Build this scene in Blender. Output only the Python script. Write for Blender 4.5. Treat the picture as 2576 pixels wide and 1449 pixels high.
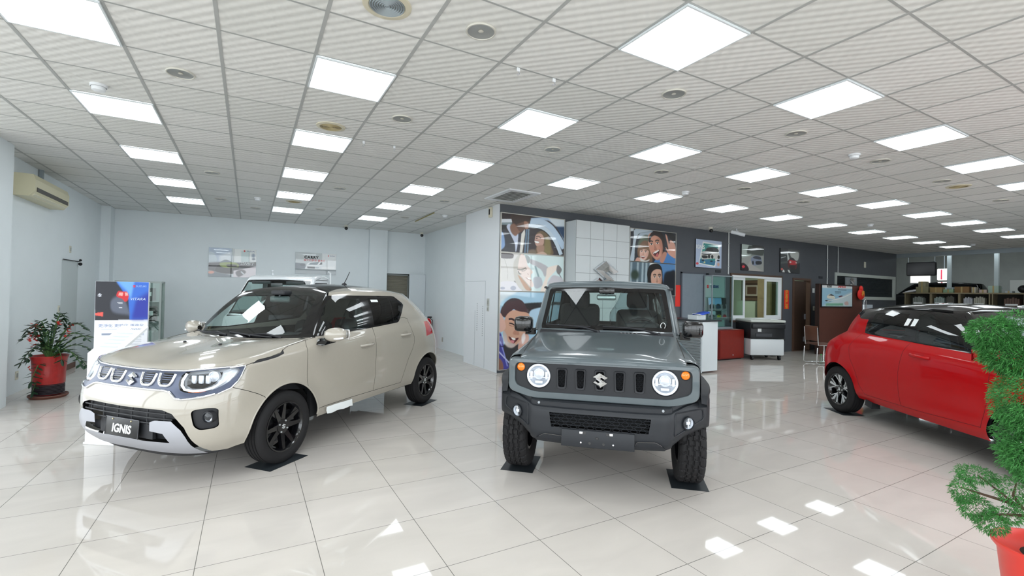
import bpy, bmesh, math, random
import numpy as np
from math import pi, sin, cos, radians
from mathutils import Vector, Matrix, Euler

SC = bpy.context.scene
for _o in list(bpy.data.objects):
    bpy.data.objects.remove(_o)
random.seed(7)
RNG = np.random.default_rng(7)

# ---------------------------------------------------------------- camera
CAM_H = 1.5
def _cam():
    a, b, c = -0.5129, 0.01327, -0.01973
    Rz = Matrix.Rotation(a, 3, 'Z'); Rx = Matrix.Rotation(b, 3, 'X'); Ry = Matrix.Rotation(c, 3, 'Y')
    R = Rz @ Rx @ Ry                       # columns: right, forward, up
    M = Matrix((R.col[0], R.col[2], -R.col[1])).transposed().to_4x4()
    M.translation = Vector((0, 0, CAM_H))
    cd = bpy.data.cameras.new('camera'); co = bpy.data.objects.new('camera', cd)
    SC.collection.objects.link(co); co.matrix_world = M
    cd.sensor_width = 36.0; cd.sensor_fit = 'HORIZONTAL'
    cd.lens = 1173.8 / 2576 * 36.0
    cd.clip_start = 0.05; cd.clip_end = 200
    SC.camera = co
_cam()

# ---------------------------------------------------------------- sky, exposure
W = bpy.data.worlds.new('sky'); SC.world = W; W.use_nodes = True
_bg = W.node_tree.nodes['Background']
_bg.inputs[0].default_value = (0.90, 0.96, 1.0, 1); _bg.inputs[1].default_value = 4.2
SC.view_settings.view_transform = 'Standard'; SC.view_settings.look = 'None'
SC.view_settings.gamma = 1.0; SC.view_settings.use_curve_mapping = False
SC.view_settings.exposure = 0.12
PANEL_STRENGTH = 7.5                        # ceiling LED panels
def _daylight(name, loc, rot, sx, sy):
    l = bpy.data.lights.new(name, 'AREA'); l.shape = 'RECTANGLE'; l.size = sx; l.size_y = sy
    l.energy = 1.0; l.cycles.is_portal = True
    o = bpy.data.objects.new(name, l); SC.collection.objects.link(o)
    o.location = loc; o.rotation_euler = rot
_daylight('shopfront_daylight', (4.0, -2.0, 1.6), (pi / 2, 0, 0), 14.4, 3.2)
_daylight('side_daylight', (-3.2, 2.7, 1.6), (pi / 2, 0, -pi / 2), 9.4, 3.2)

# ---------------------------------------------------------------- helpers
def lin(c):
    if isinstance(c, str):
        c = c.lstrip('#'); c = tuple(int(c[i:i + 2], 16) / 255 for i in (0, 2, 4))
    return tuple(((v / 12.92) if v <= 0.04045 else ((v + 0.055) / 1.055) ** 2.4) for v in c[:3])

MATS = {}
def mat(name, color='#808080', rough=0.5, metal=0.0, coat=0.0, noise=0.0, nscale=8.0, bump=0.0, bscale=60.0,
        emit=None, estr=0.0, trans=0.0, ior=1.45, spec=0.5, coat_rough=0.03):
    if name in MATS: return MATS[name]
    m = bpy.data.materials.new(name); m.use_nodes = True; MATS[name] = m
    nt = m.node_tree; p = nt.nodes['Principled BSDF']
    c = lin(color); p.inputs['Base Color'].default_value = (*c, 1)
    p.inputs['Roughness'].default_value = rough; p.inputs['Metallic'].default_value = metal
    p.inputs['Coat Weight'].default_value = coat; p.inputs['Coat Roughness'].default_value = coat_rough
    p.inputs['IOR'].default_value = ior; p.inputs['Specular IOR Level'].default_value = spec
    p.inputs['Transmission Weight'].default_value = trans
    if emit: p.inputs['Emission Color'].default_value = (*lin(emit), 1); p.inputs['Emission Strength'].default_value = estr
    if noise or bump:
        tc = nt.nodes.new('ShaderNodeTexCoord')
    if noise:
        n = nt.nodes.new('ShaderNodeTexNoise'); n.inputs['Scale'].default_value = nscale; n.inputs['Detail'].default_value = 4
        nt.links.new(tc.outputs['Object'], n.inputs['Vector'])
        r = nt.nodes.new('ShaderNodeMapRange'); r.inputs['From Min'].default_value = 0.25; r.inputs['From Max'].default_value = 0.75
        r.inputs['To Min'].default_value = 1 - noise; r.inputs['To Max'].default_value = 1 + noise
        nt.links.new(n.outputs['Fac'], r.inputs['Value'])
        v = nt.nodes.new('ShaderNodeVectorMath'); v.operation = 'SCALE'; v.inputs[0].default_value = c
        nt.links.new(r.outputs['Result'], v.inputs['Scale']); nt.links.new(v.outputs['Vector'], p.inputs['Base Color'])
    if bump:
        n2 = nt.nodes.new('ShaderNodeTexNoise'); n2.inputs['Scale'].default_value = bscale; n2.inputs['Detail'].default_value = 3
        nt.links.new(tc.outputs['Object'], n2.inputs['Vector'])
        b = nt.nodes.new('ShaderNodeBump'); b.inputs['Strength'].default_value = bump; b.inputs['Distance'].default_value = 0.004
        nt.links.new(n2.outputs['Fac'], b.inputs['Height']); nt.links.new(b.outputs['Normal'], p.inputs['Normal'])
    return m

def glass(name, tint=(0.8, 0.9, 0.88), ior=1.5, rough=0.0):
    """thin pane: fresnel mix of clear and mirror"""
    if name in MATS: return MATS[name]
    m = bpy.data.materials.new(name); m.use_nodes = True; MATS[name] = m
    nt = m.node_tree; nt.nodes.remove(nt.nodes['Principled BSDF'])
    t = nt.nodes.new('ShaderNodeBsdfTransparent'); t.inputs[0].default_value = (*tint, 1)
    g = nt.nodes.new('ShaderNodeBsdfGlossy'); g.inputs['Roughness'].default_value = rough; g.inputs[0].default_value = (1, 1, 1, 1)
    f = nt.nodes.new('ShaderNodeFresnel'); f.inputs[0].default_value = ior
    x = nt.nodes.new('ShaderNodeMixShader')
    gm = nt.nodes.new('ShaderNodeNewGeometry'); r = nt.nodes.new('ShaderNodeMapRange'); r.inputs['To Min'].default_value = ior; r.inputs['To Max'].default_value = 1 / ior
    nt.links.new(gm.outputs['Backfacing'], r.inputs['Value']); nt.links.new(r.outputs['Result'], f.inputs[0])
    nt.links.new(f.outputs[0], x.inputs[0]); nt.links.new(t.outputs[0], x.inputs[1]); nt.links.new(g.outputs[0], x.inputs[2])
    nt.links.new(x.outputs[0], nt.nodes['Material Output'].inputs[0])
    return m

class MB:
    """collects polygons, then builds ONE mesh object"""
    def __init__(s): s.v = []; s.f = []; s.m = []; s.sm = []
    def add(s, verts, faces, mi=0, smooth=False):
        o = len(s.v); s.v += [tuple(map(float, p)) for p in verts]
        s.f += [[i + o for i in f] for f in faces]; s.m += [mi] * len(faces); s.sm += [smooth] * len(faces)
        return s
    def box(s, x0, x1, y0, y1, z0, z1, mi=0, rot=None, org=None, bev=0.0):
        if bev > 0:
            b = min(bev, (x1 - x0) / 2.01, (y1 - y0) / 2.01, (z1 - z0) / 2.01)
            bm = bmesh.new(); bmesh.ops.create_cube(bm, size=1)
            for v in bm.verts:
                v.co = Vector(((x0 + x1) / 2 + v.co.x * (x1 - x0), (y0 + y1) / 2 + v.co.y * (y1 - y0), (z0 + z1) / 2 + v.co.z * (z1 - z0)))
            bmesh.ops.bevel(bm, geom=list(bm.edges), offset=b, segments=2, affect='EDGES', profile=0.5)
            bm.verts.index_update()
            V = [v.co[:] for v in bm.verts]; F = [[v.index for v in f.verts] for f in bm.faces]; bm.free()
        else:
            V = [(x, y, z) for x in (x0, x1) for y in (y0, y1) for z in (z0, z1)]
            F = [(0, 1, 3, 2), (4, 6, 7, 5), (0, 4, 5, 1), (2, 3, 7, 6), (0, 2, 6, 4), (1, 5, 7, 3)]
        if rot is not None:
            o = Vector(org) if org is not None else Vector(((x0 + x1) / 2, (y0 + y1) / 2, (z0 + z1) / 2))
            R = rot if isinstance(rot, Matrix) else Euler(rot).to_matrix()
            V = [tuple(R @ (Vector(p) - o) + o) for p in V]
        return s.add(V, F, mi, bev > 0)
    def prism(s, poly, axis, a, b, mi=0):
        """2D polygon extruded along axis from a to b; poly in the two other axes in order"""
        n = len(poly)
        def P(p, t):
            return {'x': (t, p[0], p[1]), 'y': (p[0], t, p[1]), 'z': (p[0], p[1], t)}[axis]
        V = [P(p, a) for p in poly] + [P(p, b) for p in poly]
        F = [list(range(n - 1, -1, -1)), list(range(n, 2 * n))] + [(i, (i + 1) % n, n + (i + 1) % n, n + i) for i in range(n)]
        return s.add(V, F, mi)
    def tube(s, pts, r, n=8, mi=0, closed=False, caps=True, smooth=True):
        pts = [Vector(p) for p in pts]; N = len(pts)
        rs = r if hasattr(r, '__len__') else [r] * N
        V = []; up = None
        for i in range(N):
            if closed: d = pts[(i + 1) % N] - pts[i - 1]
            else: d = pts[min(i + 1, N - 1)] - pts[max(i - 1, 0)]
            if d.length < 1e-9: d = Vector((0, 0, 1))
            d.normalize()
            if up is None:
                up = Vector((0, 0, 1)) if abs(d.z) < 0.9 else Vector((1, 0, 0))
            e1 = d.cross(up)
            if e1.length < 1e-6: e1 = d.orthogonal()
            e1.normalize(); e2 = d.cross(e1); up = -e2 if False else e1.cross(d)
            for k in range(n):
                a = 2 * pi * k / n; V.append(pts[i] + (e1 * cos(a) + e2 * sin(a)) * rs[i])
        F = []
        for i in range(N if closed else N - 1):
            j = (i + 1) % N
            for k in range(n): F.append((i * n + k, i * n + (k + 1) % n, j * n + (k + 1) % n, j * n + k))
        s.add(V, F, mi, smooth)
        if caps and not closed:
            o = len(s.v) - len(V)
            s.f += [[o + k for k in range(n)][::-1], [o + (N - 1) * n + k for k in range(n)]]; s.m += [mi, mi]; s.sm += [False, False]
        return s
    def lathe(s, prof, n=32, axis='z', org=(0, 0, 0), mi=0, smooth=True, a0=0, a1=2 * pi, close=True):
        """prof: list of (radius, height) turned round axis"""
        full = abs(a1 - a0 - 2 * pi) < 1e-6; na = n if full else n + 1
        V = []
        for r, h in prof:
            for k in range(na):
                a = a0 + (a1 - a0) * k / n; c, q = r * cos(a), r * sin(a)
                V.append({'z': (c, q, h), 'x': (h, c, q), 'y': (q, h, c)}[axis])
        V = [(x + org[0], y + org[1], z + org[2]) for x, y, z in V]
        F = []
        for i in range(len(prof) - 1):
            for k in range(n if full else na - 1):
                k2 = (k + 1) % na
                F.append((i * na + k, i * na + k2, (i + 1) * na + k2, (i + 1) * na + k))
        s.add(V, F, mi, smooth)
        return s
    def grid(s, P, mi=0, smooth=True, closed_u=False):
        """P: array (nu, nv, 3)"""
        nu, nv = len(P), len(P[0]); V = [tuple(P[i][j]) for i in range(nu) for j in range(nv)]
        F = [(i * nv + j, i * nv + j + 1, ((i + 1) % nu) * nv + j + 1, ((i + 1) % nu) * nv + j)
             for i in range(nu if closed_u else nu - 1) for j in range(nv - 1)]
        return s.add(V, F, mi, smooth)
    def ball(s, c, r, nu=16, nv=10, mi=0):
        r = r if hasattr(r, '__len__') else (r, r, r)
        P = [[(c[0] + r[0] * cos(2 * pi * i / nu) * sin(pi * j / nv), c[1] + r[1] * sin(2 * pi * i / nu) * sin(pi * j / nv),
               c[2] + r[2] * cos(pi * j / nv)) for j in range(nv + 1)] for i in range(nu)]
        return s.grid(P, mi, True, True)
    def xf(s, M, start=0):
        s.v = s.v[:start] + [tuple(M @ Vector(p)) for p in s.v[start:]]; return s
    def build(s, name, m, parent=None, loc=None, rotz=0.0, fix=True, weld=False):
        me = bpy.data.meshes.new(name); me.from_pydata(s.v, [], s.f)
        for x in (m if isinstance(m, (list, tuple)) else [m]): me.materials.append(x)
        me.polygons.foreach_set('material_index', s.m); me.polygons.foreach_set('use_smooth', s.sm)
        if fix or weld:
            bm = bmesh.new(); bm.from_mesh(me)
            if weld: bmesh.ops.remove_doubles(bm, verts=bm.verts, dist=1e-5)
            bmesh.ops.recalc_face_normals(bm, faces=bm.faces); bm.to_mesh(me); bm.free()
        if any(s.sm) and not all(s.sm) or any(s.sm):
            try: me.set_sharp_from_angle(angle=radians(50))
            except Exception: pass
        me.update()
        return link(name, me, parent, loc, rotz)

def link(name, data, parent=None, loc=None, rotz=0.0):
    o = bpy.data.objects.new(name, data); SC.collection.objects.link(o)
    if parent is not None: o.parent = parent
    if loc is not None: o.location = loc
    if rotz: o.rotation_euler = (0, 0, rotz)
    return o
def tag(o, label=None, cat=None, group=None, kind=None):
    if label: o['label'] = label
    if cat: o['category'] = cat
    if group: o['group'] = group
    if kind: o['kind'] = kind
    return o
def struct(name, mb, m, **k): return tag(mb.build(name, m, **k), kind='structure')
def thing(name, label, cat, loc=(0, 0, 0), rotz=0.0, group=None):
    return tag(link(name, None, None, loc, rotz), label, cat, group)
def copy_tree(o, parent=None):
    c = o.copy(); SC.collection.objects.link(c)
    if parent is not None: c.parent = parent
    for ch in list(o.children): copy_tree(ch, c)
    return c
def text_mesh(txt, size=0.1, extrude=0.0, align='CENTER', shear=0.0, bold=0.0, spacing=1.0):
    """lettering as polygons in the xy plane -> (verts, faces)"""
    cu = bpy.data.curves.new('lettering', 'FONT'); cu.body = txt; cu.size = size; cu.extrude = extrude
    cu.align_x = align; cu.align_y = 'CENTER'; cu.shear = shear; cu.offset = bold; cu.space_character = spacing
    cu.resolution_u = 3
    o = bpy.data.objects.new('lettering', cu); SC.collection.objects.link(o)
    dg = bpy.context.evaluated_depsgraph_get(); me = bpy.data.meshes.new_from_object(o.evaluated_get(dg))
    V = [tuple(v.co) for v in me.vertices]; F = [list(p.vertices) for p in me.polygons]
    bpy.data.objects.remove(o); bpy.data.curves.remove(cu); bpy.data.meshes.remove(me)
    return V, F
# ================================================================ THE ROOM
HC = 3.219; T = 0.6
GX0, GY0 = 2.36489, -6.09303               # ceiling grid: x=(v-GX0)*T, y=(u-GY0)*T
def gx(v): return (v - GX0) * T
def gy(u): return (u - GY0) * T
ORD = ['first', 'second', 'third', 'fourth', 'fifth', 'sixth', 'seventh', 'eighth', 'ninth', 'tenth', 'eleventh', 'twelfth', 'thirteenth']

def tile_mat(name, c1, c2, grout, w, h, ox, oy, gap, rough, coat=0.0, cloud=0.05, bump=0.3):
    m = bpy.data.materials.new(name); m.use_nodes = True; nt = m.node_tree; p = nt.nodes['Principled BSDF']
    tc = nt.nodes.new('ShaderNodeTexCoord'); mp = nt.nodes.new('ShaderNodeMapping'); mp.vector_type = 'POINT'
    mp.inputs['Location'].default_value = (-ox, -oy, 0)
    nt.links.new(tc.outputs['Object'], mp.inputs['Vector'])
    b = nt.nodes.new('ShaderNodeTexBrick'); b.offset = 0.0; b.squash = 1.0
    b.inputs['Scale'].default_value = 1; b.inputs['Brick Width'].default_value = w; b.inputs['Row Height'].default_value = h
    b.inputs['Mortar Size'].default_value = gap; b.inputs['Mortar Smooth'].default_value = 0.1; b.inputs['Bias'].default_value = 0
    b.inputs['Color1'].default_value = (*lin(c1), 1); b.inputs['Color2'].default_value = (*lin(c2), 1); b.inputs['Mortar'].default_value = (*lin(grout), 1)
    nt.links.new(mp.outputs['Vector'], b.inputs['Vector'])
    n = nt.nodes.new('ShaderNodeTexNoise'); n.inputs['Scale'].default_value = 1.6; n.inputs['Detail'].default_value = 6; n.inputs['Distortion'].default_value = 0.6
    m2 = nt.nodes.new('ShaderNodeMapping'); m2.inputs['Scale'].default_value = (1, 2.6, 1); m2.inputs['Rotation'].default_value = (0, 0, 0.5)
    nt.links.new(tc.outputs['Object'], m2.inputs['Vector']); nt.links.new(m2.outputs['Vector'], n.inputs['Vector'])
    r = nt.nodes.new('ShaderNodeMapRange'); r.inputs['From Min'].default_value = 0.3; r.inputs['From Max'].default_value = 0.7
    r.inputs['To Min'].default_value = 1 - cloud; r.inputs['To Max'].default_value = 1 + cloud
    nt.links.new(n.outputs['Fac'], r.inputs['Value'])
    v = nt.nodes.new('ShaderNodeVectorMath'); v.operation = 'SCALE'
    nt.links.new(b.outputs['Color'], v.inputs[0]); nt.links.new(r.outputs['Result'], v.inputs['Scale']); nt.links.new(v.outputs['Vector'], p.inputs['Base Color'])
    p.inputs['Roughness'].default_value = rough; p.inputs['IOR'].default_value = 1.33
    return m
M_FLOOR = tile_mat('polished porcelain tiles', '#c9c3bc', '#ccc6c0', '#77746f', 0.6015, 0.6, 0.3825, 1.808, 0.0022, 0.035)

def ceiling_mat():
    m = bpy.data.materials.new('embossed ceiling tiles'); m.use_nodes = True; nt = m.node_tree; p = nt.nodes['Principled BSDF']
    tc = nt.nodes.new('ShaderNodeTexCoord')
    mp = nt.nodes.new('ShaderNodeMapping'); mp.inputs['Location'].default_value = (-gx(0), -gy(0), 0)
    nt.links.new(tc.outputs['Object'], mp.inputs['Vector'])
    # soft embossed checker, twelve cells to a tile
    s = nt.nodes.new('ShaderNodeSeparateXYZ'); nt.links.new(mp.outputs['Vector'], s.inputs[0])
    def wave(sock):
        a = nt.nodes.new('ShaderNodeMath'); a.operation = 'MULTIPLY'; a.inputs[1].default_value = 2 * pi * 6 / T
        b = nt.nodes.new('ShaderNodeMath'); b.operation = 'SINE'
        nt.links.new(sock, a.inputs[0]); nt.links.new(a.outputs[0], b.inputs[0]); return b.outputs[0]
    mu = nt.nodes.new('ShaderNodeMath'); mu.operation = 'MULTIPLY'
    nt.links.new(wave(s.outputs['X']), mu.inputs[0]); nt.links.new(wave(s.outputs['Y']), mu.inputs[1])
    bp = nt.nodes.new('ShaderNodeBump'); bp.inputs['Strength'].default_value = 1.0; bp.inputs['Distance'].default_value = 0.004
    nt.links.new(mu.outputs[0], bp.inputs['Height']); nt.links.new(bp.outputs['Normal'], p.inputs['Normal'])
    # tile to tile tint
    b = nt.nodes.new('ShaderNodeTexBrick'); b.offset = 0.0; b.inputs['Scale'].default_value = 1
    b.inputs['Brick Width'].default_value = T; b.inputs['Row Height'].default_value = T; b.inputs['Mortar Size'].default_value = 0
    b.inputs['Color1'].default_value = (*lin('#e6e6e4'), 1); b.inputs['Color2'].default_value = (*lin('#dddedb'), 1)
    nt.links.new(mp.outputs['Vector'], b.inputs['Vector']); nt.links.new(b.outputs['Color'], p.inputs['Base Color'])
    p.inputs['Roughness'].default_value = 0.7
    return m
M_CEIL = ceiling_mat()
M_WALL = mat('pale painted wall', '#e6edf0', 0.6, noise=0.015, nscale=3)
M_BLUE = mat('slate blue painted wall', '#565a60', 0.55, noise=0.04, nscale=5, bump=0.1, bscale=90)
M_WHITE = mat('white painted panel', '#e6eaee', 0.35)
M_TBAR = mat('ceiling runner', '#adafae', 0.5)
M_TBAR2 = mat('ceiling cross runner', '#a8aaa9', 0.5)
M_GREYMET = mat('grey metal frame', '#9aa5ab', 0.4, 0.3)
M_DARKWS = mat('workshop dark steel', '#3a3c3c', 0.7, noise=0.1)
M_WSWALL = mat('workshop wall', '#9aa09c', 0.7, noise=0.08, nscale=2)
M_BROWN = mat('brown frame', '#5a463a', 0.5)

YB = 7.85                                   # face of the slate blue wall
XR = 20.3                                   # end of the showroom
YW = 13.28                                  # back wall
# floor and ceiling
struct('floor', MB().box(-6, 34, -7, 16, -0.1, 0.0), M_FLOOR)
struct('ceiling', MB().box(-6, XR, -2.0, 16, HC, HC + 0.1), M_CEIL)
g = MB()
for v in range(-3, 36):
    x = gx(v); g.box(x - 0.012, x + 0.012, -2.0, (YW if x < 4.15 else YB), HC - 0.003, HC + 0.01)
for u in range(-9, 17):
    y = gy(u)
    x1 = XR if y < YB else 4.15
    g.box(-3.2, x1, y - 0.0075, y + 0.0075, HC - 0.002, HC + 0.01, 1)
struct('trim_1', g, [M_TBAR, M_TBAR2])
# walls
XL = -2.78
struct('wall_left', MB().box(XL - 0.15, XL, 7.4, YW + 0.15, 0, HC), M_WALL)
struct('wall_left_pillar', MB().box(-3.4, -2.57, 7.35, 8.05, 0, HC), M_WALL)
b = MB().box(XL - 0.15, 3.39, YW, YW + 0.15, 0, HC).box(4.03, 4.7, YW, YW + 0.15, 0, HC).box(3.39, 4.03, YW, YW + 0.15, 2.0, HC)
struct('wall_back', b, M_WALL)
struct('wall_back_pillar', MB().box(2.87, 3.36, YW - 0.14, YW, 0, HC), M_WALL)
struct('wall_back_corner', MB().box(XL, -2.62, YW - 0.35, YW, 0, HC), M_WALL)
struct('wall_corridor', MB().box(4.5, 4.65, 9.42, YW + 0.15, 0, HC), M_WALL)
# white block that carries the display wall: front panel joint lines and door leaf
wb = MB().box(4.12, 4.55, YB + 0.012, 9.42, 0, HC)
struct('wall_white_block', wb, M_WHITE)
# slate blue wall with window and two door openings
WX0, WX1, WZ0, WZ1 = 11.02, 13.22, 0.93, 2.12
DX0, DX1, DZ = 13.83, 14.72, 2.13
VX0, VX1, VZ0, VZ1 = 16.15, 20.15, 1.58, 2.36
w = MB(); y0, y1 = YB, YB + 0.14
def wallpiece(x0, x1, z0, z1): w.box(x0, x1, y0, y1, z0, z1)
wallpiece(4.13, WX0, 0, HC); wallpiece(WX0, WX1, 0, WZ0); wallpiece(WX0, WX1, WZ1, HC)
wallpiece(WX1, DX0, 0, HC); wallpiece(DX0, DX1, DZ, HC); wallpiece(DX1, VX0, 0, HC)
wallpiece(VX0, VX1, 0, VZ0); wallpiece(VX0, VX1, VZ1, HC); wallpiece(VX1, XR, 0, HC)
struct('wall_right', w, M_BLUE)
# office room behind the window
struct('wall_office', MB().box(10.5, 15.6, 11.2, 11.3, 0, 2.9).box(10.4, 10.5, YB + .14, 11.3, 0, 2.9).box(15.6, 15.7, YB + .14, 11.3, 0, 2.9), mat('office wall', '#b9c2ae', 0.6))
struct('ceiling_office', MB().box(10.4, 15.7, YB + .14, 11.3, 2.9, 3.0), mat('office ceiling', '#8d8f8c', 0.7))
# half-height divide to the workshop and the workshop shell
d = MB().box(XR, XR + 0.08, -2, YB + 0.14, HC - 0.14, HC + 0.1)
struct('trim_2', d, M_GREYMET)
struct('wall_workshop_far', MB().box(31, 31.2, -7, 16, 0, 4.4), M_WSWALL)
struct('wall_workshop_side', MB().box(XR, 31, 13.4, 13.6, 0, 4.4).box(XR, 31, -7.2, -7, 0, 4.4), M_WSWALL)
wc = MB().box(XR, 31.2, -7, 13.6, 4.4, 4.5)
struct('ceiling_workshop', wc, M_DARKWS)
bm_ = MB()
for x in (22.5, 25, 27.5): bm_.box(x - .06, x + .06, -7, 13.4, 4.0, 4.25)
for y in (-3, 0, 3, 6, 9, 12): bm_.box(XR + .1, 31, y - .05, y + .05, 4.25, 4.4)
struct('trim_3', bm_, mat('workshop roof beam', '#6d7370', 0.6))
# shop front frame (behind and left of the viewer)
sf = MB()
for x in np.arange(-3.2, 11.3, 2.35): sf.box(x - 0.03, x + 0.03, -2.06, -2.0, 0, HC)
sf.box(-3.3, 11.2, -2.08, -2.0, 2.62, 2.7).box(-3.3, 11.2, -2.08, -2.0, 0, 0.08)
for y in np.arange(-2.0, 7.3, 2.32): sf.box(-3.3, -3.24, y - 0.03, y + 0.03, 0, HC)
sf.box(-3.3, -3.24, -2, 7.35, 2.62, 2.7).box(-3.3, -3.24, -2, 7.35, 0, 0.08)
struct('trim_4', sf, mat('shopfront frame', '#c9ced0', 0.4, 0.4))
struct('wall_front_unseen', MB().box(11.2, XR + .2, -2.2, -2.0, 0, HC), M_WALL)  # unseen wall, put in to cut daylight on the far right
struct('floor_pavement', MB().box(-30, 50, -40, -7, -0.16, -0.1).box(-30, -6, -7, 16, -0.16, -0.1), mat('pavement', '#a9a8a4', 0.9, noise=0.08))

# ---------------------------------------------------------------- ceiling fittings
M_LEDFR = mat('led frame', '#dfe6ea', 0.4)
M_LED = mat('led diffuser', '#f4fbff', 0.5, emit='#f3fbff', estr=PANEL_STRENGTH)
def led_panel():
    r = thing('ceiling_light', 'x', 'ceiling light')
    f = MB(); h = 0.294; t = 0.012; z0, z1 = -0.012, 0.0
    for (a, b_, c, d_) in ((-h, h, -h, -h + t), (-h, h, h - t, h), (-h, -h + t, -h + t, h - t), (h - t, h, -h + t, h - t)): f.box(a, b_, c, d_, z0, z1)
    f.build('frame', M_LEDFR, r)
    MB().box(-h + t, h - t, -h + t, h - t, -0.008, -0.001).build('diffuser', M_LED, r)
    return r
LED = {}
rows = {0: [-6, -3, 0, 3, 6, 9, 12], 3: [-6, -3, 0, 3, 6, 9, 12], 6: [-3, 0, 3, 6, 9, 12], 9: [-3, 0, 3], 12: [-3, 0, 3], 15: [-3, 0, 3], 18: [-3, 0, 3],  # nearest panels of the leftmost columns are out of view, added as fill light
        21: [0, 3], 24: [0, 3], 27: [0, 3], 30: [0, 3], 33: [3]}
proto = None
colname = {k: ORD[i] for i, k in enumerate(sorted(rows))}
for v in rows:
    seen = 0
    for u in rows[v]:
        o = proto if proto is None else copy_tree(proto)
        if proto is None: o = proto = led_panel()
        o.location = (gx(v + 0.5), gy(u + 0.5), HC - 0.004)
        near = {-6: 'seventh', -3: 'sixth', 0: 'fifth', 3: 'fourth', 6: 'third', 9: 'second', 12: 'back'} if v < 9 else {-3: 'front', 0: 'middle', 3: 'back'}
        if v < 9:
            lab = 'square LED ceiling panel, %s from back wall, %s column from the left' % ('nearest' if u == 12 else near[u], colname[v])
            lab = lab.replace('nearest from', 'nearest to')
        else:
            lab = 'square LED ceiling panel, %s of %s in the %s column from the left' % (near[u], 'three', colname[v]) if v < 21 else 'square LED ceiling panel, %s one in the %s column from the left' % ('back' if u == 3 else 'front', colname[v])
        tag(o, lab, 'ceiling light', 'LED panels in the ceiling grid')
M_CAN = mat('downlight rim', '#cfcdc4', 0.35, 0.2)
M_REFL = mat('downlight reflector', '#a3a6a5', 0.3, 0.35)
M_LAMPOFF = mat('unlit lamp', '#c9c7bd', 0.3)
def downlight():
    r = thing('downlight', 'x', 'downlight')
    MB().lathe([(0.1, 0), (0.101, -0.006), (0.097, -0.012), (0.089, -0.012), (0.086, -0.004)], 36).build('rim', M_CAN, r)
    MB().lathe([(0.087, -0.008), (0.07, -0.004), (0.04, -0.001), (0.0001, -0.0008)], 32).build('reflector', M_REFL, r)
    MB().lathe([(0.0001, -0.009), (0.012, -0.008), (0.018, -0.005), (0.016, -0.001)], 16).build('lamp', M_LAMPOFF, r)
    return r
dl = [(1.5, 1.5), (1.5, 7.6), (1.5, 11.5), (4.5, -1.5), (4.5, 1.5), (4.5, 7.6), (4.5, 11.6), (7.5, -1.5), (7.5, 1.5), (7.6, 7.6), (7.5, 11.5),
      (10.5, -1.5), (10.5, 1.5), (13.5, -1.5), (13.5, 1.5), (16.4, 1.6), (16.5, -1.5), (20.4, -1.5), (2.5, 12.7)]
dln = ['above the left side of the beige car, nearest', 'left of the middle light columns near the back', 'far left near the back wall',
       'large one near the top of the photo beside the round speaker', 'between the second and third light columns over the beige car', 'over the back aisle between second and third light columns',
       'small one close to the back wall between second and third light columns', 'above the grey car, right of the third light column', 'over the grey car, second behind the near one',
       'near the white side block of the display wall', 'small one near the back right corner', 'over the right aisle, between fourth and fifth light columns',
       'before the display wall, between fourth and fifth light columns', 'right of the fifth light column, near the smoke detector', 'by the wall posters, right of the fifth light column',
       'by the office window, right of the sixth light column', 'over the red car, right of the sixth light column', 'far right over the red car roof', 'small one close to the back wall over the white truck']
pr_ = None
for (v, u), n in zip(dl, dln):
    if pr_ is None: o = pr_ = downlight()
    else: o = copy_tree(pr_)
    o.location = (gx(v), gy(u), HC)
    tag(o, 'round downlight, ' + n, 'downlight', 'recessed downlights')
# ================================================================ CAR BODY TOOLS
def cm(P, seg, phan=None):
    """Catmull-Rom through points P (n,3); seg samples per span; phan=(first,last) phantom points"""
    P = np.asarray(P, float); n = len(P)
    a = 2 * P[0] - P[1] if phan is None or phan[0] is None else np.asarray(phan[0], float)
    b = 2 * P[-1] - P[-2] if phan is None or phan[1] is None else np.asarray(phan[1], float)
    Q = np.vstack([a[None], P, b[None]]); out = []
    for i in range(n - 1):
        p0, p1, p2, p3 = Q[i], Q[i + 1], Q[i + 2], Q[i + 3]
        d = [max(np.linalg.norm(q - p), 1e-5) ** 0.5 for p, q in ((p0, p1), (p1, p2), (p2, p3))]
        t0, t1, t2, t3 = 0, d[0], d[0] + d[1], d[0] + d[1] + d[2]
        for t in np.linspace(t1, t2, seg, endpoint=False):
            A1 = (t1 - t) / (t1 - t0) * p0 + (t - t0) / (t1 - t0) * p1; A2 = (t2 - t) / (t2 - t1) * p1 + (t - t1) / (t2 - t1) * p2
            A3 = (t3 - t) / (t3 - t2) * p2 + (t - t2) / (t3 - t2) * p3
            B1 = (t2 - t) / (t2 - t0) * A1 + (t - t0) / (t2 - t0) * A2; B2 = (t3 - t) / (t3 - t1) * A2 + (t - t1) / (t3 - t1) * A3
            out.append((t2 - t) / (t2 - t1) * B1 + (t - t1) / (t2 - t1) * B2)
    out.append(P[-1]); return np.array(out)
def mir(p): return (p[0], -p[1], p[2])
def cmsym(P, seg): return cm(P, seg, (mir(P[1]), mir(P[-2])))
def resample(C, n):
    C = np.asarray(C); L = np.r_[0, np.cumsum(np.linalg.norm(np.diff(C, axis=0), axis=1))]
    t = np.linspace(0, L[-1], n); return np.stack([np.interp(t, L, C[:, k]) for k in range(3)], 1)
def coons(front, side, back, centre):
    """front: centre->corner, back: centre->corner, centre: front->back, side: front->back"""
    nu, nv = len(side), len(front); G = np.zeros((nu, nv, 3))
    for i in range(nu):
        u = i / (nu - 1)
        for j in range(nv):
            v = j / (nv - 1)
            G[i, j] = ((1 - u) * front[j] + u * back[j] + (1 - v) * centre[i] + v * side[i]
                       - ((1 - u) * (1 - v) * front[0] + u * (1 - v) * back[0] + (1 - u) * v * front[-1] + u * v * back[-1]))
    return G
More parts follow.
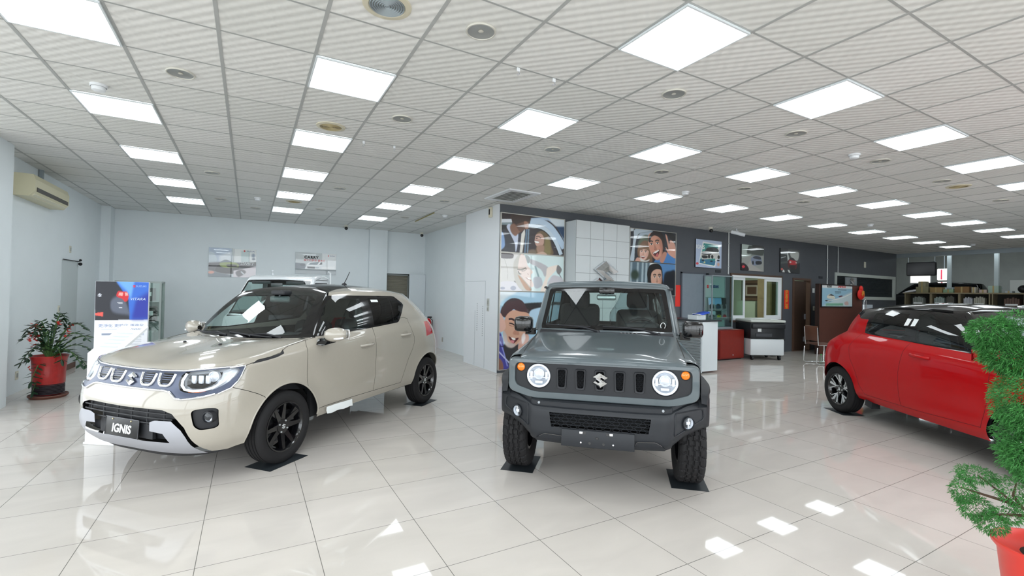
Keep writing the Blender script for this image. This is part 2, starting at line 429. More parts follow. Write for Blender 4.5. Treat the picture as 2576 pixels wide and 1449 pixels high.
def in_poly(poly, x, y):
    c = False; n = len(poly); j = n - 1
    for i in range(n):
        xi, yi = poly[i]; xj, yj = poly[j]
        if (yi > y) != (yj > y) and x < (xj - xi) * (y - yi) / (yj - yi) + xi: c = not c
        j = i
    return c
def circle(cx, cy, r, n=40, a0=0, a1=2 * pi):
    return [(cx + r * cos(a0 + (a1 - a0) * k / n), cy + r * sin(a0 + (a1 - a0) * k / n)) for k in range(n)]
def rpoly(pts, r=0.02, n=4):
    """round the corners of a polygon"""
    out = []; N = len(pts)
    for i in range(N):
        p = Vector(pts[i]); a = Vector(pts[i - 1]) - p; b = Vector(pts[(i + 1) % N]) - p
        rr = min(r, a.length * 0.45, b.length * 0.45)
        p0 = p + a.normalized() * rr; p2 = p + b.normalized() * rr
        for k in range(n + 1):
            t = k / n; out.append(tuple((1 - t) ** 2 * p0 + 2 * t * (1 - t) * p + t * t * p2))
    return out

AX = {'side': (0, 2), 'front': (1, 2), 'top': (0, 1)}
class Body:
    """left half of a car skin; cut into panels along outlines, then mirrored"""
    def __init__(s):
        s.bm = bmesh.new()
    def grids(s, Gs, dist=0.0012):
        for G in Gs:
            V = [[s.bm.verts.new(tuple(p)) for p in row] for row in G]
            for i in range(len(V) - 1):
                for j in range(len(V[0]) - 1):
                    try: s.bm.faces.new((V[i][j], V[i][j + 1], V[i + 1][j + 1], V[i + 1][j]))
                    except ValueError: pass
        bmesh.ops.remove_doubles(s.bm, verts=s.bm.verts, dist=dist)
        bmesh.ops.dissolve_degenerate(s.bm, dist=1e-5, edges=s.bm.edges)
        return s
    def finish(s, disp=None):
        bm = s.bm
        if disp:
            for v in bm.verts: v.co = disp(v.co)
        for v in bm.verts:
            if abs(v.co.y) < 1e-4: v.co.y = 0
        # outward normals
        bmesh.ops.recalc_face_normals(bm, faces=bm.faces)
        c = Vector((-1.0, 0, 0.7)); sgn = sum((1 if f.normal.dot(f.calc_center_median() - c) > 0 else -1) for f in bm.faces)
        if sgn < 0: bmesh.ops.reverse_faces(bm, faces=bm.faces)
        bm.normal_update()
        L = bm.verts.layers.float_vector.new('nrm')
        for v in bm.verts:
            n = v.normal.copy()
            if abs(v.co.y) < 1e-4: n.y = 0; n.normalize()
            v[L] = n
        s.nl = L
        s.reg = bm.faces.layers.int.new('reg'); s.names = ['skin']
        return s
    def _ok(s, f, proj, where):
        n = f.normal
        if s.anyn: return where(f.calc_center_median()) if where else True
        if proj == 'side': ok = n.y > 0.12
        elif proj == 'front': ok = n.x > 0.05
        elif proj == 'rear': ok = n.x < -0.05
        else: ok = n.z > 0.15
        if ok and where: ok = where(f.calc_center_median())
        return ok
    def cut(s, name, proj, poly, where=None, only=None, anyn=False):
        """assign faces inside outline (in projection) to region name, splitting them along the outline"""
        s.anyn = anyn
        bm = s.bm; a, b = AX['front' if proj == 'rear' else proj]; k = ({0, 1, 2} - {a, b}).pop()
        onl = None if only is None else {s.names.index(o) for o in only if o in s.names}
        for i in range(len(poly)):
            p, q = poly[i], poly[(i + 1) % len(poly)]
            dx, dy = q[0] - p[0], q[1] - p[1]
            if dx * dx + dy * dy < 1e-10: continue
            m = 0.003
            lo = (min(p[0], q[0]) - m, min(p[1], q[1]) - m); hi = (max(p[0], q[0]) + m, max(p[1], q[1]) + m)
            fs = []
            for f in bm.faces:
                xs = [v.co[a] for v in f.verts]; ys = [v.co[b] for v in f.verts]
                if min(xs) > hi[0] or max(xs) < lo[0] or min(ys) > hi[1] or max(ys) < lo[1]: continue
                if onl is not None and f[s.reg] not in onl: continue
                if s._ok(f, proj, where): fs.append(f)
            if not fs: continue
            no = [0, 0, 0]; no[a] = -dy; no[b] = dx; co = [0, 0, 0]; co[a] = p[0]; co[b] = p[1]
            geom = list(set(fs) | {e for f in fs for e in f.edges} | {v for f in fs for v in f.verts})
            bmesh.ops.bisect_plane(bm, geom=geom, dist=1e-6, plane_co=co, plane_no=no)
        if name not in s.names: s.names.append(name)
        r = s.names.index(name); bm.normal_update()
        for f in bm.faces:
            if onl is not None and f[s.reg] not in onl: continue
            if not s._ok(f, proj, where): continue
            c = f.calc_center_median()
            if in_poly(poly, c[a], c[b]): f[s.reg] = r
        return s
    def assign(s, name, fn, only=None):
        if name not in s.names: s.names.append(name)
        r = s.names.index(name); onl = None if only is None else {s.names.index(o) for o in only}
        for f in s.bm.faces:
            if onl is not None and f[s.reg] not in onl: continue
            if fn(f.calc_center_median(), f.normal): f[s.reg] = r
        return s
    def part(s, region, name, m, parent, sides='both', off=0.0, push=None):
        """regions -> mesh object. sides: 'both' joined, 'L', 'R'"""
        rs = {s.names.index(r) for r in ([region] if isinstance(region, str) else region) if r in s.names}
        fs = [f for f in s.bm.faces if f[s.reg] in rs]
        if not fs: return None
        idx = {}; V = []; N = []; F = []
        for f in fs:
            F.append([])
            for v in f.verts:
                if v not in idx:
                    n = Vector(v[s.nl]); n.normalize(); p = v.co + n * off
                    if push: p = push(p, n)
                    idx[v] = len(V); V.append(p); N.append(n)
                F[-1].append(idx[v])
        def side(sg, V0, N0, F0):
            return [(p[0], sg * p[1], p[2]) for p in V0], [(n[0], sg * n[1], n[2]) for n in N0], [f if sg > 0 else f[::-1] for f in F0]
        if sides == 'L': VV, NN, FF = side(1, V, N, F)
        elif sides == 'R': VV, NN, FF = side(-1, V, N, F)
        else:
            VV, NN, FF = side(1, V, N, F); v2, n2, f2 = side(-1, V, N, F); o = len(VV)
            VV = VV + v2; NN = NN + n2; FF = FF + [[i + o for i in f] for f in f2]
        me = bpy.data.meshes.new(name); me.from_pydata(VV, [], FF); me.materials.append(m)
        me.polygons.foreach_set('use_smooth', [True] * len(FF)); me.update()
        if not push:
            try: me.normals_split_custom_set_from_vertices([Vector(n) for n in NN])
            except Exception as e: print('normals', e)
        return link(name, me, parent)
    def border(s, ra, rb):
        """edges between regions ra and rb (rb None: any)"""
        A = {s.names.index(r) for r in ra if r in s.names}; B = None if rb is None else {s.names.index(r) for r in rb if r in s.names}
        out = []
        for e in s.bm.edges:
            if len(e.link_faces) != 2: continue
            x, y = e.link_faces[0][s.reg], e.link_faces[1][s.reg]
            if x == y: continue
            if (x in A and (B is None or y in B)) or (y in A and (B is None or x in B)):
                out.append((e.verts[0].co.copy(), e.verts[1].co.copy(), (Vector(e.verts[0][s.nl]) + Vector(e.verts[1][s.nl])).normalized()))
        return out
    def seam(s, segs, name, m, parent, w=0.003, h=0.002, sides='both'):
        """thin strip laid along border edges"""
        mb = MB()
        for sg in ((1, -1) if sides == 'both' else (1,) if sides == 'L' else (-1,)):
            for p, q, n in segs:
                d = (q - p)
                if d.length < 1e-6: continue
                t = d.normalized().cross(n) * w * 0.5; e = d.normalized() * w * 0.4
                vs = [p - e + t + n * h * .2, q + e + t + n * h * .2, q + e + n * h, p - e + n * h, p - e - t + n * h * .2, q + e - t + n * h * .2]
                vs = [(v.x, v.y * sg, v.z) for v in vs]
                mb.add(vs, [(0, 1, 2, 3), (3, 2, 5, 4)])
        return mb.build(name, m, parent, fix=False)
    def hit(s, proj, a, b):
        bv = s._bv if hasattr(s, '_bv') else None
        if bv is None: bv = s._bv = s.bvh()
        O, D = {'front': ((3, a, b), (-1, 0, 0)), 'rear': ((-6, a, b), (1, 0, 0)), 'side': ((a, 3, b), (0, -1, 0)), 'top': ((a, b, 4), (0, 0, -1))}[proj]
        sg = 1
        if proj in ('front', 'rear', 'top') and O[1] < 0: O = (O[0], -O[1], O[2]); sg = -1
        h = bv.ray_cast(Vector(O), Vector(D))
        if h[0] is None: return None, None
        return Vector((h[0].x, h[0].y * sg, h[0].z)), Vector((h[1].x, h[1].y * sg, h[1].z))
    def path(s, proj, pts, off=0.0):
        out = []
        for a, b in pts:
            p, n = s.hit(proj, a, b)
            if p is not None: out.append(p + n * off)
        return out
    def bvh(s):
        from mathutils.bvhtree import BVHTree
        s.bm.verts.index_update(); return BVHTree.FromBMesh(s.bm)

# ---------------------------------------------------------------- shared car materials
M_TYRE = mat('tyre rubber', '#151416', 0.75, bump=0.05, bscale=200)
M_BLACKP = mat('black gloss trim', '#0b0b0d', 0.12, coat=0.5)
M_BLACKM = mat('black grained plastic', '#232428', 0.55, bump=0.12, bscale=400)
M_DARK = mat('dark cabin lining', '#131417', 0.85)
M_SEAT = mat('dark seat fabric', '#1f2023', 0.9, bump=0.1, bscale=300)
M_CHROME = mat('chrome', '#e9ebee', 0.07, 1.0)
M_SILVER = mat('satin silver', '#b4b6be', 0.32, 0.5)
M_SEAM = mat('panel gap', '#26231f', 0.7)
M_WELL = mat('wheel well', '#0e0d0e', 0.95)
M_GLASS = glass('car glass', (0.78, 0.88, 0.86), 1.6)
M_GLASSP = glass('privacy glass', (0.05, 0.055, 0.06), 1.55)
M_LENS = glass('clear lamp lens', (0.93, 0.95, 0.97), 1.45)
M_PAPER = mat('white paper', '#eef2f2', 0.7)
M_ALLOYB = mat('gloss black alloy', '#0d0d10', 0.16, coat=0.6)
M_ALLOYD = mat('machined alloy', '#dde1e2', 0.3, 0.6)
M_BRAKE = mat('brake disc', '#77797b', 0.35, 0.9)
M_PLASTICWRAP = glass('clear plastic cover', (0.75, 0.8, 0.82), 1.35, 0.15)

def s_emblem(h, depth):
    """the stylised S badge, in the xz plane facing -y, centred; h = height -> (verts, faces)"""
    # outline of one half: bar with a slanted fold; the second half is it turned half round
    half = [(0.0, 1.0), (1.0, 0.42), (0.62, 0.2), (0.42, 0.33), (0.12, 0.16), (0.98, -0.36), (0.0, -1.0) ]
    o = [(-0.06, 1.0), (1.06, 0.40), (0.66, 0.14), (0.24, 0.38), (-0.02, 0.22), (0.98, -0.40), (0.06, -1.0), (-1.06, -0.40), (-0.66, -0.14), (-0.24, -0.38), (0.02, -0.22), (-0.98, 0.40)]
    k = h / 2; n = 12
    R = [(.86, .28), (.06, .68), (-.5, .31), (.5, -.31), (-.06, -.68), (-.86, -.28)]
    V = [(x * k * .98, 0, z * k) for x, z in o] + [(x * k * .95, -depth * .45, z * k * .97) for x, z in o] + [(x * k, -depth, z * k) for x, z in R]
    F = [(i, (i + 1) % n, n + (i + 1) % n, n + i) for i in range(n)]
    q = lambda *t: F.append(tuple((12 + v) if v < 12 else v + 12 for v in t))
    r = lambda i: 12 + i
    for t in ((0, 1, r(0), r(1)), (1, 2, r(0)), (2, 3, r(1), r(0)), (3, 4, r(2), r(1)), (11, 0, r(1), r(2)), (4, 5, r(3), r(2)), (11, r(2), r(3), 10), (10, r(3), r(4), 9), (5, 6, r(4), r(3)), (6, 7, r(5), r(4)), (7, 8, r(5)), (8, 9, r(4), r(5))): q(*t)
    return V, F
def place(V, org, ax, az):
    """map local (x, -y out, z) onto axes: ax = local x dir, az = local z dir"""
    ax = Vector(ax).normalized(); az = Vector(az).normalized(); ay = az.cross(ax)
    o = Vector(org)
    return [tuple(o + ax * v[0] + ay * v[1] + az * v[2]) for v in V]

def tyre_part(R, rim, w, parent, tread=0, name='tyre'):
    """tyre lying with its axis along y (outer face +y at w/2)"""
    h = w / 2; sw = R - rim
    if not tread:
        prof = [(rim, -h * 0.8), (rim + sw * .25, -h * .97), (rim + sw * .6, -h), (R - 0.02, -h * .93), (R - 0.004, -h * .8)]
        for y in (-.55, -.2, .2, .55):
            prof += [(R, h * (y - .07)), (R - .007, h * (y - .05)), (R - .007, h * (y + .05)), (R, h * (y + .07))]
        prof += [(R - 0.004, h * .8), (R - 0.02, h * .93), (rim + sw * .6, h), (rim + sw * .5, h * 1.005), (rim + sw * .25, h * .97), (rim + .008, h * .86), (rim, h * 0.8)]
        return MB().lathe(prof, 72, 'y').build(name, M_TYRE, parent)
    na = 280; ys = np.linspace(-1, 1, 45); P = []
    for k in range(na):
        a = 2 * pi * k / na; row = [(rim, -.8), (rim + sw * .3, -.98), (rim + sw * .65, -1.0)]
        for y in ys:
            r = R - 0.018 * max(0, abs(y) - .72) ** 1.6 / .28 ** 1.6 - .002 * y * y
            g = 0
            zig = .05 * (1 if (k // 5) % 2 else -1)
            for c in (-.44, .44, 0.0):
                if abs(y - c - zig) < .055: g = .009
            ph = (k + (14 if y > 0 else 0) + int(abs(y) * 6)) % 10
            if abs(y) > .52 and ph < 2: g = .008
            if .1 < abs(y) < .38 and ph in (5,): g = .006
            row.append((r - g, y * .97))
        row += [(rim + sw * .65, 1.0), (rim + sw * .3, .98), (rim, .8)]
        P.append([(r * cos(a), y * h, r * sin(a)) for r, y in row])
    o = MB().grid(P, 0, True, True).build(name, M_TYRE, parent)
    try: o.data.set_sharp_from_angle(angle=radians(35))
    except Exception: pass
    return o

def wheel(parent, name, loc, R, w, rimr, style, spin=0.0, side=1, tread=0, steer=0.0):
    """a wheel = part with sub-parts; outer face looks to +y*side"""
    e = link(name, None, parent, loc); e.rotation_euler = (0, 0, steer if side > 0 else pi + steer)
    tyre_part(R, rimr, w, e, tread)
    h = w / 2
    # rim barrel
    MB().lathe([(rimr + .006, h * .84), (rimr + .006, h * .9), (rimr - .006, h * .9), (rimr - .018, h * .7), (rimr - .03, 0), (rimr - .02, -h * .8), (rimr, -h * .8)], 64, 'y').build('rim', M_ALLOYB if style != 'steel' else M_ALLOYD, e)
    MB().lathe([(0.001, -.02), (.135, -.02), (.135, -.03), (0.001, -.035)], 40, 'y').build('brake_disc', M_BRAKE, e)
    sp = MB(); yf = h * .78
    def bar(a, r0, r1, w0, w1, y0_, y1_, th, da=0.0, mi=0):
        # spoke from radius r0 to r1, at angle a (twisting by da), widths, front y
        V = []
        for r, ww, yy, aa in ((r0, w0, y0_, a), (r1, w1, y1_, a + da)):
            cx, cz = r * cos(aa), r * sin(aa); tx, tz = -sin(aa), cos(aa)
            V += [(cx + tx * ww / 2, yy, cz + tz * ww / 2), (cx - tx * ww / 2, yy, cz - tz * ww / 2),
                  (cx - tx * ww / 2 * 1.25, yy - th, cz - tz * ww / 2 * 1.25), (cx + tx * ww / 2 * 1.25, yy - th, cz + tz * ww / 2 * 1.25)]
        sp.add(V, [(0, 1, 2, 3), (4, 7, 6, 5), (0, 4, 5, 1), (1, 5, 6, 2), (2, 6, 7, 3), (3, 7, 4, 0)], mi)
    if style == 'ignis':
        for k in range(8):
            a = spin + 2 * pi * k / 8 + (0.06 if k % 2 else -0.06)
            bar(a, .04, rimr - .004, .05, .026, yf - .022, yf, .035, 0.04 if k % 2 else -.04)
        for k in range(4):
            a = spin + 2 * pi * (k + .5) / 4
            bar(a, .1, rimr - .004, .012, .07, yf - .025, yf - .002, .02)
        sp.lathe([(.001, yf - .012), (.062, yf - .014), (.07, yf - .03), (.07, yf - .06)], 28, 'y')
        ms = [M_ALLOYB]
    elif style == 'swift':
        for k in range(5):
            a = spin + 2 * pi * k / 5
            bar(a, .035, rimr - .004, .06, .085, yf - .03, yf - .006, .035, -.16)
            for da, r0, wA, wB in ((-.34, .09, .012, .016), (.10, .075, .012, .035), (.42, .10, .010, .012)):
                bar(a + da * .25, r0, rimr - .003, wA, wB, yf - .018, yf + .001, .01, da * .75 - .12, 1)
        sp.lathe([(rimr - .012, yf - .004), (rimr - .004, yf + .003), (rimr + .004, yf + .001)], 64, 'y', mi=1)
        sp.lathe([(.001, yf - .018), (.055, yf - .02), (.066, yf - .04), (.066, yf - .06)], 28, 'y')
        ms = [M_ALLOYB, M_ALLOYD]
    else:   # simple dark five-hole wheel
        for k in range(5):
            a = spin + 2 * pi * k / 5; bar(a, .03, rimr - .004, .12, .08, yf - .05, yf - .02, .03)
        sp.lathe([(.001, yf - .02), (.07, yf - .022), (.08, yf - .05)], 28, 'y'); ms = [M_ALLOYB]
    sp.build('spokes', ms, e)
    V, F = s_emblem(.045, .003)
    MB().add(place(V, (0, yf - .010, 0), (-1, 0, 0), (0, 0, 1)), F).build('wheel_badge', M_ALLOYD, e)
    nuts = MB(); n = 4 if style == 'ignis' else 5
    for k in range(n):
        a = spin + .4 + 2 * pi * k / n; nuts.lathe([(.001, 0), (.007, -.001), (.008, -.014)], 8, 'y', (.05 * cos(a), yf - .006, .05 * sin(a)))
    nuts.build('wheel_nuts', M_ALLOYD, e)
    return e
def tube_ring(mb, pts, r, n=6, mi=0): return mb.tube(pts, r, n, mi, closed=True)

def seat(parent, x, y, wrap=False, m=None):
    s = MB()
    s.box(x - .28, x + .26, y - .25, y + .25, .42, .60, bev=.06)
    s.box(x - .42, x - .24, y - .25, y + .25, .5, 1.14, rot=(0, -.22, 0), org=(x - .28, y, .5), bev=.07)
    o = s.build('seat', m or M_SEAT, parent)
    h = MB().box(x - .53, x - .43, y - .13, y + .13, 1.16, 1.36, rot=(0, -.15, 0), bev=.05)
    h.tube([(x - .47, y - .06, 1.1), (x - .48, y - .06, 1.2)], .008).tube([(x - .47, y + .06, 1.1), (x - .48, y + .06, 1.2)], .008)
    h.build('headrest', m or M_SEAT, parent)
    if wrap:
        w = MB(); P = []
        for i in range(13):
            row = []
            for j in range(12):
                a = 2 * pi * i / 12; z = .55 + .84 * j / 11
                rx = .15 + .02 * sin(3 * a + z * 9); ry = .27 - .10 * max(0, (z - 1.1)) / .3 + .015 * sin(5 * a + z * 7)
                row.append((x - .33 - .2 * (z - .55) + rx * cos(a), y + ry * sin(a), z))
            P.append(row)
        w.grid(P).build('seat_cover', M_PLASTICWRAP, parent)
    return o
def steering(parent, x, y, z, tilt=0.5):
    mb = MB(); R = .18
    M = Matrix.Translation((x, y, z)) @ Matrix.Rotation(-(pi / 2 - tilt), 4, 'Y')
    st = len(mb.v); mb.tube([(R * cos(a), R * sin(a), 0) for a in np.linspace(0, 2 * pi, 33)[:-1]], .015, 8, closed=True)
    mb.box(-.06, .06, -.08, .08, -.03, .015, bev=.02); mb.box(-.02, .02, -.17, .17, -.012, .006); mb.box(-.17, 0, -.02, .02, -.012, .006)
    mb.xf(M, st); return mb.build('steering_wheel', M_BLACKM, parent)
# ================================================================ BEIGE HATCHBACK: skin
def flare(c, wheels, r0, r1, amt, y0=.5):
    """push the skin out round the wheel arches"""
    y = c.y
    for wx, wz in wheels:
        d = math.hypot(c.x - wx, c.z - wz)
        if y > y0 and d < r1:
            t = min(1, max(0, (r1 - d) / (r1 - r0))); y += amt * t * t * (3 - 2 * t)
    return Vector((c.x, y, c.z))
def hatch_skin(R, hood_c, roofT, seg=7, kseg=5, nS=None, corner=3, apil=6, crown=0.02, wheels=(), fl=(.33, .46, .018), bulge=.03, hood_n=16, ends=(10,)):
    """R: rings bottom->top (K,N,3) for the left half; station `corner` = hood front corner, station `apil` = A-pillar foot"""
    R = np.asarray(R, float); K, N = R.shape[:2]
    D = np.array([cmsym(R[k], seg) for k in range(K)])              # (K, M, 3)
    M = D.shape[1]
    low = np.array([cm(D[:, m], kseg) for m in range(M)])          # (M, V, 3)
    top = low[:, -1]                                                # dense top ring
    ic, ia = corner * seg, apil * seg
    front = top[:ic + 1]; side = top[ic:ia + 1]
    # hood: centre line and windscreen foot
    cl = cm(hood_c['centre'], 8); cl = resample(cl, len(side)); cl[0] = front[0]
    back = cm(hood_c['back'], 8); back = resample(back, len(front)); back[0] = cl[-1]; back[-1] = side[-1]
    hood = coons(front, side, back, cl)
    if 'disp' in hood_c:
        for i in range(hood.shape[0]):
            for j in range(hood.shape[1]): hood[i, j] = hood_c['disp'](hood[i, j], i / (hood.shape[0] - 1), j / (hood.shape[1] - 1))
    # greenhouse: foot = windscreen foot (centre->corner) + top ring
    foot = np.vstack([back, top[ia + 1:]])
    nW = len(back); nR = M - ia - 1
    tw = resample(cm(roofT['front'], 8, (mir(roofT['front'][1]), None)), nW)
    ts = cm(roofT['side'], 8, (None, None)); tr = cm(roofT['rear'], 8, (None, mir(roofT['rear'][-2])))
    kr = roofT['k'] * seg - ia                                      # side/rear split in dense steps
    # distribute the side by arc length of the foot so pillars stay upright
    fs = top[ia:ia + kr + 1]; Ls = np.r_[0, np.cumsum(np.linalg.norm(np.diff(fs, axis=0), axis=1))]; Ls /= Ls[-1]
    def bylen(C, t):
        L = np.r_[0, np.cumsum(np.linalg.norm(np.diff(C, axis=0), axis=1))]; L /= L[-1]
        return np.stack([np.interp(t, L, C[:, k]) for k in range(3)], 1)
    TS = bylen(ts, Ls); TR = resample(tr, M - ia - kr)
    TT = np.vstack([tw, TS[1:], TR[1:]])
    nt = 14; gh = np.zeros((len(foot), nt, 3))
    for i in range(len(foot)):
        b, t = foot[i], TT[i]
        d = np.array([b[0] + 1.3, b[1], 0.0]); 
        if i < nW: d = np.array([1.0, 0.0, 0.6])
        elif i > nW + kr: d = np.array([-1.0, 0.0, 0.4])
        else: d = np.array([0, 1.0, 0.25])
        d /= np.linalg.norm(d)
        for j in range(nt):
            s_ = j / (nt - 1); gh[i, j] = (1 - s_) * b + s_ * t + d * bulge * 4 * s_ * (1 - s_)
    if 'soft' in roofT:
        pass
    # roof
    rf = TT[:nW]; rs = TT[nW - 1:nW + kr]; rb = TT[nW + kr - 1:][::-1]
    rb = resample(rb, nW)
    rear_seg = TT[nW + kr - 1:]
    rc = resample(cm(roofT['centre'], 8), len(rs)); rc[0] = rf[0]; rc[-1] = rear_seg[-1]
    # rear edge must reuse ring points: blend via its own resolution
    roof = coons(rf, rs, rb, rc)
    for i in range(roof.shape[0]):
        for j in range(roof.shape[1]):
            u = i / (roof.shape[0] - 1); v = j / (roof.shape[1] - 1)
            roof[i, j, 2] += crown * (1 - v ** 2) * (4 * u * (1 - u)) ** .7
    B = Body(); B.grids([low, hood, gh, roof])
    B.finish(lambda c: flare(c, wheels, fl[0], fl[1], fl[2]) if c.z < 0.95 else c)
    B.rings = dict(foot=foot, top=TT, low=low, roof=roof, hood=hood)
    return B

IGN = (-.2342, 5.1179, -2.4208)
def ignis_skin():
    R = [
     [(.66,0,.20),(.65,.3,.20),(.60,.52,.21),(.52,.68,.235),(.41,.76,.27),(0,.79,.30),(-.42,.795,.30),(-1.2,.795,.315),(-2.0,.795,.32),(-2.435,.78,.33),(-2.68,.72,.33),(-2.80,.5,.33),(-2.82,0,.33)],
     [(.765,0,.33),(.76,.3,.33),(.725,.55,.335),(.635,.715,.345),(.47,.80,.36),(0,.825,.38),(-.42,.82,.37),(-1.2,.82,.38),(-2.0,.825,.39),(-2.435,.83,.40),(-2.75,.76,.41),(-2.89,.5,.42),(-2.91,0,.42)],
     [(.79,0,.50),(.785,.3,.50),(.752,.56,.505),(.66,.73,.51),(.48,.815,.52),(0,.835,.53),(-.42,.825,.53),(-1.2,.825,.54),(-2.0,.83,.55),(-2.435,.84,.56),(-2.77,.77,.57),(-2.90,.5,.58),(-2.92,0,.58)],
     [(.775,0,.635),(.77,.3,.64),(.737,.57,.65),(.645,.735,.66),(.46,.815,.67),(0,.83,.69),(-.42,.82,.69),(-1.2,.822,.69),(-2.0,.828,.70),(-2.435,.835,.71),(-2.77,.765,.72),(-2.89,.5,.72),(-2.91,0,.72)],
     [(.735,0,.74),(.728,.3,.745),(.69,.57,.755),(.60,.725,.77),(.43,.80,.79),(0,.82,.82),(-.42,.82,.83),(-1.2,.822,.84),(-2.0,.822,.86),(-2.435,.825,.87),(-2.77,.75,.87),(-2.88,.5,.87),(-2.90,0,.87)],
     [(.70,0,.835),(.69,.3,.845),(.645,.57,.86),(.55,.715,.875),(.39,.785,.90),(0,.805,.94),(-.42,.81,.965),(-1.2,.812,.985),(-2.0,.802,1.01),(-2.435,.79,1.02),(-2.74,.71,1.02),(-2.85,.48,1.02),(-2.87,0,1.02)],
     [(.645,0,.88),(.635,.3,.89),(.585,.55,.905),(.49,.68,.92),(.335,.745,.945),(0,.76,.99),(-.385,.765,1.05),(-1.2,.785,1.083),(-2.0,.765,1.115),(-2.435,.73,1.13),(-2.68,.66,1.13),(-2.80,.45,1.125),(-2.82,0,1.12)],
    ]
    hood = dict(centre=[(.645,0,.88),(.45,0,.945),(.1,0,1.0),(-.16,0,1.03)], back=[(-.16,0,1.03),(-.19,.3,1.032),(-.27,.58,1.04),(-.385,.765,1.05)],
                disp=lambda p, u, v: np.array([p[0], p[1], p[2] + .03 * sin(pi * min(1, v * 1.02)) ** 2 * sin(pi * u) ** .8]))
    T = dict(front=[(-.86,0,1.53),(-.84,.3,1.522),(-.75,.575,1.475)], side=[(-.75,.575,1.475),(-1.2,.61,1.50),(-1.7,.615,1.50),(-2.12,.585,1.475)],
             rear=[(-2.12,.585,1.475),(-2.32,.48,1.475),(-2.38,.3,1.49),(-2.40,0,1.505)], k=9, centre=[(-.86,0,1.53),(-1.2,0,1.565),(-1.8,0,1.566),(-2.40,0,1.505)])
    return hatch_skin(R, hood, T, wheels=((0, .308), (-2.435, .308)), fl=(.33, .45, .02), bulge=.028, crown=.005)
# ================================================================ BEIGE HATCHBACK: panels, lamps, cabin
M_BEIGE = mat('beige pearl paint', '#a8a297', 0.24, 0.0, coat=1.0, spec=.3, noise=0.01, nscale=30)
M_RED_LENS = mat('red lamp lens', '#b3141a', 0.1, coat=0.8)
M_AMBER = mat('amber lens', '#f07a1c', 0.12, coat=0.8, emit='#ff7a10', estr=0.15)
M_LAMPW = mat('lamp reflector', '#eef1f6', 0.2, 0.45)
M_DRL = mat('white light guide', '#f6f9ff', 0.25, emit='#eef4ff', estr=0.12)

def fine(poly, n=3):
    """subdivide an outline smoothly (closed Catmull-Rom)"""
    P = [Vector((*p, 0)) for p in poly]; N = len(P); out = []
    for i in range(N):
        p0, p1, p2, p3 = P[i - 1], P[i], P[(i + 1) % N], P[(i + 2) % N]
        for k in range(n):
            t = k / n; q = 0.5 * ((2 * p1) + (-p0 + p2) * t + (2 * p0 - 5 * p1 + 4 * p2 - p3) * t * t + (-p0 + 3 * p1 - 3 * p2 + p3) * t ** 3)
            out.append((q.x, q.y))
    return out
def well(parent, x, z, r, y0=.42, y1=.8):
    for sg in (1, -1):
        mb = MB(); mb.lathe([(r + .01, y0), (r + .01, y1)], 40, 'y', (x, 0, z), a0=-pi / 2 + .12, a1=pi / 2 - .12)
        mb.lathe([(.001, y0), (r + .01, y0)], 40, 'y', (x, 0, z), a0=-pi / 2 + .12, a1=pi / 2 - .12)
        if sg < 0: mb.v = [(a, -b, c) for a, b, c in mb.v]
        mb.build('wheel_well', M_WELL, parent)

def cabin(parent, floor_z=.3, x0=-2.3, x1=.0, yw=.72, dash=(-.05, -.5, 1.02), wheel_y=.36, seats=((-.95, .36), (-.95, -.36)), wrap=(), rear=-1.75):
    MB().box(x0, x1 + .5, -yw, yw, floor_z - .08, floor_z).build('cabin_floor', M_DARK, parent)
    MB().box(x1 + .3, x1 + .36, -yw, yw, floor_z, .9).build('bulkhead', M_DARK, parent)
    d = MB(); d.prism([(dash[0] + .12, .62), (dash[0] + .12, dash[2] - .06), (dash[0] - .1, dash[2] - .01), (dash[1] + .1, dash[2] - .02), (dash[1], dash[2] - .1), (dash[1] + .02, .7), (dash[1] + .2, .55)], 'y', -yw + .03, yw - .03)
    d.box(dash[1] - .01, dash[1] + .2, wheel_y - .17, wheel_y + .17, dash[2] - .05, dash[2] + .035, bev=.03)
    d.build('dashboard', M_BLACKM, parent)
    steering(parent, dash[1] - .13, wheel_y, dash[2] - .1, 0.42)
    for i, (x, y) in enumerate(seats): seat(parent, x, y, wrap=i in wrap)
    r = MB(); r.box(rear - .28, rear + .24, -yw + .06, yw - .06, .42, .6, bev=.05); r.box(rear - .42, rear - .26, -yw + .06, yw - .06, .5, 1.1, rot=(0, -.25, 0), bev=.06)
    r.build('rear_bench', M_SEAT, parent)
    h = MB()
    for y in (-.36, .36): h.box(rear - .5, rear - .4, y - .12, y + .12, 1.1, 1.27, bev=.04)
    h.build('rear_headrest', M_SEAT, parent)

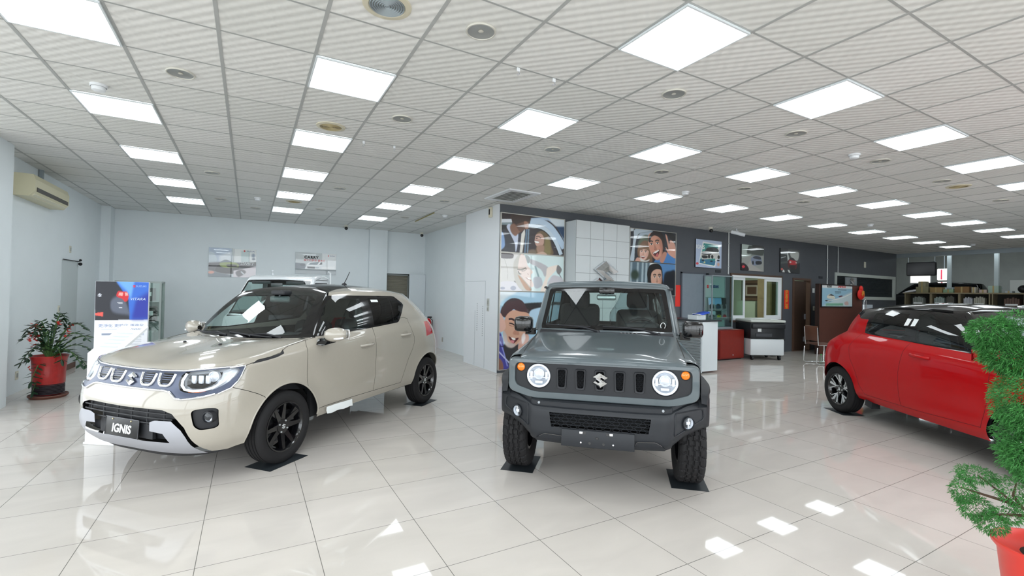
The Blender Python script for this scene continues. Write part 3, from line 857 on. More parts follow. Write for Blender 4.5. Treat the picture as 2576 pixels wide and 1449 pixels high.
def build_ignis():
    B = ignis_skin()
    top = thing('hatchback_car', 'beige hatchback with black roof and black plate, front left of the showroom', 'car', (IGN[0], IGN[1], .0018), IGN[2])
    A = 'skin'
    B.assign('roof', lambda c, n: c.z > 1.40 and n.z > .35)
    # hood: everything above the clamshell line
    B.cut('hood', 'side', [(.85, .80), (.70, .845), (.40, .889), (.336, .905), (.15, .936), (.05, .955), (-.02, .985), (-.09, 1.012), (-.125, 1.035), (-.15, 1.06), (.2, 1.3), (.9, 1.3)], anyn=True, where=lambda c: c.z > .8 and c.x > -.4)
    B.assign('hood', lambda c, n: n.z > .8 and c.x > -.3 and c.z < 1.08)
    # lamp and grille band
    band = [(-.05, .848), (.161, .851), (.35, .855), (.49, .861), (.608, .873), (.69, .882), (.754, .888), (.792, .889), (.83, .885), (.83, .80), (.80, .735), (.754, .707), (.70, .69), (.634, .679), (.56, .668), (.509, .673), (.470, .695), (.434, .714), (.384, .721), (.2, .719), (-.05, .717)]
    B.cut('band', 'front', band, where=lambda c: c.x > .395)
    B.cut('skin', 'side', [(.405, .88), (.437, .82), (.472, .775), (.522, .735), (.60, .704), (.60, .60), (.3, .60), (.3, .90), (.39, .893)], only=['band'], where=lambda c: c.y > .6, anyn=True)
    lamp = [(.50, .856), (.478, .81), (.482, .765), (.52, .727), (.604, .713), (.678, .722), (.734, .74), (.772, .785), (.785, .86), (.76, .883), (.69, .876), (.608, .867)]
    B.cut('lamp', 'front', fine(lamp, 2), where=lambda c: c.x > .41, only=['band'])
    # lower grille, silver skid, under lip
    B.cut('lip', 'front', [(-.05, .15), (.9, .15), (.9, .252), (-.05, .252)], where=lambda c: c.x > .40)
    B.cut('lower', 'front', [(-.05, .578), (.117, .581), (.30, .585), (.418, .585), (.504, .564), (.55, .52), (.597, .465), (.622, .40), (.65, .33), (.665, .252), (-.05, .252)], where=lambda c: c.x > .45)
    B.cut('skid', 'front', [(-.05, .252), (.648, .252), (.636, .30), (.607, .40), (.580, .45), (.512, .513), (.367, .508), (.315, .492), (.312, .425), (.436, .416), (.482, .352), (.187, .342), (-.05, .340)], where=lambda c: c.x > .45, only=['lower'])
    fog = rpoly([(.638, .592), (.727, .608), (.772, .60), (.772, .452), (.688, .446), (.657, .476)], .03)
    B.cut('fog', 'front', fog, where=lambda c: c.x > .45, only=['skin'])
    # wheel openings
    for wx in (0, -2.435): B.cut('cutout', 'side', circle(wx, .305, .383, 44), where=lambda c: c.z < .75)
    B.cut('cutout', 'side', [(-.33, .1), (.30, .1), (.30, .26), (-.33, .30)], where=lambda c: c.z < .4)
    # black glasshouse and glass
    B.cut('pillar', 'side', [(-.10, 1.0), (-.312, 1.043), (-.379, 1.056), (-.725, 1.064), (-1.098, 1.083), (-1.764, 1.122), (-1.80, 1.135), (-2.00, 1.335), (-1.985, 1.36), (-1.86, 1.438), (-1.80, 1.447), (-1.289, 1.449), (-.984, 1.449), (-.74, 1.446), (-.66, 1.50), (-.1, 1.5)], anyn=True, where=lambda c: c.z > 1.03 and c.x > -2.05 and (c.y > .45) and not (c.x > -.25 and c.y > .72), only=['skin', 'roof'])
    B.assign('pillar', lambda c, n: n.x > .3 and c.z > 1.035 and c.x > -.95, only=['skin', 'roof'])
    fr = [(-.05, 1.06), (.45, 1.065), (.62, 1.075), (.635, 1.09), (.60, 1.17), (.535, 1.34), (.50, 1.42), (.485, 1.445), (.46, 1.455), (.3, 1.482), (-.05, 1.492)]
    B.cut('windscreen', 'front', fr, where=lambda c: c.x > -.9 and c.z > 1.03, only=['pillar'])
    B.cut('front_glass', 'side', rpoly([(-.43, 1.09), (-.60, 1.315), (-.70, 1.395), (-.74, 1.415), (-1.165, 1.418), (-1.082, 1.098), (-.737, 1.077)], .02), where=lambda c: c.y > .5, only=['pillar'])
    B.cut('rear_glass', 'side', rpoly([(-1.29, 1.42), (-1.695, 1.42), (-1.672, 1.142), (-1.285, 1.112)], .02), where=lambda c: c.y > .5, only=['pillar'])
    B.cut('quarter_glass', 'side', rpoly([(-1.722, 1.42), (-1.826, 1.415), (-1.955, 1.335), (-1.765, 1.15), (-1.70, 1.147)], .015), where=lambda c: c.y > .5, only=['pillar'])
    # roof colour split
    B.cut('black_roof', 'top', [(-.6, -.05), (-.6, .7), (-.74, .60), (-.81, .545), (-1.0, .475), (-1.355, .405), (-1.9, .375), (-2.34, .37), (-2.34, -.05)], where=lambda c: c.z > 1.42, only=['roof', 'skin'])
    # doors
    fd = [(-.20, 1.06), (-.261, 1.035), (-.241, .984), (-.239, .94), (-.230, .75), (-.232, .56), (-.25, .42), (-.265, .378), (-.52, .386), (-.85, .392), (-1.231, .390), (-1.262, .55), (-1.274, .75), (-1.277, .893), (-1.262, 1.0), (-1.242, 1.10)]
    B.cut('front_door', 'side', fd, where=lambda c: c.z < 1.12, only=['skin'])
    rd = [(-1.231, .390), (-1.784, .386), (-1.85, .500), (-1.946, .66), (-2.04, .77), (-2.085, .85), (-2.095, .92), (-2.06, 1.0), (-2.01, 1.16), (-1.8, 1.2), (-1.242, 1.12), (-1.262, 1.0), (-1.277, .893), (-1.274, .75), (-1.262, .55)]
    B.cut('rear_door', 'side', rd, where=lambda c: c.z < 1.18, only=['skin'])
    B.cut('bumper', 'side', [(1, .1), (1, .86), (.55, .82), (.50, .735), (.40, .695), (.31, .655), (.25, .62), (.20, .1)], anyn=True, where=lambda c: c.x > .2, only=['skin'])
    B.cut('tail_lamp', 'side', [(-2.44, 1.10), (-2.40, .91), (-2.62, .93), (-2.64, 1.10)], only=['skin'])
    B.cut('rear_screen', 'rear', rpoly([(-.05, 1.17), (.5, 1.17), (.42, 1.43), (-.05, 1.45)], .04), where=lambda c: c.x < -2.1, only=['skin'])
    # hood side vent
    B.cut('vent', 'side', [(.345, .897), (.285, .922), (.15, .9345), (.05, .952), (.012, .975), (.02, .945), (.10, .922), (.22, .908)], where=lambda c: c.y > .6)
    P = lambda r, n, m, **k: B.part(r, n, m, top, **k)
    P(['skin', 'roof'], 'body_shell', M_BEIGE); P('hood', 'hood', M_BEIGE); P('bumper', 'front_bumper', M_BEIGE)
    for sd in 'LR':
        P('front_door', 'front_door', M_BEIGE, sides=sd); P('rear_door', 'rear_door', M_BEIGE, sides=sd)
    P('black_roof', 'roof', mat('black roof paint', '#0e0f10', 0.06, ior=1.12)); P('pillar', 'window_surround', M_BLACKP)
    P('windscreen', 'windscreen', M_GLASS)
    for sd in 'LR':
        P('front_glass', 'door_window', M_GLASS, sides=sd); P('rear_glass', 'door_window', M_GLASSP, sides=sd); P('quarter_glass', 'quarter_window', M_GLASSP, sides=sd)
        P('tail_lamp', 'tail_lamp', M_RED_LENS, sides=sd)
    P('rear_screen', 'rear_window', M_GLASSP)
    for sd in 'LR': P('vent', 'fender_vent', M_BLACKM, sides=sd)
    P('lip', 'under_lip', M_BLACKM); P('skid', 'skid_plate', M_SILVER, off=.012)
    # recessed dark grille behind opening
    P('lower', 'lower_grille', M_BLACKM, push=lambda p, n: p + Vector((-.05, 0, 0)))
    gl = MB()
    for z in (.475, .515, .552): gl.tube(B.path('front', [(y, z) for y in np.linspace(-.5, .5, 15)], -.012), .006, 6)
    for y in (-.42, -.25, -.08, .08, .25, .42): gl.tube(B.path('front', [(y, z) for z in np.linspace(.46, .575, 4)], -.02), .006, 6)
    gl.box(.735, .76, -.30, .30, .35, .46)
    gl.build('grille_bars', M_BLACKM, top)
    for sd in 'LR': P('fog', 'fog_lamp_bezel', M_BLACKM, sides=sd, push=lambda p, n: p - n * .02)
    for sg in (1, -1):
        c, n = B.hit('front', sg * .735, .538); c = c - Vector((.002, 0, 0))
        f = link('fog_lamp', None, top, c); f.rotation_euler = (0, 0, sg * .25)
        MB().lathe([(.045, -.03), (.045, .012), (.038, .014), (.036, -.005)], 28, 'x').build('rim', M_BLACKM, f)
        MB().lathe([(.037, -.002), (.03, -.02), (.0001, -.03)], 28, 'x').build('reflector', M_LAMPW, f)
        MB().lathe([(.037, .004), (.025, .010), (.0001, .013)], 28, 'x').build('lens', M_LENS, f)
    # grille band
    P('band', 'grille_panel', mat('dark grille panel', '#4d5468', 0.3, 0.3))
    ch = MB()
    for sg in (1, -1):
        up = [(y * sg, z) for y, z in [(0, .851), (.161, .854), (.35, .858), (.49, .864), (.608, .876), (.69, .885), (.754, .890)]]
        ch.tube(B.path('front', up, .004), .0075, 8)
        lo = [(y * sg, z) for y, z in [(0, .716), (.2, .717), (.384, .719), (.434, .712), (.470, .693), (.509, .671), (.56, .667), (.634, .677), (.70, .689), (.745, .704)]]
        ch.tube(B.path('front', lo, .004), .0085, 8)
        en = [(x, z) for x, z in ((.60, .704), (.52, .735), (.47, .775), (.435, .82), (.405, .87), (.40, .889), (.43, .889), (.5, .884))]
        pts = B.path('side', en, .004); ch.tube([(p.x, p.y * sg, p.z) for p in pts], .007, 8)
    ch.build('chrome_surround', M_CHROME, top)
    for k, (y0, y1) in enumerate(((-.43, -.285), (-.25, -.10), (.10, .25), (.285, .43))):
        o = link('grille_slot', None, top, (0, 0, 0)); m = MB(); ins = .022; dz = .028 * abs(y0 + y1) / 2
        sk = .02 if y0 < 0 else -.02
        u = [(y0, .828 + dz), (y0 + ins * .4, .775 + dz), (y0 + ins, .752 + dz), (y0 + ins * 2, .742 + dz), (y1 - ins * 2, .742 + dz), (y1 - ins, .752 + dz), (y1 - ins * .4, .775 + dz), (y1, .828 + dz)]
        m.tube(B.path('front', u, .004), .0115, 8); m.build('chrome_frame', M_CHROME, o)
        v = MB()
        for z in (.765, .780, .795, .810, .825): v.tube(B.path('front', [(y, z + dz) for y in np.linspace(y0 + .028, y1 - .028, 5)], .001), .0045, 6)
        v.build('slats', M_BLACKP, o)
        c, n = B.hit('front', (y0 + y1) / 2, .79 + dz)
        pp = B.path('front', [(y0 + .022, .835 + dz), (y0 + .03, .76 + dz), (y1 - .03, .76 + dz), (y1 - .022, .835 + dz)], .0015)
        if len(pp) == 4: MB().add(pp, [(0, 1, 2, 3)]).build('backing', mat('dark grille back', '#1a1c22', .5), o)
    c, n = B.hit('front', 0.0, .778)
    V, F = s_emblem(.105, .012)
    az = Vector((0, 0, 1)) - n * n.z
    MB().add(place(V, c + n * .008, (0, 1, 0), az), F).build('badge', M_CHROME, top)
    # headlamps
    for sg in (1, -1):
        sd = 'L' if sg > 0 else 'R'
        h = link('headlamp', None, top)
        B.part('lamp', 'reflector', M_LAMPW, h, sides=sd, push=lambda p, n: p + Vector((-.055, -.012, 0)))
        B.part('lamp', 'lens', M_LENS, h, sides=sd, off=.001)
        blk = MB(); ring = [(.535, .845), (.525, .80), (.54, .765), (.585, .748), (.66, .75), (.715, .775), (.735, .82), (.73, .865)]
        pts = B.path('front', ring, -.02)
        cen = sum(pts, Vector()) / len(pts)
        blk.add([(p.x, p.y * sg, p.z) for p in pts] + [(cen.x - .02, cen.y * sg, cen.z)], [(i, (i + 1) % len(pts), len(pts)) for i in range(len(pts))])
        blk.build('bezel', M_BLACKP, h)
        w = MB(); pts = B.path('front', [(.512, .85), (.50, .80), (.508, .765), (.545, .737), (.61, .728), (.68, .735), (.725, .752), (.755, .79), (.768, .84)], -.006)
        w.tube([(p.x, p.y * sg, p.z) for p in pts], .010, 8); w.build('light_guide', M_DRL, h)
        p0, n0 = B.hit('front', .69, .825); p0 = p0 - Vector((.028, .006, 0))
        w = MB(); w.lathe([(.042, -.02), (.04, .006), (.034, .008), (.033, 0)], 28, 'x'); w.lathe([(.033, .0), (.022, .016), (.0001, .024)], 28, 'x')
        w.xf(Matrix.Translation((p0.x, p0.y * sg, p0.z)) @ Matrix.Rotation(sg * .35, 4, 'Z')); w.build('projector', M_LAMPW, h)
        w = MB()
        for y in (.56, .61, .655):
            q, _ = B.hit('front', y, .80); w.box(q.x - .05, q.x - .024, sg * y - .018, sg * y + .018, .772, .835, bev=.006)
        w.build('reflector_cup', M_LAMPW, h)
        MB().tube([(p.x, p.y * sg, p.z) for p in B.path('front', [(.575, .727), (.64, .722), (.69, .728)], -.014)], .006, 6).build('turn_lamp', M_AMBER, h)
    # seams
    B.seam(B.border(['hood'], ['skin', 'bumper', 'vent', 'pillar']), 'panel_gap', M_SEAM, top, .0045, .0012)
    for sd in 'LR':
        B.seam(B.border(['front_door', 'rear_door'], ['skin', 'front_door', 'rear_door', 'roof']), 'panel_gap', M_SEAM, top, .0045, .0012, sd); B.seam(B.border(['bumper'], ['skin']), 'panel_gap', M_SEAM, top, .0045, .0012, sd)
    # arch lips, wells, under-body
    for wx in (0, -2.435):
        pts = B.path('side', [(wx + .387 * cos(a), .305 + .387 * sin(a)) for a in np.linspace(-.12, pi + .12, 40)], -.006)
        for sg in (1, -1): MB().tube([(p.x, p.y * sg, p.z) for p in pts], .009, 8).build('arch_lip', M_BEIGE, top)
    for wx in (0, -2.435): well(top, wx, .305, .383, .52, .72)
    MB().box(-2.72, .50, -.50, .50, .30, .35).build('underbody', M_WELL, top)
    MB().box(-.55, .60, -.50, .50, .26, .84).build('engine_bay', M_WELL, top)
    cabin(top, x0=-2.6, floor_z=.42, dash=(-.1, -.62, 1.03), seats=((-1.15, .36), (-1.15, -.36)), wrap=(0,), rear=-2.0)
    # inner trims of doors and roof lining
    for sg in (1, -1): MB().box(-2.2, -.35, sg * .735 - .02, sg * .735 + .02, .3, 1.04).build('door_trim', M_DARK, top)
    B.part(['roof', 'black_roof'], 'roof_lining', mat('roof lining', '#8e9290', .9), top, push=lambda p, n: p - n * .035)
    # wheels
    for (x, sg) in ((0, 1), (0, -1), (-2.435, 1), (-2.435, -1)):
        wheel(top, 'wheel', (x, sg * .735, .308), .308, .175, .208, 'ignis', spin=.1 + (.5 if x < -1 else 0), side=sg, steer=0.05 if x > -1 else 0)
    # mirrors
    for sg in (1, -1):
        o = link('door_mirror', None, top); m = MB(); P2 = []
        for i in range(19):
            t = i / 18; row = []
            for k in range(20):
                a = 2 * pi * k / 20; e = sin(pi * min(1, max(0.02, t))) ** .42
                ca, sa = cos(a), sin(a)
                row.append((-.47 + .075 * e * (abs(ca) ** .7) * (1 if ca > 0 else -1) + .03 * (1 - t), sg * (.835 + .215 * t), 1.075 + .068 * e * (abs(sa) ** .8) * (1 if sa > 0 else -1) + .008 * t))
            P2.append(row)
        m.grid([r + [r[0]] for r in P2]); m.build('mirror_shell', M_BEIGE, o)
        MB().tube([(-.395, sg * .93, 1.048), (-.405, sg * 1.0, 1.045), (-.44, sg * 1.045, 1.052)], .008, 8).build('repeater_lamp', M_DRL, o)
        MB().box(-.547, -.535, sg * .95 - .085, sg * .95 + .085, 1.025, 1.125, bev=.02).build('mirror_glass', M_CHROME, o)
        MB().prism([(-.36, .985), (-.52, 1.0), (-.50, 1.035), (-.41, 1.035)], 'y', *sorted((sg * .775, sg * .90))).tube([(-.44, sg * .78, .99), (-.45, sg * .9, 1.03)], .035, 10).build('mirror_foot', M_BLACKP, o)
    # handles
    for (x, z) in ((-1.11, .914), (-1.90, .969)):
        for sg in (1, -1):
            q, n = B.hit('side', x, z); m = MB()
            pts = [(x + .105, q.y - .004, z - .004), (x + .09, q.y + .018, z - .003), (x + .03, q.y + .034, z), (x - .05, q.y + .034, z + .002), (x - .09, q.y + .018, z + .003), (x - .108, q.y - .004, z + .004)]
            m.tube([(p[0], p[1] * sg, p[2]) for p in pts], .0135, 10)
            ho = m.build('door_handle', M_BEIGE, top)
            cup = MB(); cup.lathe([(.052, .0015), (.046, .0035), (.03, .0008), (.0001, .0003)], 28, 'y'); cup.xf(Matrix.Translation((x - .0, q.y * sg, z)) @ Matrix.Scale(sg, 4, (0, 1, 0)))
            cup.build('handle_cup', M_BEIGE, ho)
    # wipers, washer nozzles, antenna
    for (a, b, c) in (((-.24, .50, 1.045), (-.20, .15, 1.062), (-.21, -.12, 1.075)), ((-.20, -.15, 1.042), (-.20, -.42, 1.062), (-.24, -.60, 1.07))):
        wp = MB(); wp.tube([a, ((a[0] + b[0]) / 2, (a[1] + b[1]) / 2, a[2] + .03), b], [.011, .009, .006], 6); wp.tube([(b[0] + .01, b[1] + .28, b[2] - .012), (b[0] + .012, b[1], b[2] - .002), c], .007, 6)
        wp.build('wiper', M_BLACKM, top)
    for y in (-.22, .22):
        q, n = B.hit('top', .16, y); MB().box(q.x - .012, q.x + .012, q.y - .01, q.y + .01, q.z - .003, q.z + .012, bev=.004).build('washer_nozzle', M_BLACKM, top)
    q, n = B.hit('top', -1.72, 0)
    MB().lathe([(.032, -.004), (.03, .012), (.012, .026), (.0001, .028)], 16, 'z', tuple(q)).tube([q + Vector((0, 0, .02)), q + Vector((-.05, 0, .09)), q + Vector((-.10, 0, .17))], [.005, .0045, .004], 8).build('antenna', M_BLACKM, top)
    # plate
    pl = link('number_plate', None, top, (.792, 0.0, .417)); pl.rotation_euler = (0, -.06, 0)
    MB().box(-.012, 0, -.19, .19, -.072, .072, bev=.004).build('plate', mat('black plate', '#101113', .35), pl)
    V, F = text_mesh('IGNIS', .088, .001, bold=.0025, shear=.12)
    MB().add(place([(x, -z, y) for x, y, z in V], (.0015, 0, -.012), (0, 1, 0), (0, 0, 1)), F).build('lettering', M_PAPER, pl)
    sc = MB()
    for y in (-.105, .105): sc.lathe([(.007, -.001), (.006, .004), (.0001, .005)], 10, 'x', (0, y, .056))
    sc.build('plate_screw', mat('brass screw', '#b9b08f', .3, .8), pl)
    e = [(.188, -.07), (.188, .07), (-.188, .07), (-.188, -.07)]
    MB().tube([(.0005, y, z) for y, z in e], .0015, 4, closed=True).build('plate_edge', M_SILVER, pl)
    # stickers and inside mirror
    q, n = B.hit('side', -1.40, 1.39)
    pts = B.path('side', [(-1.335, 1.402), (-1.465, 1.402), (-1.465, 1.374), (-1.335, 1.374)], .002); MB().add(pts, [(0, 1, 2, 3)]).build('window_sticker', M_PAPER, top)
    m = MB().box(-.72, -.68, -.13, .13, 1.36, 1.43, bev=.02); m.tube([(-.69, 0, 1.42), (-.72, 0, 1.49)], .01); m.build('inside_mirror', mat('mirror back', '#5c6263', .3), top)
    m = MB().box(-.78, -.66, -.09, .09, 1.44, 1.49, bev=.015); m.build('camera_pod', M_BLACKM, top)
    return top, B
IGNIS, _B = build_ignis(); _B.bm.free()
# ================================================================ GREY OFF-ROADER
JIM = (2.662, 3.115, -2.309)
M_GREY = mat('medium grey paint', '#565f63', 0.3, 0.0, coat=.65, spec=.2)
M_GRILLE = mat('dark grey grille plastic', '#191b20', 0.5, bump=0.1, bscale=400)
M_BUMPER = mat('dark grey bumper plastic', '#1e2126', 0.5, bump=0.12, bscale=350)

def rings(mb, outlines, mi=0, smooth=False):
    """loft closed outlines given as lists of 3D points of equal count"""
    n = len(outlines[0]); V = [p for o in outlines for p in o]
    F = [(i * n + k, i * n + (k + 1) % n, (i + 1) * n + (k + 1) % n, (i + 1) * n + k) for i in range(len(outlines) - 1) for k in range(n)]
    return mb.add(V, F, mi, smooth)
def yz(poly, x): return [(x, a, b) for a, b in poly]
def shrink(poly, d):
    """inset a convex-ish outline"""
    n = len(poly); out = []
    ar = sum(poly[i][0] * poly[(i + 1) % n][1] - poly[(i + 1) % n][0] * poly[i][1] for i in range(n)); sg = 1 if ar > 0 else -1
    for i in range(n):
        p = Vector(poly[i]); a = (p - Vector(poly[i - 1])); b = (Vector(poly[(i + 1) % n]) - p)
        if a.length < 1e-9: a = b
        if b.length < 1e-9: b = a
        na = Vector((-a.y, a.x)).normalized() * sg; nb = Vector((-b.y, b.x)).normalized() * sg
        m = (na + nb); m = m / max(.3, m.length_squared / 2) / 2 if m.length > 1e-6 else na
        out.append((p.x + m.x * d, p.y + m.y * d))
    return out
def lerp_tab(tab, x):
    xs = [t[0] for t in tab]; return [float(np.interp(x, xs, [t[k] for t in tab])) for k in range(1, len(tab[0]))]

def build_jimny():
    top = thing('off_road_car', 'boxy grey off-road car facing the viewer in the middle of the showroom', 'car', (JIM[0], JIM[1], .0018), JIM[2])
    # ---- body sides (fender, door, rear) : grid in x,z
    S = Body(); prof = [(.42, .700), (.48, .722), (.60, .735), (.80, .738), (.93, .735), (.975, .728), (.998, .712), (1.010, .690), (1.016, .655), (1.018, .612)]
    xs = np.r_[np.linspace(-2.72, -.62, 40), np.linspace(-.56, .34, 22), np.linspace(.36, .43, 5)]
    G = []
    for x in xs:
        row = []
        for z, y in prof:
            f = max(0, (x - .33) / .205); yy = y - .045 * f ** 2.2
            zz = z
            if z > .95: zz = z + (.095 * min(1, max(0, (.535 - x) / 1.0))) * (z - .95) / .08 - .028 * f ** 2 * (z - .95) / .08
            row.append((x, yy, zz))
        G.append(row)
    S.grids([np.array(G)]).finish()
    S.cut('cutout', 'side', [(.60, .1), (.60, .74), (.40, .74), (.33, .765), (.22, .80), (-.22, .80), (-.36, .72), (-.44, .55), (-.46, .1)], only=['skin'], anyn=True)
    S.cut('cutout', 'side', [(-2.25 + a, b) for a, b in [(.46, .1), (.43, .55), (.33, .735), (.22, .80), (-.22, .80), (-.36, .72), (-.44, .55), (-.46, .1)]], only=['skin'])
    S.cut('door', 'side', [(-.56, .46), (-1.45, .46), (-1.52, .7), (-1.52, 1.2), (-.52, 1.2), (-.52, .6)], only=['skin'], anyn=True)
    for sd in 'LR':
        S.part('skin', 'body_side', M_GREY, top, sides=sd); S.part('door', 'door', M_GREY, top, sides=sd)
    for sd in 'LR': S.seam(S.border(['door'], ['skin']), 'panel_gap', M_SEAM, top, .005, .001, sd)
    # ---- hood
    H = Body(); G = []
    for i, u in enumerate(np.linspace(0, 1, 40)):
        row = []
        for v in np.linspace(0, 1, 18):
            x = .548 - 1.03 * u - .028 * v ** 3 * (1 - u); y = v * (.618 + .035 * u)
            z = 1.004 + .115 * u ** .9 + .022 * (1 - math.exp(-u * 40)) - .012 * v ** 2
            z += .010 * (1 / (1 + math.exp((v - .62) * 26))) * min(1, u * 6) * (1 - max(0, u - .8) * 5 * .6)
            if v > .93: z -= .008 * ((v - .93) / .07) ** 2
            row.append((x, y, z))
        G.append(row)
    lipg = [[(.548 - .028 * v ** 3 - .004, v * .618, .984 - .004 * v)] for v in np.linspace(0, 1, 18)]
    G0 = np.array([[l[0] for l in lipg]] + G); H.grids([G0]).finish(); H.part('skin', 'hood', M_GREY, top)
    for sd in 'LR': H.seam([(a, b, n) for a, b, n in [(Vector(G[i][-1]), Vector(G[i + 1][-1]), Vector((0, .3, 1)).normalized()) for i in range(39)]], 'panel_gap', M_SEAM, top, .008, .002, sd)
    # cowl panel under the wipers
    cw = MB(); P = [[(-.475 - .09 * a, y, 1.128 + .045 * a - .012 * (y / .65) ** 2) for y in np.linspace(-.66, .66, 21)] for a in (0, .4, .7, 1)]
    cw.grid(P); cw.build('cowl', M_GREY, top)
    cv = MB()
    for k in range(5): cv.lathe([(.009, 0), (.0001, .001)], 10, 'x', (-.49, .155 + .035 * k, 1.146))
    cv.build('cowl_vent', M_BLACKP, top)
    # ---- front frame, grille panel
    panel = rpoly([(-.652, .97), (-.652, .80), (-.50, .752), (.50, .752), (.652, .80), (.652, .97)], .045, 6)
    outer = rpoly([(-.702, 1.0), (-.702, .755), (-.52, .700), (.52, .700), (.702, .755), (.702, 1.0)], .05, 6)
    fr = MB(); out2 = shrink(outer, -.018) if False else outer
    big = [(y * 1.012, z + (.004 if z > .9 else -.004)) for y, z in outer]
    rings(fr, [yz(big, .40), yz(big, .49), yz(outer, .522), yz(shrink(outer, .012), .530), yz(shrink(panel, -.004), .532), yz(panel, .528), yz(panel, .50)])
    fr.build('front_frame', M_GREY, top)
    gp = MB(); lampc = [(.467, .873), (-.467, .873)]; slotc = [-.288, -.146, 0, .143, .287]
    # panel face with openings: built as Body, cut, openings pushed back
    Gp = Body(); Gp.grids([np.array([[(.515 + .012 * (1 - (y / .66) ** 2), y, z) for z in np.linspace(.745, .975, 14)] for y in np.linspace(0, .655, 30)])]).finish()
    Gp.cut('face', 'front', [p for p in panel if p[0] > -.01] + [(-.01, .97), (-.01, .752)] if False else [(-.01, .752)] + [p for p in panel if p[0] > 0] + [(-.01, .97)])
    def slot(c, w0, z0, z1, r): return rpoly([(c - w0, z1), (c - w0 + .006, z0), (c + w0 - .006, z0), (c + w0, z1)], r)
    for c in (0, .143, .287): Gp.cut('slot', 'front', slot(c, .030, .797, .930, .018), only=['face'])
    Gp.cut('lamp', 'front', circle(.467, .873, .096, 36), only=['face'])
    Gp.part('face', 'grille_panel', M_GRILLE, top)
    for c in slotc:
        o = link('grille_slot', None, top); m = MB(); q = slot(c, .042, .784, .942, .02); qi = slot(c, .030, .797, .930, .018); x = .518 + .012 * (1 - (c / .66) ** 2)
        rings(m, [yz(q, x - .01), yz(q, x + .004), yz(shrink(q, .004), x + .008), yz(qi, x + .006), yz(qi, x - .03)]); m.build('slot_frame', M_GRILLE, o); MB().prism(qi, 'x', x - .036, x - .03).build('backing', mat('grille void', '#0c0d0f', .9), o)
        h = MB(); nrow = 9
        for r in range(nrow):
            z = .803 + r * .0155
            for y0 in ((c - .026, c + .0, c + .026) if r % 2 else (c - .013, c + .013)):
                hx = [(y0 + .0125 * cos(pi / 3 * k) * 1.1, z + .0098 * sin(pi / 3 * k) * 1.1) for k in range(6)]
                hx = [(min(max(a, c - .031), c + .031), b) for a, b in hx]
                h.tube([(x - .012, a, b) for a, b in hx], .0018, 4, closed=True, smooth=False)
        h.build('honeycomb', M_GRILLE, o)
    V, F = s_emblem(.112, .014)
    MB().add(place(V, (.540, 0, .868), (0, 1, 0), (0, 0, 1)), F).build('badge', M_CHROME, top)
    # headlamps and indicators
    for sg in (1, -1):
        h = link('headlamp', None, top, (.518, sg * .467, .873))
        MB().lathe([(.099, -.02), (.099, .006), (.094, .010), (.090, .002)], 44, 'x').build('rim', M_GRILLE, h)
        MB().lathe([(.091, .004), (.088, .0), (.076, -.004), (.074, -.02), (.05, -.05), (.0001, -.06)], 44, 'x').build('reflector', M_LAMPW, h)
        r = MB(); r.lathe([(.090, .002), (.089, .008), (.078, .010), (.076, .003)], 44, 'x'); r.build('light_ring', M_DRL, h)
        pj = MB(); pj.lathe([(.040, -.05), (.042, -.006), (.036, -.002), (.034, -.01)], 30, 'x', (0, 0, .012)); pj.lathe([(.034, -.01), (.026, .002), (.0001, .006)], 30, 'x', (0, 0, .012))
        pj.build('projector', M_LAMPW, h)
        b = MB().box(-.03, -.004, -.074, .074, -.016, -.010).box(-.03, -.006, -.03, .03, -.062, -.04, bev=.004).box(-.03, -.006, -.07, -.048, -.03, .03, bev=.004).box(-.03, -.006, .048, .07, -.03, .03, bev=.004)
        b.build('reflector_cup', M_LAMPW, h)
        MB().lathe([(.092, .006), (.07, .014), (.035, .019), (.0001, .021)], 44, 'x').build('lens', M_LENS, h)
        t = link('indicator', None, top, (.512, sg * .607, .934))
        MB().lathe([(.036, -.005), (.036, .008), (.031, .010)], 28, 'x').build('rim', M_GRILLE, t)
        MB().lathe([(.031, .006), (.022, .016), (.0001, .021)], 28, 'x').build('lens', M_AMBER, t)
    # ---- bumper
    st = [(0, .622, .380, .697), (.25, .620, .380, .697), (.46, .612, .388, .699), (.50, .600, .400, .702), (.53, .575, .415, .712), (.62, .500, .470, .742), (.72, .420, .500, .762), (.79, .355, .515, .768), (.812, .30, .52, .768), (.815, .24, .52, .765)]
    Bm = Body(); G = []
    for y in np.r_[np.linspace(0, .46, 18), .48, .50, .515, .53, np.linspace(.55, .79, 12), .802, .812, .815]:
        x, z0, z1 = lerp_tab(st, y)
        if y > .812: pass
        m_ = z1 - z0; row = []
        for dx, t in ((-.16, 0.0), (-.10, 0.0), (-.035, .035), (-.012, .13), (-.002, .26), (0, .40), (0, .55), (0, .70), (-.004, .80), (-.012, .86), (-.03, .885), (-.030, .96), (-.036, .985), (-.055, 1.0), (-.16, 1.0)):
            row.append((x + dx * (1 if y < .79 else .5), y - (0.0 if y < .53 else -dx * .35 if y < .8 else .0), z0 + m_ * t))
        # refine rows
        rr = []
        for a, b in zip(row[:-1], row[1:]): rr += [a, tuple((np.array(a) + np.array(b)) / 2)]
        rr.append(row[-1]); G.append(rr)
    Bm.grids([np.array(G)]).finish()
    go = rpoly([(-.02, .512), (.372, .512), (.402, .63), (-.02, .63)], .012)
    Bm.cut('frame', 'front', [(-.02, .505), (.380, .505), (.413, .638), (-.02, .638)])
    Bm.cut('grille', 'front', [(-.02, .517), (.350, .517), (.366, .622), (-.02, .622)], only=['frame'])
    fogp = rpoly([(.535, .665), (.745, .678), (.755, .60), (.53, .50)], .02)
    Bm.cut('fog', 'front', fogp, where=lambda c: c.y > .5)
    Bm.cut('skidl', 'front', rpoly([(.245, .395), (.27, .455), (.40, .462), (.455, .43), (.475, .392)], .01), only=['skin'])
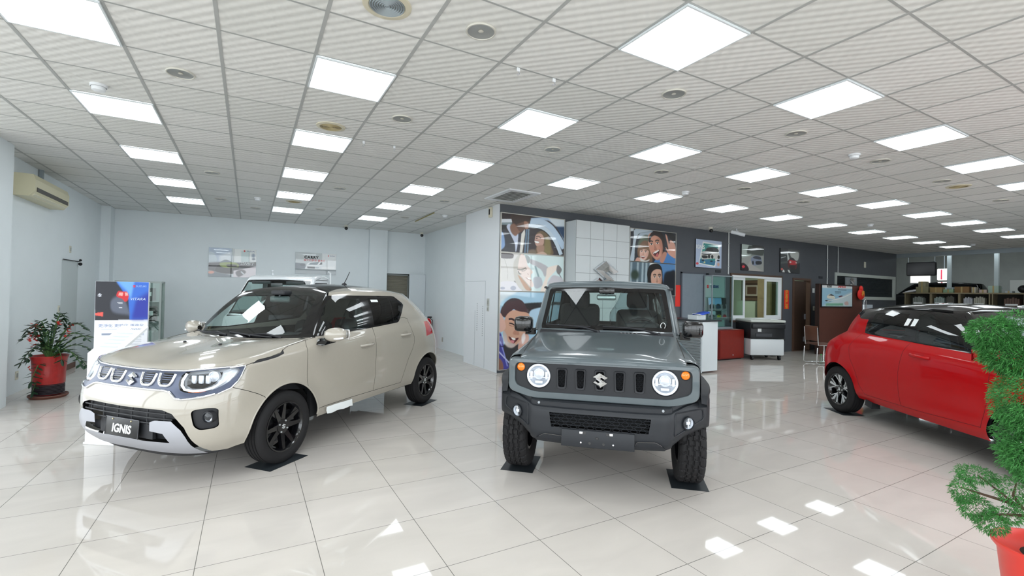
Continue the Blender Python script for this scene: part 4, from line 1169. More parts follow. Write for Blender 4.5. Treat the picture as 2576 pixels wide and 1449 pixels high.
    for rg, nm in ((['skin'], 'front_bumper'), (['frame'], 'grille_frame')): Bm.part(rg, nm, M_BUMPER, top, push=lambda p, n: p)
    for sd in 'LR': Bm.part('skidl', 'lower_pad', M_BUMPER, top, sides=sd, push=lambda p, n: p + Vector((.012, 0, 0)))
    Bm.part('grille', 'grille_backing', mat('grille void', '#0c0d0f', .9), top, push=lambda p, n: p + Vector((-.06, 0, 0)))
    for sd in 'LR': Bm.part('fog', 'fog_recess', M_BUMPER, top, sides=sd, off=0.0)
    for sg in (1, -1): MB().tube([(p.x, p.y, p.z) for p in Bm.path('front', [(a * sg, b) for a, b in fogp], .001)], .006, 6, closed=True).build('fog_recess_rim', M_BUMPER, top)
    for o in top.children:
        if o.name.split('.')[0] in ('front_bumper', 'fog_recess', 'grille_frame', 'lower_pad'):
            try: o.data.set_sharp_from_angle(angle=radians(28))
            except Exception: pass
    hc = MB()
    for r in range(5):
        z = .524 + r * .0235
        for k in range(-6, 7):
            y0 = k * .062 + (.031 if r % 2 else 0)
            if abs(y0) > .375 : continue
            hx = [(.605, y0 + dy, z + dz) for dy, dz in ((.028, 0), (.014, .0108), (-.014, .0108), (-.028, 0), (-.014, -.0108), (.014, -.0108))]
            hc.tube(hx, .0028, 4, closed=True, smooth=False)
    hc.build('honeycomb_grille', M_BUMPER, top)
    for sg in (1, -1):
        c, n = Bm.hit('front', sg * .628, .588)
        f = link('fog_lamp', None, top, c + n * .002); f.rotation_euler = (0, 0, math.atan2(n.y, n.x) * .75)
        MB().lathe([(.050, -.03), (.050, .018), (.044, .022), (.040, .010)], 32, 'x').build('rim', M_BUMPER, f)
        MB().lathe([(.041, .012), (.03, -.012), (.0001, -.02)], 32, 'x').build('reflector', M_LAMPW, f)
        MB().box(-.012, .012, -.004, .004, -.036, .036).box(-.012, .010, -.016, .016, -.012, .012, bev=.003).build('bulb_shield', M_LAMPW, f)
        MB().lathe([(.041, .014), (.025, .021), (.0001, .024)], 32, 'x').build('lens', M_LENS, f)
        q, n = Bm.hit('front', sg * .45, .683)
        MB().lathe([(.009, -.01), (.009, .008), (.0001, .009)], 14, 'x', tuple(q)).build('parking_sensor', mat('sensor grey', '#9da3a8', .4), top)
    # plate carrier
    pc = link('plate_carrier', None, top, (.640, -.008, .453)); pc.rotation_euler = (0, -.05, 0)
    MB().box(-.02, 0, -.262, .262, -.062, .060, bev=.004).build('board', M_BUMPER, pc)
    d = MB()
    for y in (-.105, .08): d.box(-.001, .002, y - .018, y + .022, .034, .050)
    for y in (-.055, .045): d.lathe([(.010, .0), (.010, .002), (.0001, .002)], 10, 'x', (0, y, -.028))
    d.lathe([(.011, .0), (.009, .003), (.0001, .003)], 12, 'x', (0, -.002, .010)); d.build('mount_holes', M_BLACKP, pc)
    d = MB()
    for y in (-.118, .113): d.lathe([(.007, 0), (.006, .004), (.0001, .005)], 10, 'x', (0, y, -.028))
    for y in (-.118, .098): d.box(0, .006, y - .012, y + .012, .034, .052, bev=.002)
    d.build('plate_bolt', M_CHROME, pc)
    # ---- arches
    for sg in (1, -1):
        for x0, nm in ((0, 0), (-2.25, 1)):
            m = MB(); path = [(.47, .50), (.44, .60), (.34, .775), (.22, .835), (-.22, .835), (-.37, .76), (-.46, .56), (-.47, .40)]
            if nm == 0: path[0] = (.47, .74); path = [(.475, .73), (.43, .79), (.33, .83), (.20, .845), (-.22, .840), (-.37, .77), (-.46, .58), (-.48, .40)]
            n = len(path); o_ = []
            for t in (0, 1, 2, 3):
                sc = (1.0, .985, .93, .90)[t]; yy = (.725, .815, .822, .70)[t]
                o_.append([(x0 + a * sc, sg * (yy - (.05 * max(0, (a - .30) / .17) if t in (1, 2) else 0)), .30 + (b - .30) * sc) for a, b in path])
            m.grid([[tuple(p) for p in cm(np.array(r), 5)] for r in o_]); m.build('wheel_flare', M_BUMPER, top)
    for x in (0, -2.25):
        for sg in (1, -1):
            m = MB(); pth = [(.36, .62), (.33, .75), (.2, .81), (-.2, .81), (-.35, .73), (-.43, .56), (-.44, .48)]
            m.grid([[(x + a, sg * .45, b) for a, b in pth], [(x + a, sg * .72, b) for a, b in pth]], smooth=False)
            m.add([(x + a, sg * .45, b) for a, b in pth], [list(range(len(pth)))]); m.build('wheel_well', M_WELL, top)
    ub = MB().box(-2.6, .40, -.40, .40, .42, .52).box(-2.7, -.40, -.70, .70, .44, .5); ub.build('underbody', M_WELL, top)
    ax = MB(); ax.tube([(0, -.62, .345), (0, .62, .345)], .045, 12).ball((0, -.12, .34), (.12, .13, .12), 14, 10).tube([(-2.25, -.62, .345), (-2.25, .62, .345)], .045, 12).ball((-2.25, .1, .34), (.12, .13, .12), 14, 10)
    ax.tube([(.12, -.6, .36), (.12, .6, .34)], .016, 8); ax.build('axle', M_WELL, top)
    MB().tube([(.42, .14, .39), (.42, .14, .36)], .004, 6).ball((.42, .14, .345), (.010, .010, .022), 10, 8).build('hanging_tag', M_PAPER, top)
    MB().box(-.40, .44, -.46, .46, .5, .94).build('engine_bay', M_WELL, top)
    for (x, sg) in ((0, 1), (0, -1), (-2.25, 1), (-2.25, -1)):
        wheel(top, 'wheel', (x, sg * .695, .347), .347, .20, .205, 'plain', side=sg, tread=1, steer=0.0)
    # ---- cab: windscreen frame, sides, roof, rear
    C = Body(); zb = 1.135
    def edge(v, t):      # windscreen surface: v 0..1 centre->side, t 0..1 foot->head
        x = -.530 - .318 * t - .05 * v ** 2.2 - .012 * t * v; y = v * (.672 - .032 * t - .012 * t * t); z = 1.150 + .455 * t - .012 * v ** 2 - .018 * t * v ** 3
        return (x, y, z)
    ws = np.array([[edge(v, t) for t in np.linspace(0, 1, 16)] for v in np.r_[np.linspace(0, .93, 16), .96, 1.0]])
    ft = np.array([edge(1.0, t) for t in np.linspace(0, 1, 16)])
    sd = []
    for i, s_ in enumerate(np.r_[0, .015, np.linspace(.04, .97, 26), .99, 1]):
        row = []
        for k, t in enumerate(np.linspace(0, 1, 16)):
            a = ft[k]; e = np.array((-2.70 + .04 * t, .705 - .05 * t, 1.09 + .52 * t)); p = a * (1 - s_) + e * s_
            b = min(1, s_ / .04) ** .6; p[1] = a[1] * (1 - b) + (.715 - .055 * t - .01 * t * t) * b if s_ < .97 else p[1]
            row.append(p)
        sd.append(row)
    sd = np.array(sd); gut = sd[:, -1]
    rows = []
    for r_, (dy, dz) in enumerate(((0, 0), (-.012, .022), (-.035, .042), (-.075, .055), (-.2, .066), (-.40, .074), (-1, .078))):
        row = []
        for i, p in enumerate(gut):
            fr_ = max(0, 1 - i / 3.0); y = p[1] + dy if dy > -.9 else 0.0
            row.append((p[0], max(0, y), p[2] + dz + (.01 * sin(pi * i / (len(gut) - 1)))))
        rows.append(row)
    # front edge of the roof (visor) from windscreen head to roof top
    hd = ws[:, -1]; vis = []
    topfront = np.array([r[0] for r in rows][::-1])
    for q, (f, z) in enumerate(((0, 0), (.03, .015), (.028, .035), (.0, .06))):
        row = []
        for i, p in enumerate(hd):
            zt = float(np.interp(p[1], topfront[:, 1], topfront[:, 2])); zz = p[2] + (zt - p[2]) * (0, .3, .65, 1)[q]
            xx = p[0] + (0, .018, .012, 0)[q] * (1 - (i / (len(hd) - 1)) ** 6); xx = xx + (gut[0][0] - p[0]) * (q / 3) * 0
            row.append((xx, p[1], zz))
        vis.append(row)
    r0 = np.array(vis[-1])
    roof = [];
    for j in range(len(gut)):
        s_ = j / (len(gut) - 1); row = []
        for i in range(len(hd)):
            v = i / (len(hd) - 1); y = hd[i][1] * (gut[j][1] / hd[-1][1])
            prof_y = np.array([rows[k][j][1] for k in range(7)])[::-1]; prof_z = np.array([rows[k][j][2] for k in range(7)])[::-1]
            x = gut[j][0] + (r0[i][0] - gut[0][0]) * (1 - s_)
            row.append((x, y, float(np.interp(y, prof_y, prof_z))))
        roof.append(row)
    rear = np.array([[(sd[-1][k][0] - .03 * (1 - v ** 4), sd[-1][k][1] * v, sd[-1][k][2]) for k in range(16)] for v in np.linspace(0, 1, 14)])
    rearl = np.array([[(-2.70 - .03 * (1 - v ** 4), .72 * v, z) for z in np.linspace(.5, 1.09, 8)] for v in np.linspace(0, 1, 14)])
    C.grids([ws, sd, np.array(vis), np.array(roof), rear, rearl]).finish()
    bl = rpoly([(-.05, 1.165), (.628, 1.160), (.634, 1.19), (.592, 1.555), (.575, 1.578), (-.05, 1.590)], .02, 3)
    C.cut('screen_border', 'front', bl, where=lambda c: c.x > -1.0)
    gl = rpoly([(-.05, 1.205), (.580, 1.200), (.590, 1.22), (.550, 1.515), (.533, 1.538), (-.05, 1.550)], .02, 3)
    C.cut('windscreen', 'front', gl, where=lambda c: c.x > -1.0, only=['screen_border'])
    C.cut('side_glass', 'side', rpoly([(-.72, 1.16), (-.93, 1.54), (-1.47, 1.55), (-1.47, 1.15)], .04), where=lambda c: c.y > .5, only=['skin'])
    C.cut('side_glass', 'side', rpoly([(-1.58, 1.16), (-1.58, 1.55), (-2.5, 1.55), (-2.5, 1.16)], .04), where=lambda c: c.y > .5, only=['skin'])
    C.cut('rear_glass', 'rear', rpoly([(-.05, 1.14), (.56, 1.14), (.53, 1.54), (-.05, 1.55)], .04), where=lambda c: c.x < -2.5, only=['skin'])
    C.part('skin', 'cab', M_GREY, top); C.part('screen_border', 'windscreen_border', M_BLACKP, top); C.part('windscreen', 'windscreen', M_GLASS, top)
    for s_ in 'LR': C.part('side_glass', 'side_window', M_GLASS, top, sides=s_)
    C.part('rear_glass', 'rear_window', M_GLASS, top)
    for sg in (1, -1):
        gt = MB()
        pts = [(p[0], sg * (p[1] + .012), p[2] + .004) for p in gut]; pts = [(gut[0][0] + .03, sg * (gut[0][1] + .01), gut[0][2] + .006)] + pts
        gt.tube(pts, .013, 6)
        gt.build('roof_gutter', M_BLACKM, top)
    # cabin
    C.part('skin', 'cabin_lining', M_DARK, top, push=lambda p, n: p - n * .03)
    cabin(top, floor_z=.52, x0=-2.6, x1=-.3, yw=.66, dash=(-.60, -.92, 1.20), seats=((-1.30, -.34),), rear=-2.2)
    # driver seat under a clear cover
    sx = MB(); sx.box(-1.72, -1.54, .10, .58, .62, 1.36, rot=(0, -.2, 0), org=(-1.58, .34, .62), bev=.06).box(-1.72, -1.62, .22, .46, 1.36, 1.55, bev=.04); sx.build('driver_seat', M_SEAT, top)
    sx = MB(); sx.box(-1.72, -1.54, -.58, -.10, .62, 1.42, rot=(0, -.2, 0), org=(-1.58, -.34, .62), bev=.06).box(-1.76, -1.66, -.46, -.22, 1.34, 1.55, bev=.04); sx.build('passenger_seat', M_SEAT, top)
    P = []
    for i in range(17):
        row = []
        for j in range(14):
            a = 2 * pi * i / 16; z = .85 + .74 * j / 13; k = .5 + .5 * sin(3 * a + j * .9); taper = 1 - .45 * max(0, (z - 1.3)) / .3
            row.append((-1.62 - .16 * (z - .85) + (.16 + .02 * k) * taper * cos(a), .34 + (.29 + .03 * k) * taper * sin(a), z))
        P.append(row)
    MB().grid(P).build('seat_cover', M_PLASTICWRAP, top)
    m = MB().box(-.93, -.89, -.10, .10, 1.455, 1.515, bev=.02); m.tube([(-.9, 0, 1.5), (-.86, 0, 1.56)], .009); m.build('inside_mirror', mat('mirror silver', '#aeb6b6', .2, .5), top)
    m = MB().box(-.93, -.79, -.075, .085, 1.52, 1.585, bev=.014); m.tube([(-.795, -.03, 1.545), (-.78, -.03, 1.543)], .012, 12); m.tube([(-.795, .04, 1.545), (-.78, .04, 1.543)], .012, 12); m.build('camera_pod', M_BLACKP, top)
    m = MB(); m.tube([(-.60 + .012 * sin(a), .545 + .022 * cos(a), 1.222 + .03 * sin(a)) for a in np.linspace(0, 2 * pi, 20)[:-1]], .003, 6, closed=True); m.build('hanging_ring', M_PAPER, top)
    # wipers
    for (p0, p1, b0, b1) in (((-.50, -.06, 1.150), (-.545, -.30, 1.195), (-.535, -.14, 1.195), (-.55, -.58, 1.205)), ((-.50, .50, 1.146), (-.545, .22, 1.195), (-.545, .38, 1.19), (-.53, -.02, 1.20))):
        w = MB(); w.tube([p0, ((p0[0] + p1[0]) / 2 + .01, (p0[1] + p1[1]) / 2, (p0[2] + p1[2]) / 2 + .01), p1], [.012, .009, .007], 6); w.tube([b0, p1, b1], .007, 6); w.ball(p0, .018, 10, 6)
        w.build('wiper', M_BLACKM, top)
    # mirrors
    for sg in (1, -1):
        o = link('door_mirror', None, top)
        MB().box(-.60, -.44, sg * .80 - .088 if sg > 0 else -.888, sg * .80 + .088 if sg > 0 else -.712, 1.128, 1.278, bev=.035).build('mirror_shell', M_BLACKP, o)
        MB().box(-.606, -.598, *sorted((sg * .73, sg * .87)), 1.145, 1.262, bev=.002).build('mirror_glass', M_CHROME, o)
        MB().prism([(-.62, 1.10), (-.50, 1.10), (-.52, 1.165), (-.60, 1.165)], 'y', *sorted((sg * .69, sg * .78))).build('mirror_foot', M_BLACKP, o)
    for B_ in (S, H, Gp, Bm, C): B_.bm.free()
    return top
JIMNY = build_jimny()
# ================================================================ RED HATCHBACK, WHITE TRUCK, CARS BEHIND
M_RED = mat('bright red paint', '#b0060e', 0.35, 0.0, coat=.45, spec=.1)
M_BLKPAINT = mat('black roof paint', '#0e0f10', 0.06, ior=1.12)
M_CARWHITE = mat('white car paint', '#e9edf0', 0.25, coat=1.0, spec=.2)
SWI = (6.370, .816, -2.1359)
def swift_skin():
    R = [
     [(.70,0,.20),(.69,.3,.20),(.62,.55,.21),(.52,.70,.23),(.42,.77,.25),(0,.80,.26),(-.45,.80,.25),(-1.2,.80,.25),(-2.0,.80,.26),(-2.45,.80,.29),(-2.78,.72,.32),(-2.95,.5,.34),(-3.0,0,.34)],
     [(.80,0,.36),(.79,.3,.36),(.72,.56,.36),(.61,.72,.37),(.46,.80,.37),(0,.845,.36),(-.45,.84,.34),(-1.2,.84,.34),(-2.0,.845,.34),(-2.45,.855,.38),(-2.80,.79,.42),(-3.01,.52,.45),(-3.06,0,.45)],
     [(.81,0,.52),(.80,.3,.52),(.73,.57,.52),(.62,.74,.52),(.47,.82,.52),(0,.86,.52),(-.45,.845,.50),(-1.2,.845,.50),(-2.0,.855,.52),(-2.45,.87,.56),(-2.82,.80,.58),(-3.02,.54,.60),(-3.07,0,.60)],
     [(.79,0,.66),(.78,.3,.66),(.70,.57,.665),(.58,.74,.68),(.43,.81,.69),(0,.855,.70),(-.45,.85,.69),(-1.2,.85,.69),(-2.0,.86,.70),(-2.45,.872,.72),(-2.82,.795,.74),(-3.0,.54,.76),(-3.05,0,.76)],
     [(.74,0,.77),(.73,.3,.775),(.64,.57,.79),(.51,.72,.81),(.38,.79,.83),(0,.84,.85),(-.45,.845,.86),(-1.2,.845,.87),(-2.0,.85,.885),(-2.45,.855,.90),(-2.78,.77,.91),(-2.94,.54,.91),(-2.99,0,.90)],
     [(.68,0,.83),(.66,.3,.84),(.57,.55,.86),(.45,.69,.88),(.32,.76,.90),(0,.815,.925),(-.45,.825,.945),(-1.2,.825,.965),(-2.0,.82,.985),(-2.45,.80,.995),(-2.72,.71,.99),(-2.84,.5,.98),(-2.88,0,.97)],
     [(.62,0,.87),(.60,.3,.88),(.50,.54,.90),(.38,.66,.92),(.24,.72,.94),(-.05,.76,.975),(-.45,.765,1.005),(-1.2,.765,1.045),(-2.0,.745,1.08),(-2.40,.70,1.09),(-2.62,.62,1.08),(-2.74,.44,1.06),(-2.78,0,1.05)],
    ]
    hood = dict(centre=[(.62,0,.87),(.4,0,.93),(.05,0,.98),(-.22,0,1.005)], back=[(-.22,0,1.005),(-.25,.3,1.005),(-.33,.58,1.005),(-.45,.765,1.005)],
                disp=lambda p, u, v: np.array([p[0], p[1], p[2] + .03 * sin(pi * min(1, v * 1.02)) ** 2 * sin(pi * u) ** .8]))
    T = dict(front=[(-.98,0,1.445),(-.96,.3,1.438),(-.88,.56,1.405)], side=[(-.88,.56,1.405),(-1.35,.60,1.43),(-1.9,.585,1.425),(-2.34,.54,1.375)],
             rear=[(-2.34,.54,1.375),(-2.55,.45,1.385),(-2.62,.3,1.40),(-2.64,0,1.41)], k=9, centre=[(-.98,0,1.445),(-1.4,0,1.488),(-2.0,0,1.478),(-2.64,0,1.41)])
    return hatch_skin(R, hood, T, wheels=((0, .305), (-2.45, .305)), fl=(.33, .44, .012), bulge=.03, crown=.004)
def build_swift():
    B = swift_skin(); top = thing('hatchback_car', 'red hatchback with black roof on the right, partly behind the potted plant', 'car', (SWI[0], SWI[1], .0018), SWI[2])
    B.assign('roof', lambda c, n: c.z > 1.34 and n.z > .35)
    for wx in (0, -2.45): B.cut('cutout', 'side', circle(wx, .30, .365, 44), where=lambda c: c.z < .75)
    # black glasshouse; red rear pillar below its slanted edge
    B.cut('pillar', 'side', [(-.30, 1.02), (-.40, 1.0), (-.60, 1.012), (-.80, 1.026), (-1.23, 1.046), (-1.43, 1.058), (-2.014, 1.082), (-2.10, 1.092), (-2.13, 1.262), (-2.32, 1.268), (-2.42, 1.30), (-2.80, 1.36), (-2.80, 1.6), (-.3, 1.6)], anyn=True, where=lambda c: c.z > 1.0 and c.x < -.3 and (c.y > .40 or c.x < -2.0) and not (c.x > -.5 and c.y > .72), only=['skin', 'roof'])
    B.assign('pillar', lambda c, n: n.x > .3 and c.z > 1.01 and c.x > -1.0, only=['skin', 'roof'])
    B.assign('roof', lambda c, n: c.z > 1.40 and n.z > .5)
    B.cut('windscreen', 'front', [(-.05, 1.03), (.60, 1.03), (.63, 1.05), (.50, 1.37), (.46, 1.40), (-.05, 1.425)], where=lambda c: c.x > -1.1, only=['pillar'])
    B.cut('front_glass', 'side', rpoly([(-.52, 1.035), (-.80, 1.30), (-.95, 1.375), (-1.36, 1.38), (-1.26, 1.062)], .025), where=lambda c: c.y > .5, only=['pillar'])
    B.cut('rear_glass', 'side', rpoly([(-1.50, 1.378), (-2.05, 1.355), (-2.075, 1.098), (-1.43, 1.070)], .02), where=lambda c: c.y > .5, only=['pillar'])
    B.cut('rear_screen', 'rear', rpoly([(-.05, 1.10), (.50, 1.10), (.44, 1.34), (-.05, 1.36)], .05), where=lambda c: c.x < -2.3, only=['skin', 'pillar'])
    fd = [(-.40, 1.06), (-.36, .98), (-.34, .85), (-.36, .6), (-.42, .36), (-1.10, .335), (-1.36, .335), (-1.40, .5), (-1.40, .7), (-1.36, .9), (-1.32, 1.08)]
    B.cut('front_door', 'side', fd, where=lambda c: c.z < 1.1, only=['skin'])
    B.cut('rear_door', 'side', [(-1.36, .335), (-1.93, .340), (-2.03, .45), (-2.10, .62), (-2.18, .75), (-2.22, .9), (-2.14, 1.10), (-1.32, 1.08), (-1.36, .9), (-1.40, .7), (-1.40, .5)], where=lambda c: c.z < 1.11, only=['skin'])
    B.cut('tail_lamp', 'side', rpoly([(-2.70, .985), (-2.78, .90), (-2.86, .80), (-3.1, .80), (-3.1, .985)], .03), where=lambda c: c.x < -2.6, only=['skin'])
    B.cut('hood', 'side', [(.85, .80), (.66, .84), (.40, .885), (.2, .925), (-.05, .965), (-.42, 1.0), (-.46, 1.03), (.2, 1.3), (.9, 1.3)], anyn=True, where=lambda c: c.z > .8 and c.x > -.46, only=['skin'])
    B.cut('headlamp', 'front', rpoly([(.50, .70), (.72, .72), (.79, .86), (.70, .87), (.54, .80)], .03), where=lambda c: c.x > .3, only=['skin'])
    B.cut('grille', 'front', rpoly([(-.05, .50), (.50, .50), (.44, .70), (-.05, .74)], .04), where=lambda c: c.x > .5, only=['skin'])
    P = lambda r, n, m, **k: B.part(r, n, m, top, **k)
    P('skin', 'body_shell', M_RED); P('hood', 'hood', M_RED); P('roof', 'roof', M_BLKPAINT); P('pillar', 'window_surround', M_BLACKP); P('windscreen', 'windscreen', M_GLASS)
    P('grille', 'grille', M_BLACKM, push=lambda p, n: p + Vector((-.02, 0, 0))); P('rear_screen', 'rear_window', M_GLASSP)
    for s_ in 'LR':
        P('front_door', 'front_door', M_RED, sides=s_); P('rear_door', 'rear_door', M_RED, sides=s_)
        P('front_glass', 'door_window', M_GLASS, sides=s_); P('rear_glass', 'door_window', M_GLASS, sides=s_); P('tail_lamp', 'tail_lamp', M_RED_LENS, sides=s_); P('headlamp', 'headlamp', M_LAMPW, sides=s_)
    M_RG = mat('dark red gap', '#4a070b', .6); B.seam(B.border(['hood'], ['skin']), 'panel_gap', M_RG, top, .0045, .0012)
    for s_ in 'LR': B.seam(B.border(['front_door', 'rear_door'], ['skin', 'front_door', 'rear_door']), 'panel_gap', M_RG, top, .0045, .0012, s_)
    B.part(['skin', 'roof', 'pillar'], 'cabin_lining', M_DARK, top, push=lambda p, n: p - n * .03)
    for wx in (0, -2.45): well(top, wx, .30, .365, .52, .74)
    MB().box(-2.75, .55, -.45, .45, .20, .27).build('underbody', M_WELL, top)
    MB().box(-.5, .60, -.50, .50, .22, .80).build('engine_bay', M_WELL, top)
    for sg in (1, -1): MB().box(-1.98, -1.86, sg * .76 - .05, sg * .76 + .05, .19, .27, rot=(0, .2, 0)).build('mud_flap', M_BLACKM, top)
    cabin(top, x0=-2.6, floor_z=.40, dash=(-.2, -.68, 1.0), seats=((-1.2, .36), (-1.2, -.36)), rear=-2.05)
    for (x, sg) in ((0, 1), (0, -1), (-2.45, 1), (-2.45, -1)):
        wheel(top, 'wheel', (x, sg * .765, .305), .305, .185, .205, 'swift', spin=.35, side=sg)
    for sg in (1, -1):
        q, n = B.hit('side', -1.13, .918)
        pts = [(-1.0, q.y - .004, .912), (-1.02, q.y + .02, .914), (-1.07, q.y + .036, .919), (-1.17, q.y + .036, .924), (-1.22, q.y + .02, .927), (-1.245, q.y - .004, .928)]
        MB().tube([(a, sg * b, c) for a, b, c in pts], .015, 10).build('door_handle', M_RED, top)
        o = link('door_mirror', None, top); m = MB(); m.ball((-.26, sg * .92, 1.03), (.085, .115, .075), 18, 12); m.build('mirror_shell', M_RED, o)
        MB().prism([(-.18, .95), (-.31, .96), (-.29, 1.01), (-.21, 1.01)], 'y', *sorted((sg * .76, sg * .88))).build('mirror_foot', M_BLACKP, o)
        MB().add([(-.342, sg * .92 + a, 1.03 + b) for a, b in ((-.08, -.05), (.08, -.05), (.08, .05), (-.08, .05))], [(0, 1, 2, 3)]).build('mirror_glass', M_CHROME, o)
        # crease along the side and filler flap
    q, n = B.hit('side', -2.42, .90)
    MB().lathe([(.075, .001), (.073, .004), (.0001, .005)], 36, 'y').xf(Matrix.Translation((-2.42, -q.y, .90)) @ Matrix.Rotation(.2, 4, 'Z') @ Matrix.Scale(-1, 4, (0, 1, 0))).build('filler_flap', M_RED, top)
    V, F = s_emblem(.11, .01)
    q, n = B.hit('front', 0, .66); MB().add(place(V, q + Vector((.006, 0, 0)), (0, 1, 0), (0, 0, 1)), F).build('badge', M_CHROME, top)
    # stickers on the pillar between the side windows
    for x0 in (-1.455, -1.36):
        pts = B.path('side', [(x0 - .03, 1.31), (x0 + .035, 1.305), (x0 + .025, 1.23), (x0 - .035, 1.225)], .002)
        MB().add([(p.x, -p.y, p.z) for p in pts], [(0, 1, 2, 3)]).build('pillar_sticker', M_PAPER, top)
    return top, B
SWIFT, _B = build_swift()

def far_car(name, label, loc, rotz, paint, group=None):
    """parked car seen over the shelves or behind the red car"""
    B = swift_skin(); top = thing(name, label, 'car', loc, rotz)
    for wx in (0, -2.45): B.cut('cutout', 'side', circle(wx, .30, .365, 24), where=lambda c: c.z < .75)
    B.cut('glass', 'side', rpoly([(-.52, 1.05), (-.85, 1.31), (-.97, 1.37), (-2.05, 1.355), (-2.10, 1.1)], .03), where=lambda c: c.y > .5 and c.z > 1.0)
    B.cut('screen', 'front', [(-.05, 1.03), (.62, 1.03), (.50, 1.38), (-.05, 1.42)], where=lambda c: -1.1 < c.x < -.2 and c.z > 1.0)
    B.cut('rscreen', 'rear', rpoly([(-.05, 1.12), (.50, 1.12), (.42, 1.36), (-.05, 1.38)], .05), where=lambda c: c.x < -2.3)
    B.part('skin', 'body_shell', paint, top); B.part('glass', 'side_window', M_GLASSP, top, sides='L'); B.part('glass', 'side_window', M_GLASSP, top, sides='R'); B.part('screen', 'windscreen', M_GLASSP, top); B.part('rscreen', 'rear_window', M_GLASSP, top)
    for wx in (0, -2.45): well(top, wx, .30, .365, .52, .82)
    MB().box(-2.75, .5, -.6, .6, .18, .25).build('underbody', M_WELL, top)
    for (x, sg) in ((0, 1), (0, -1), (-2.45, 1), (-2.45, -1)): wheel(top, 'wheel', (x, sg * .755, .305), .305, .18, .205, 'plain', side=sg)
    B.bm.free(); return top

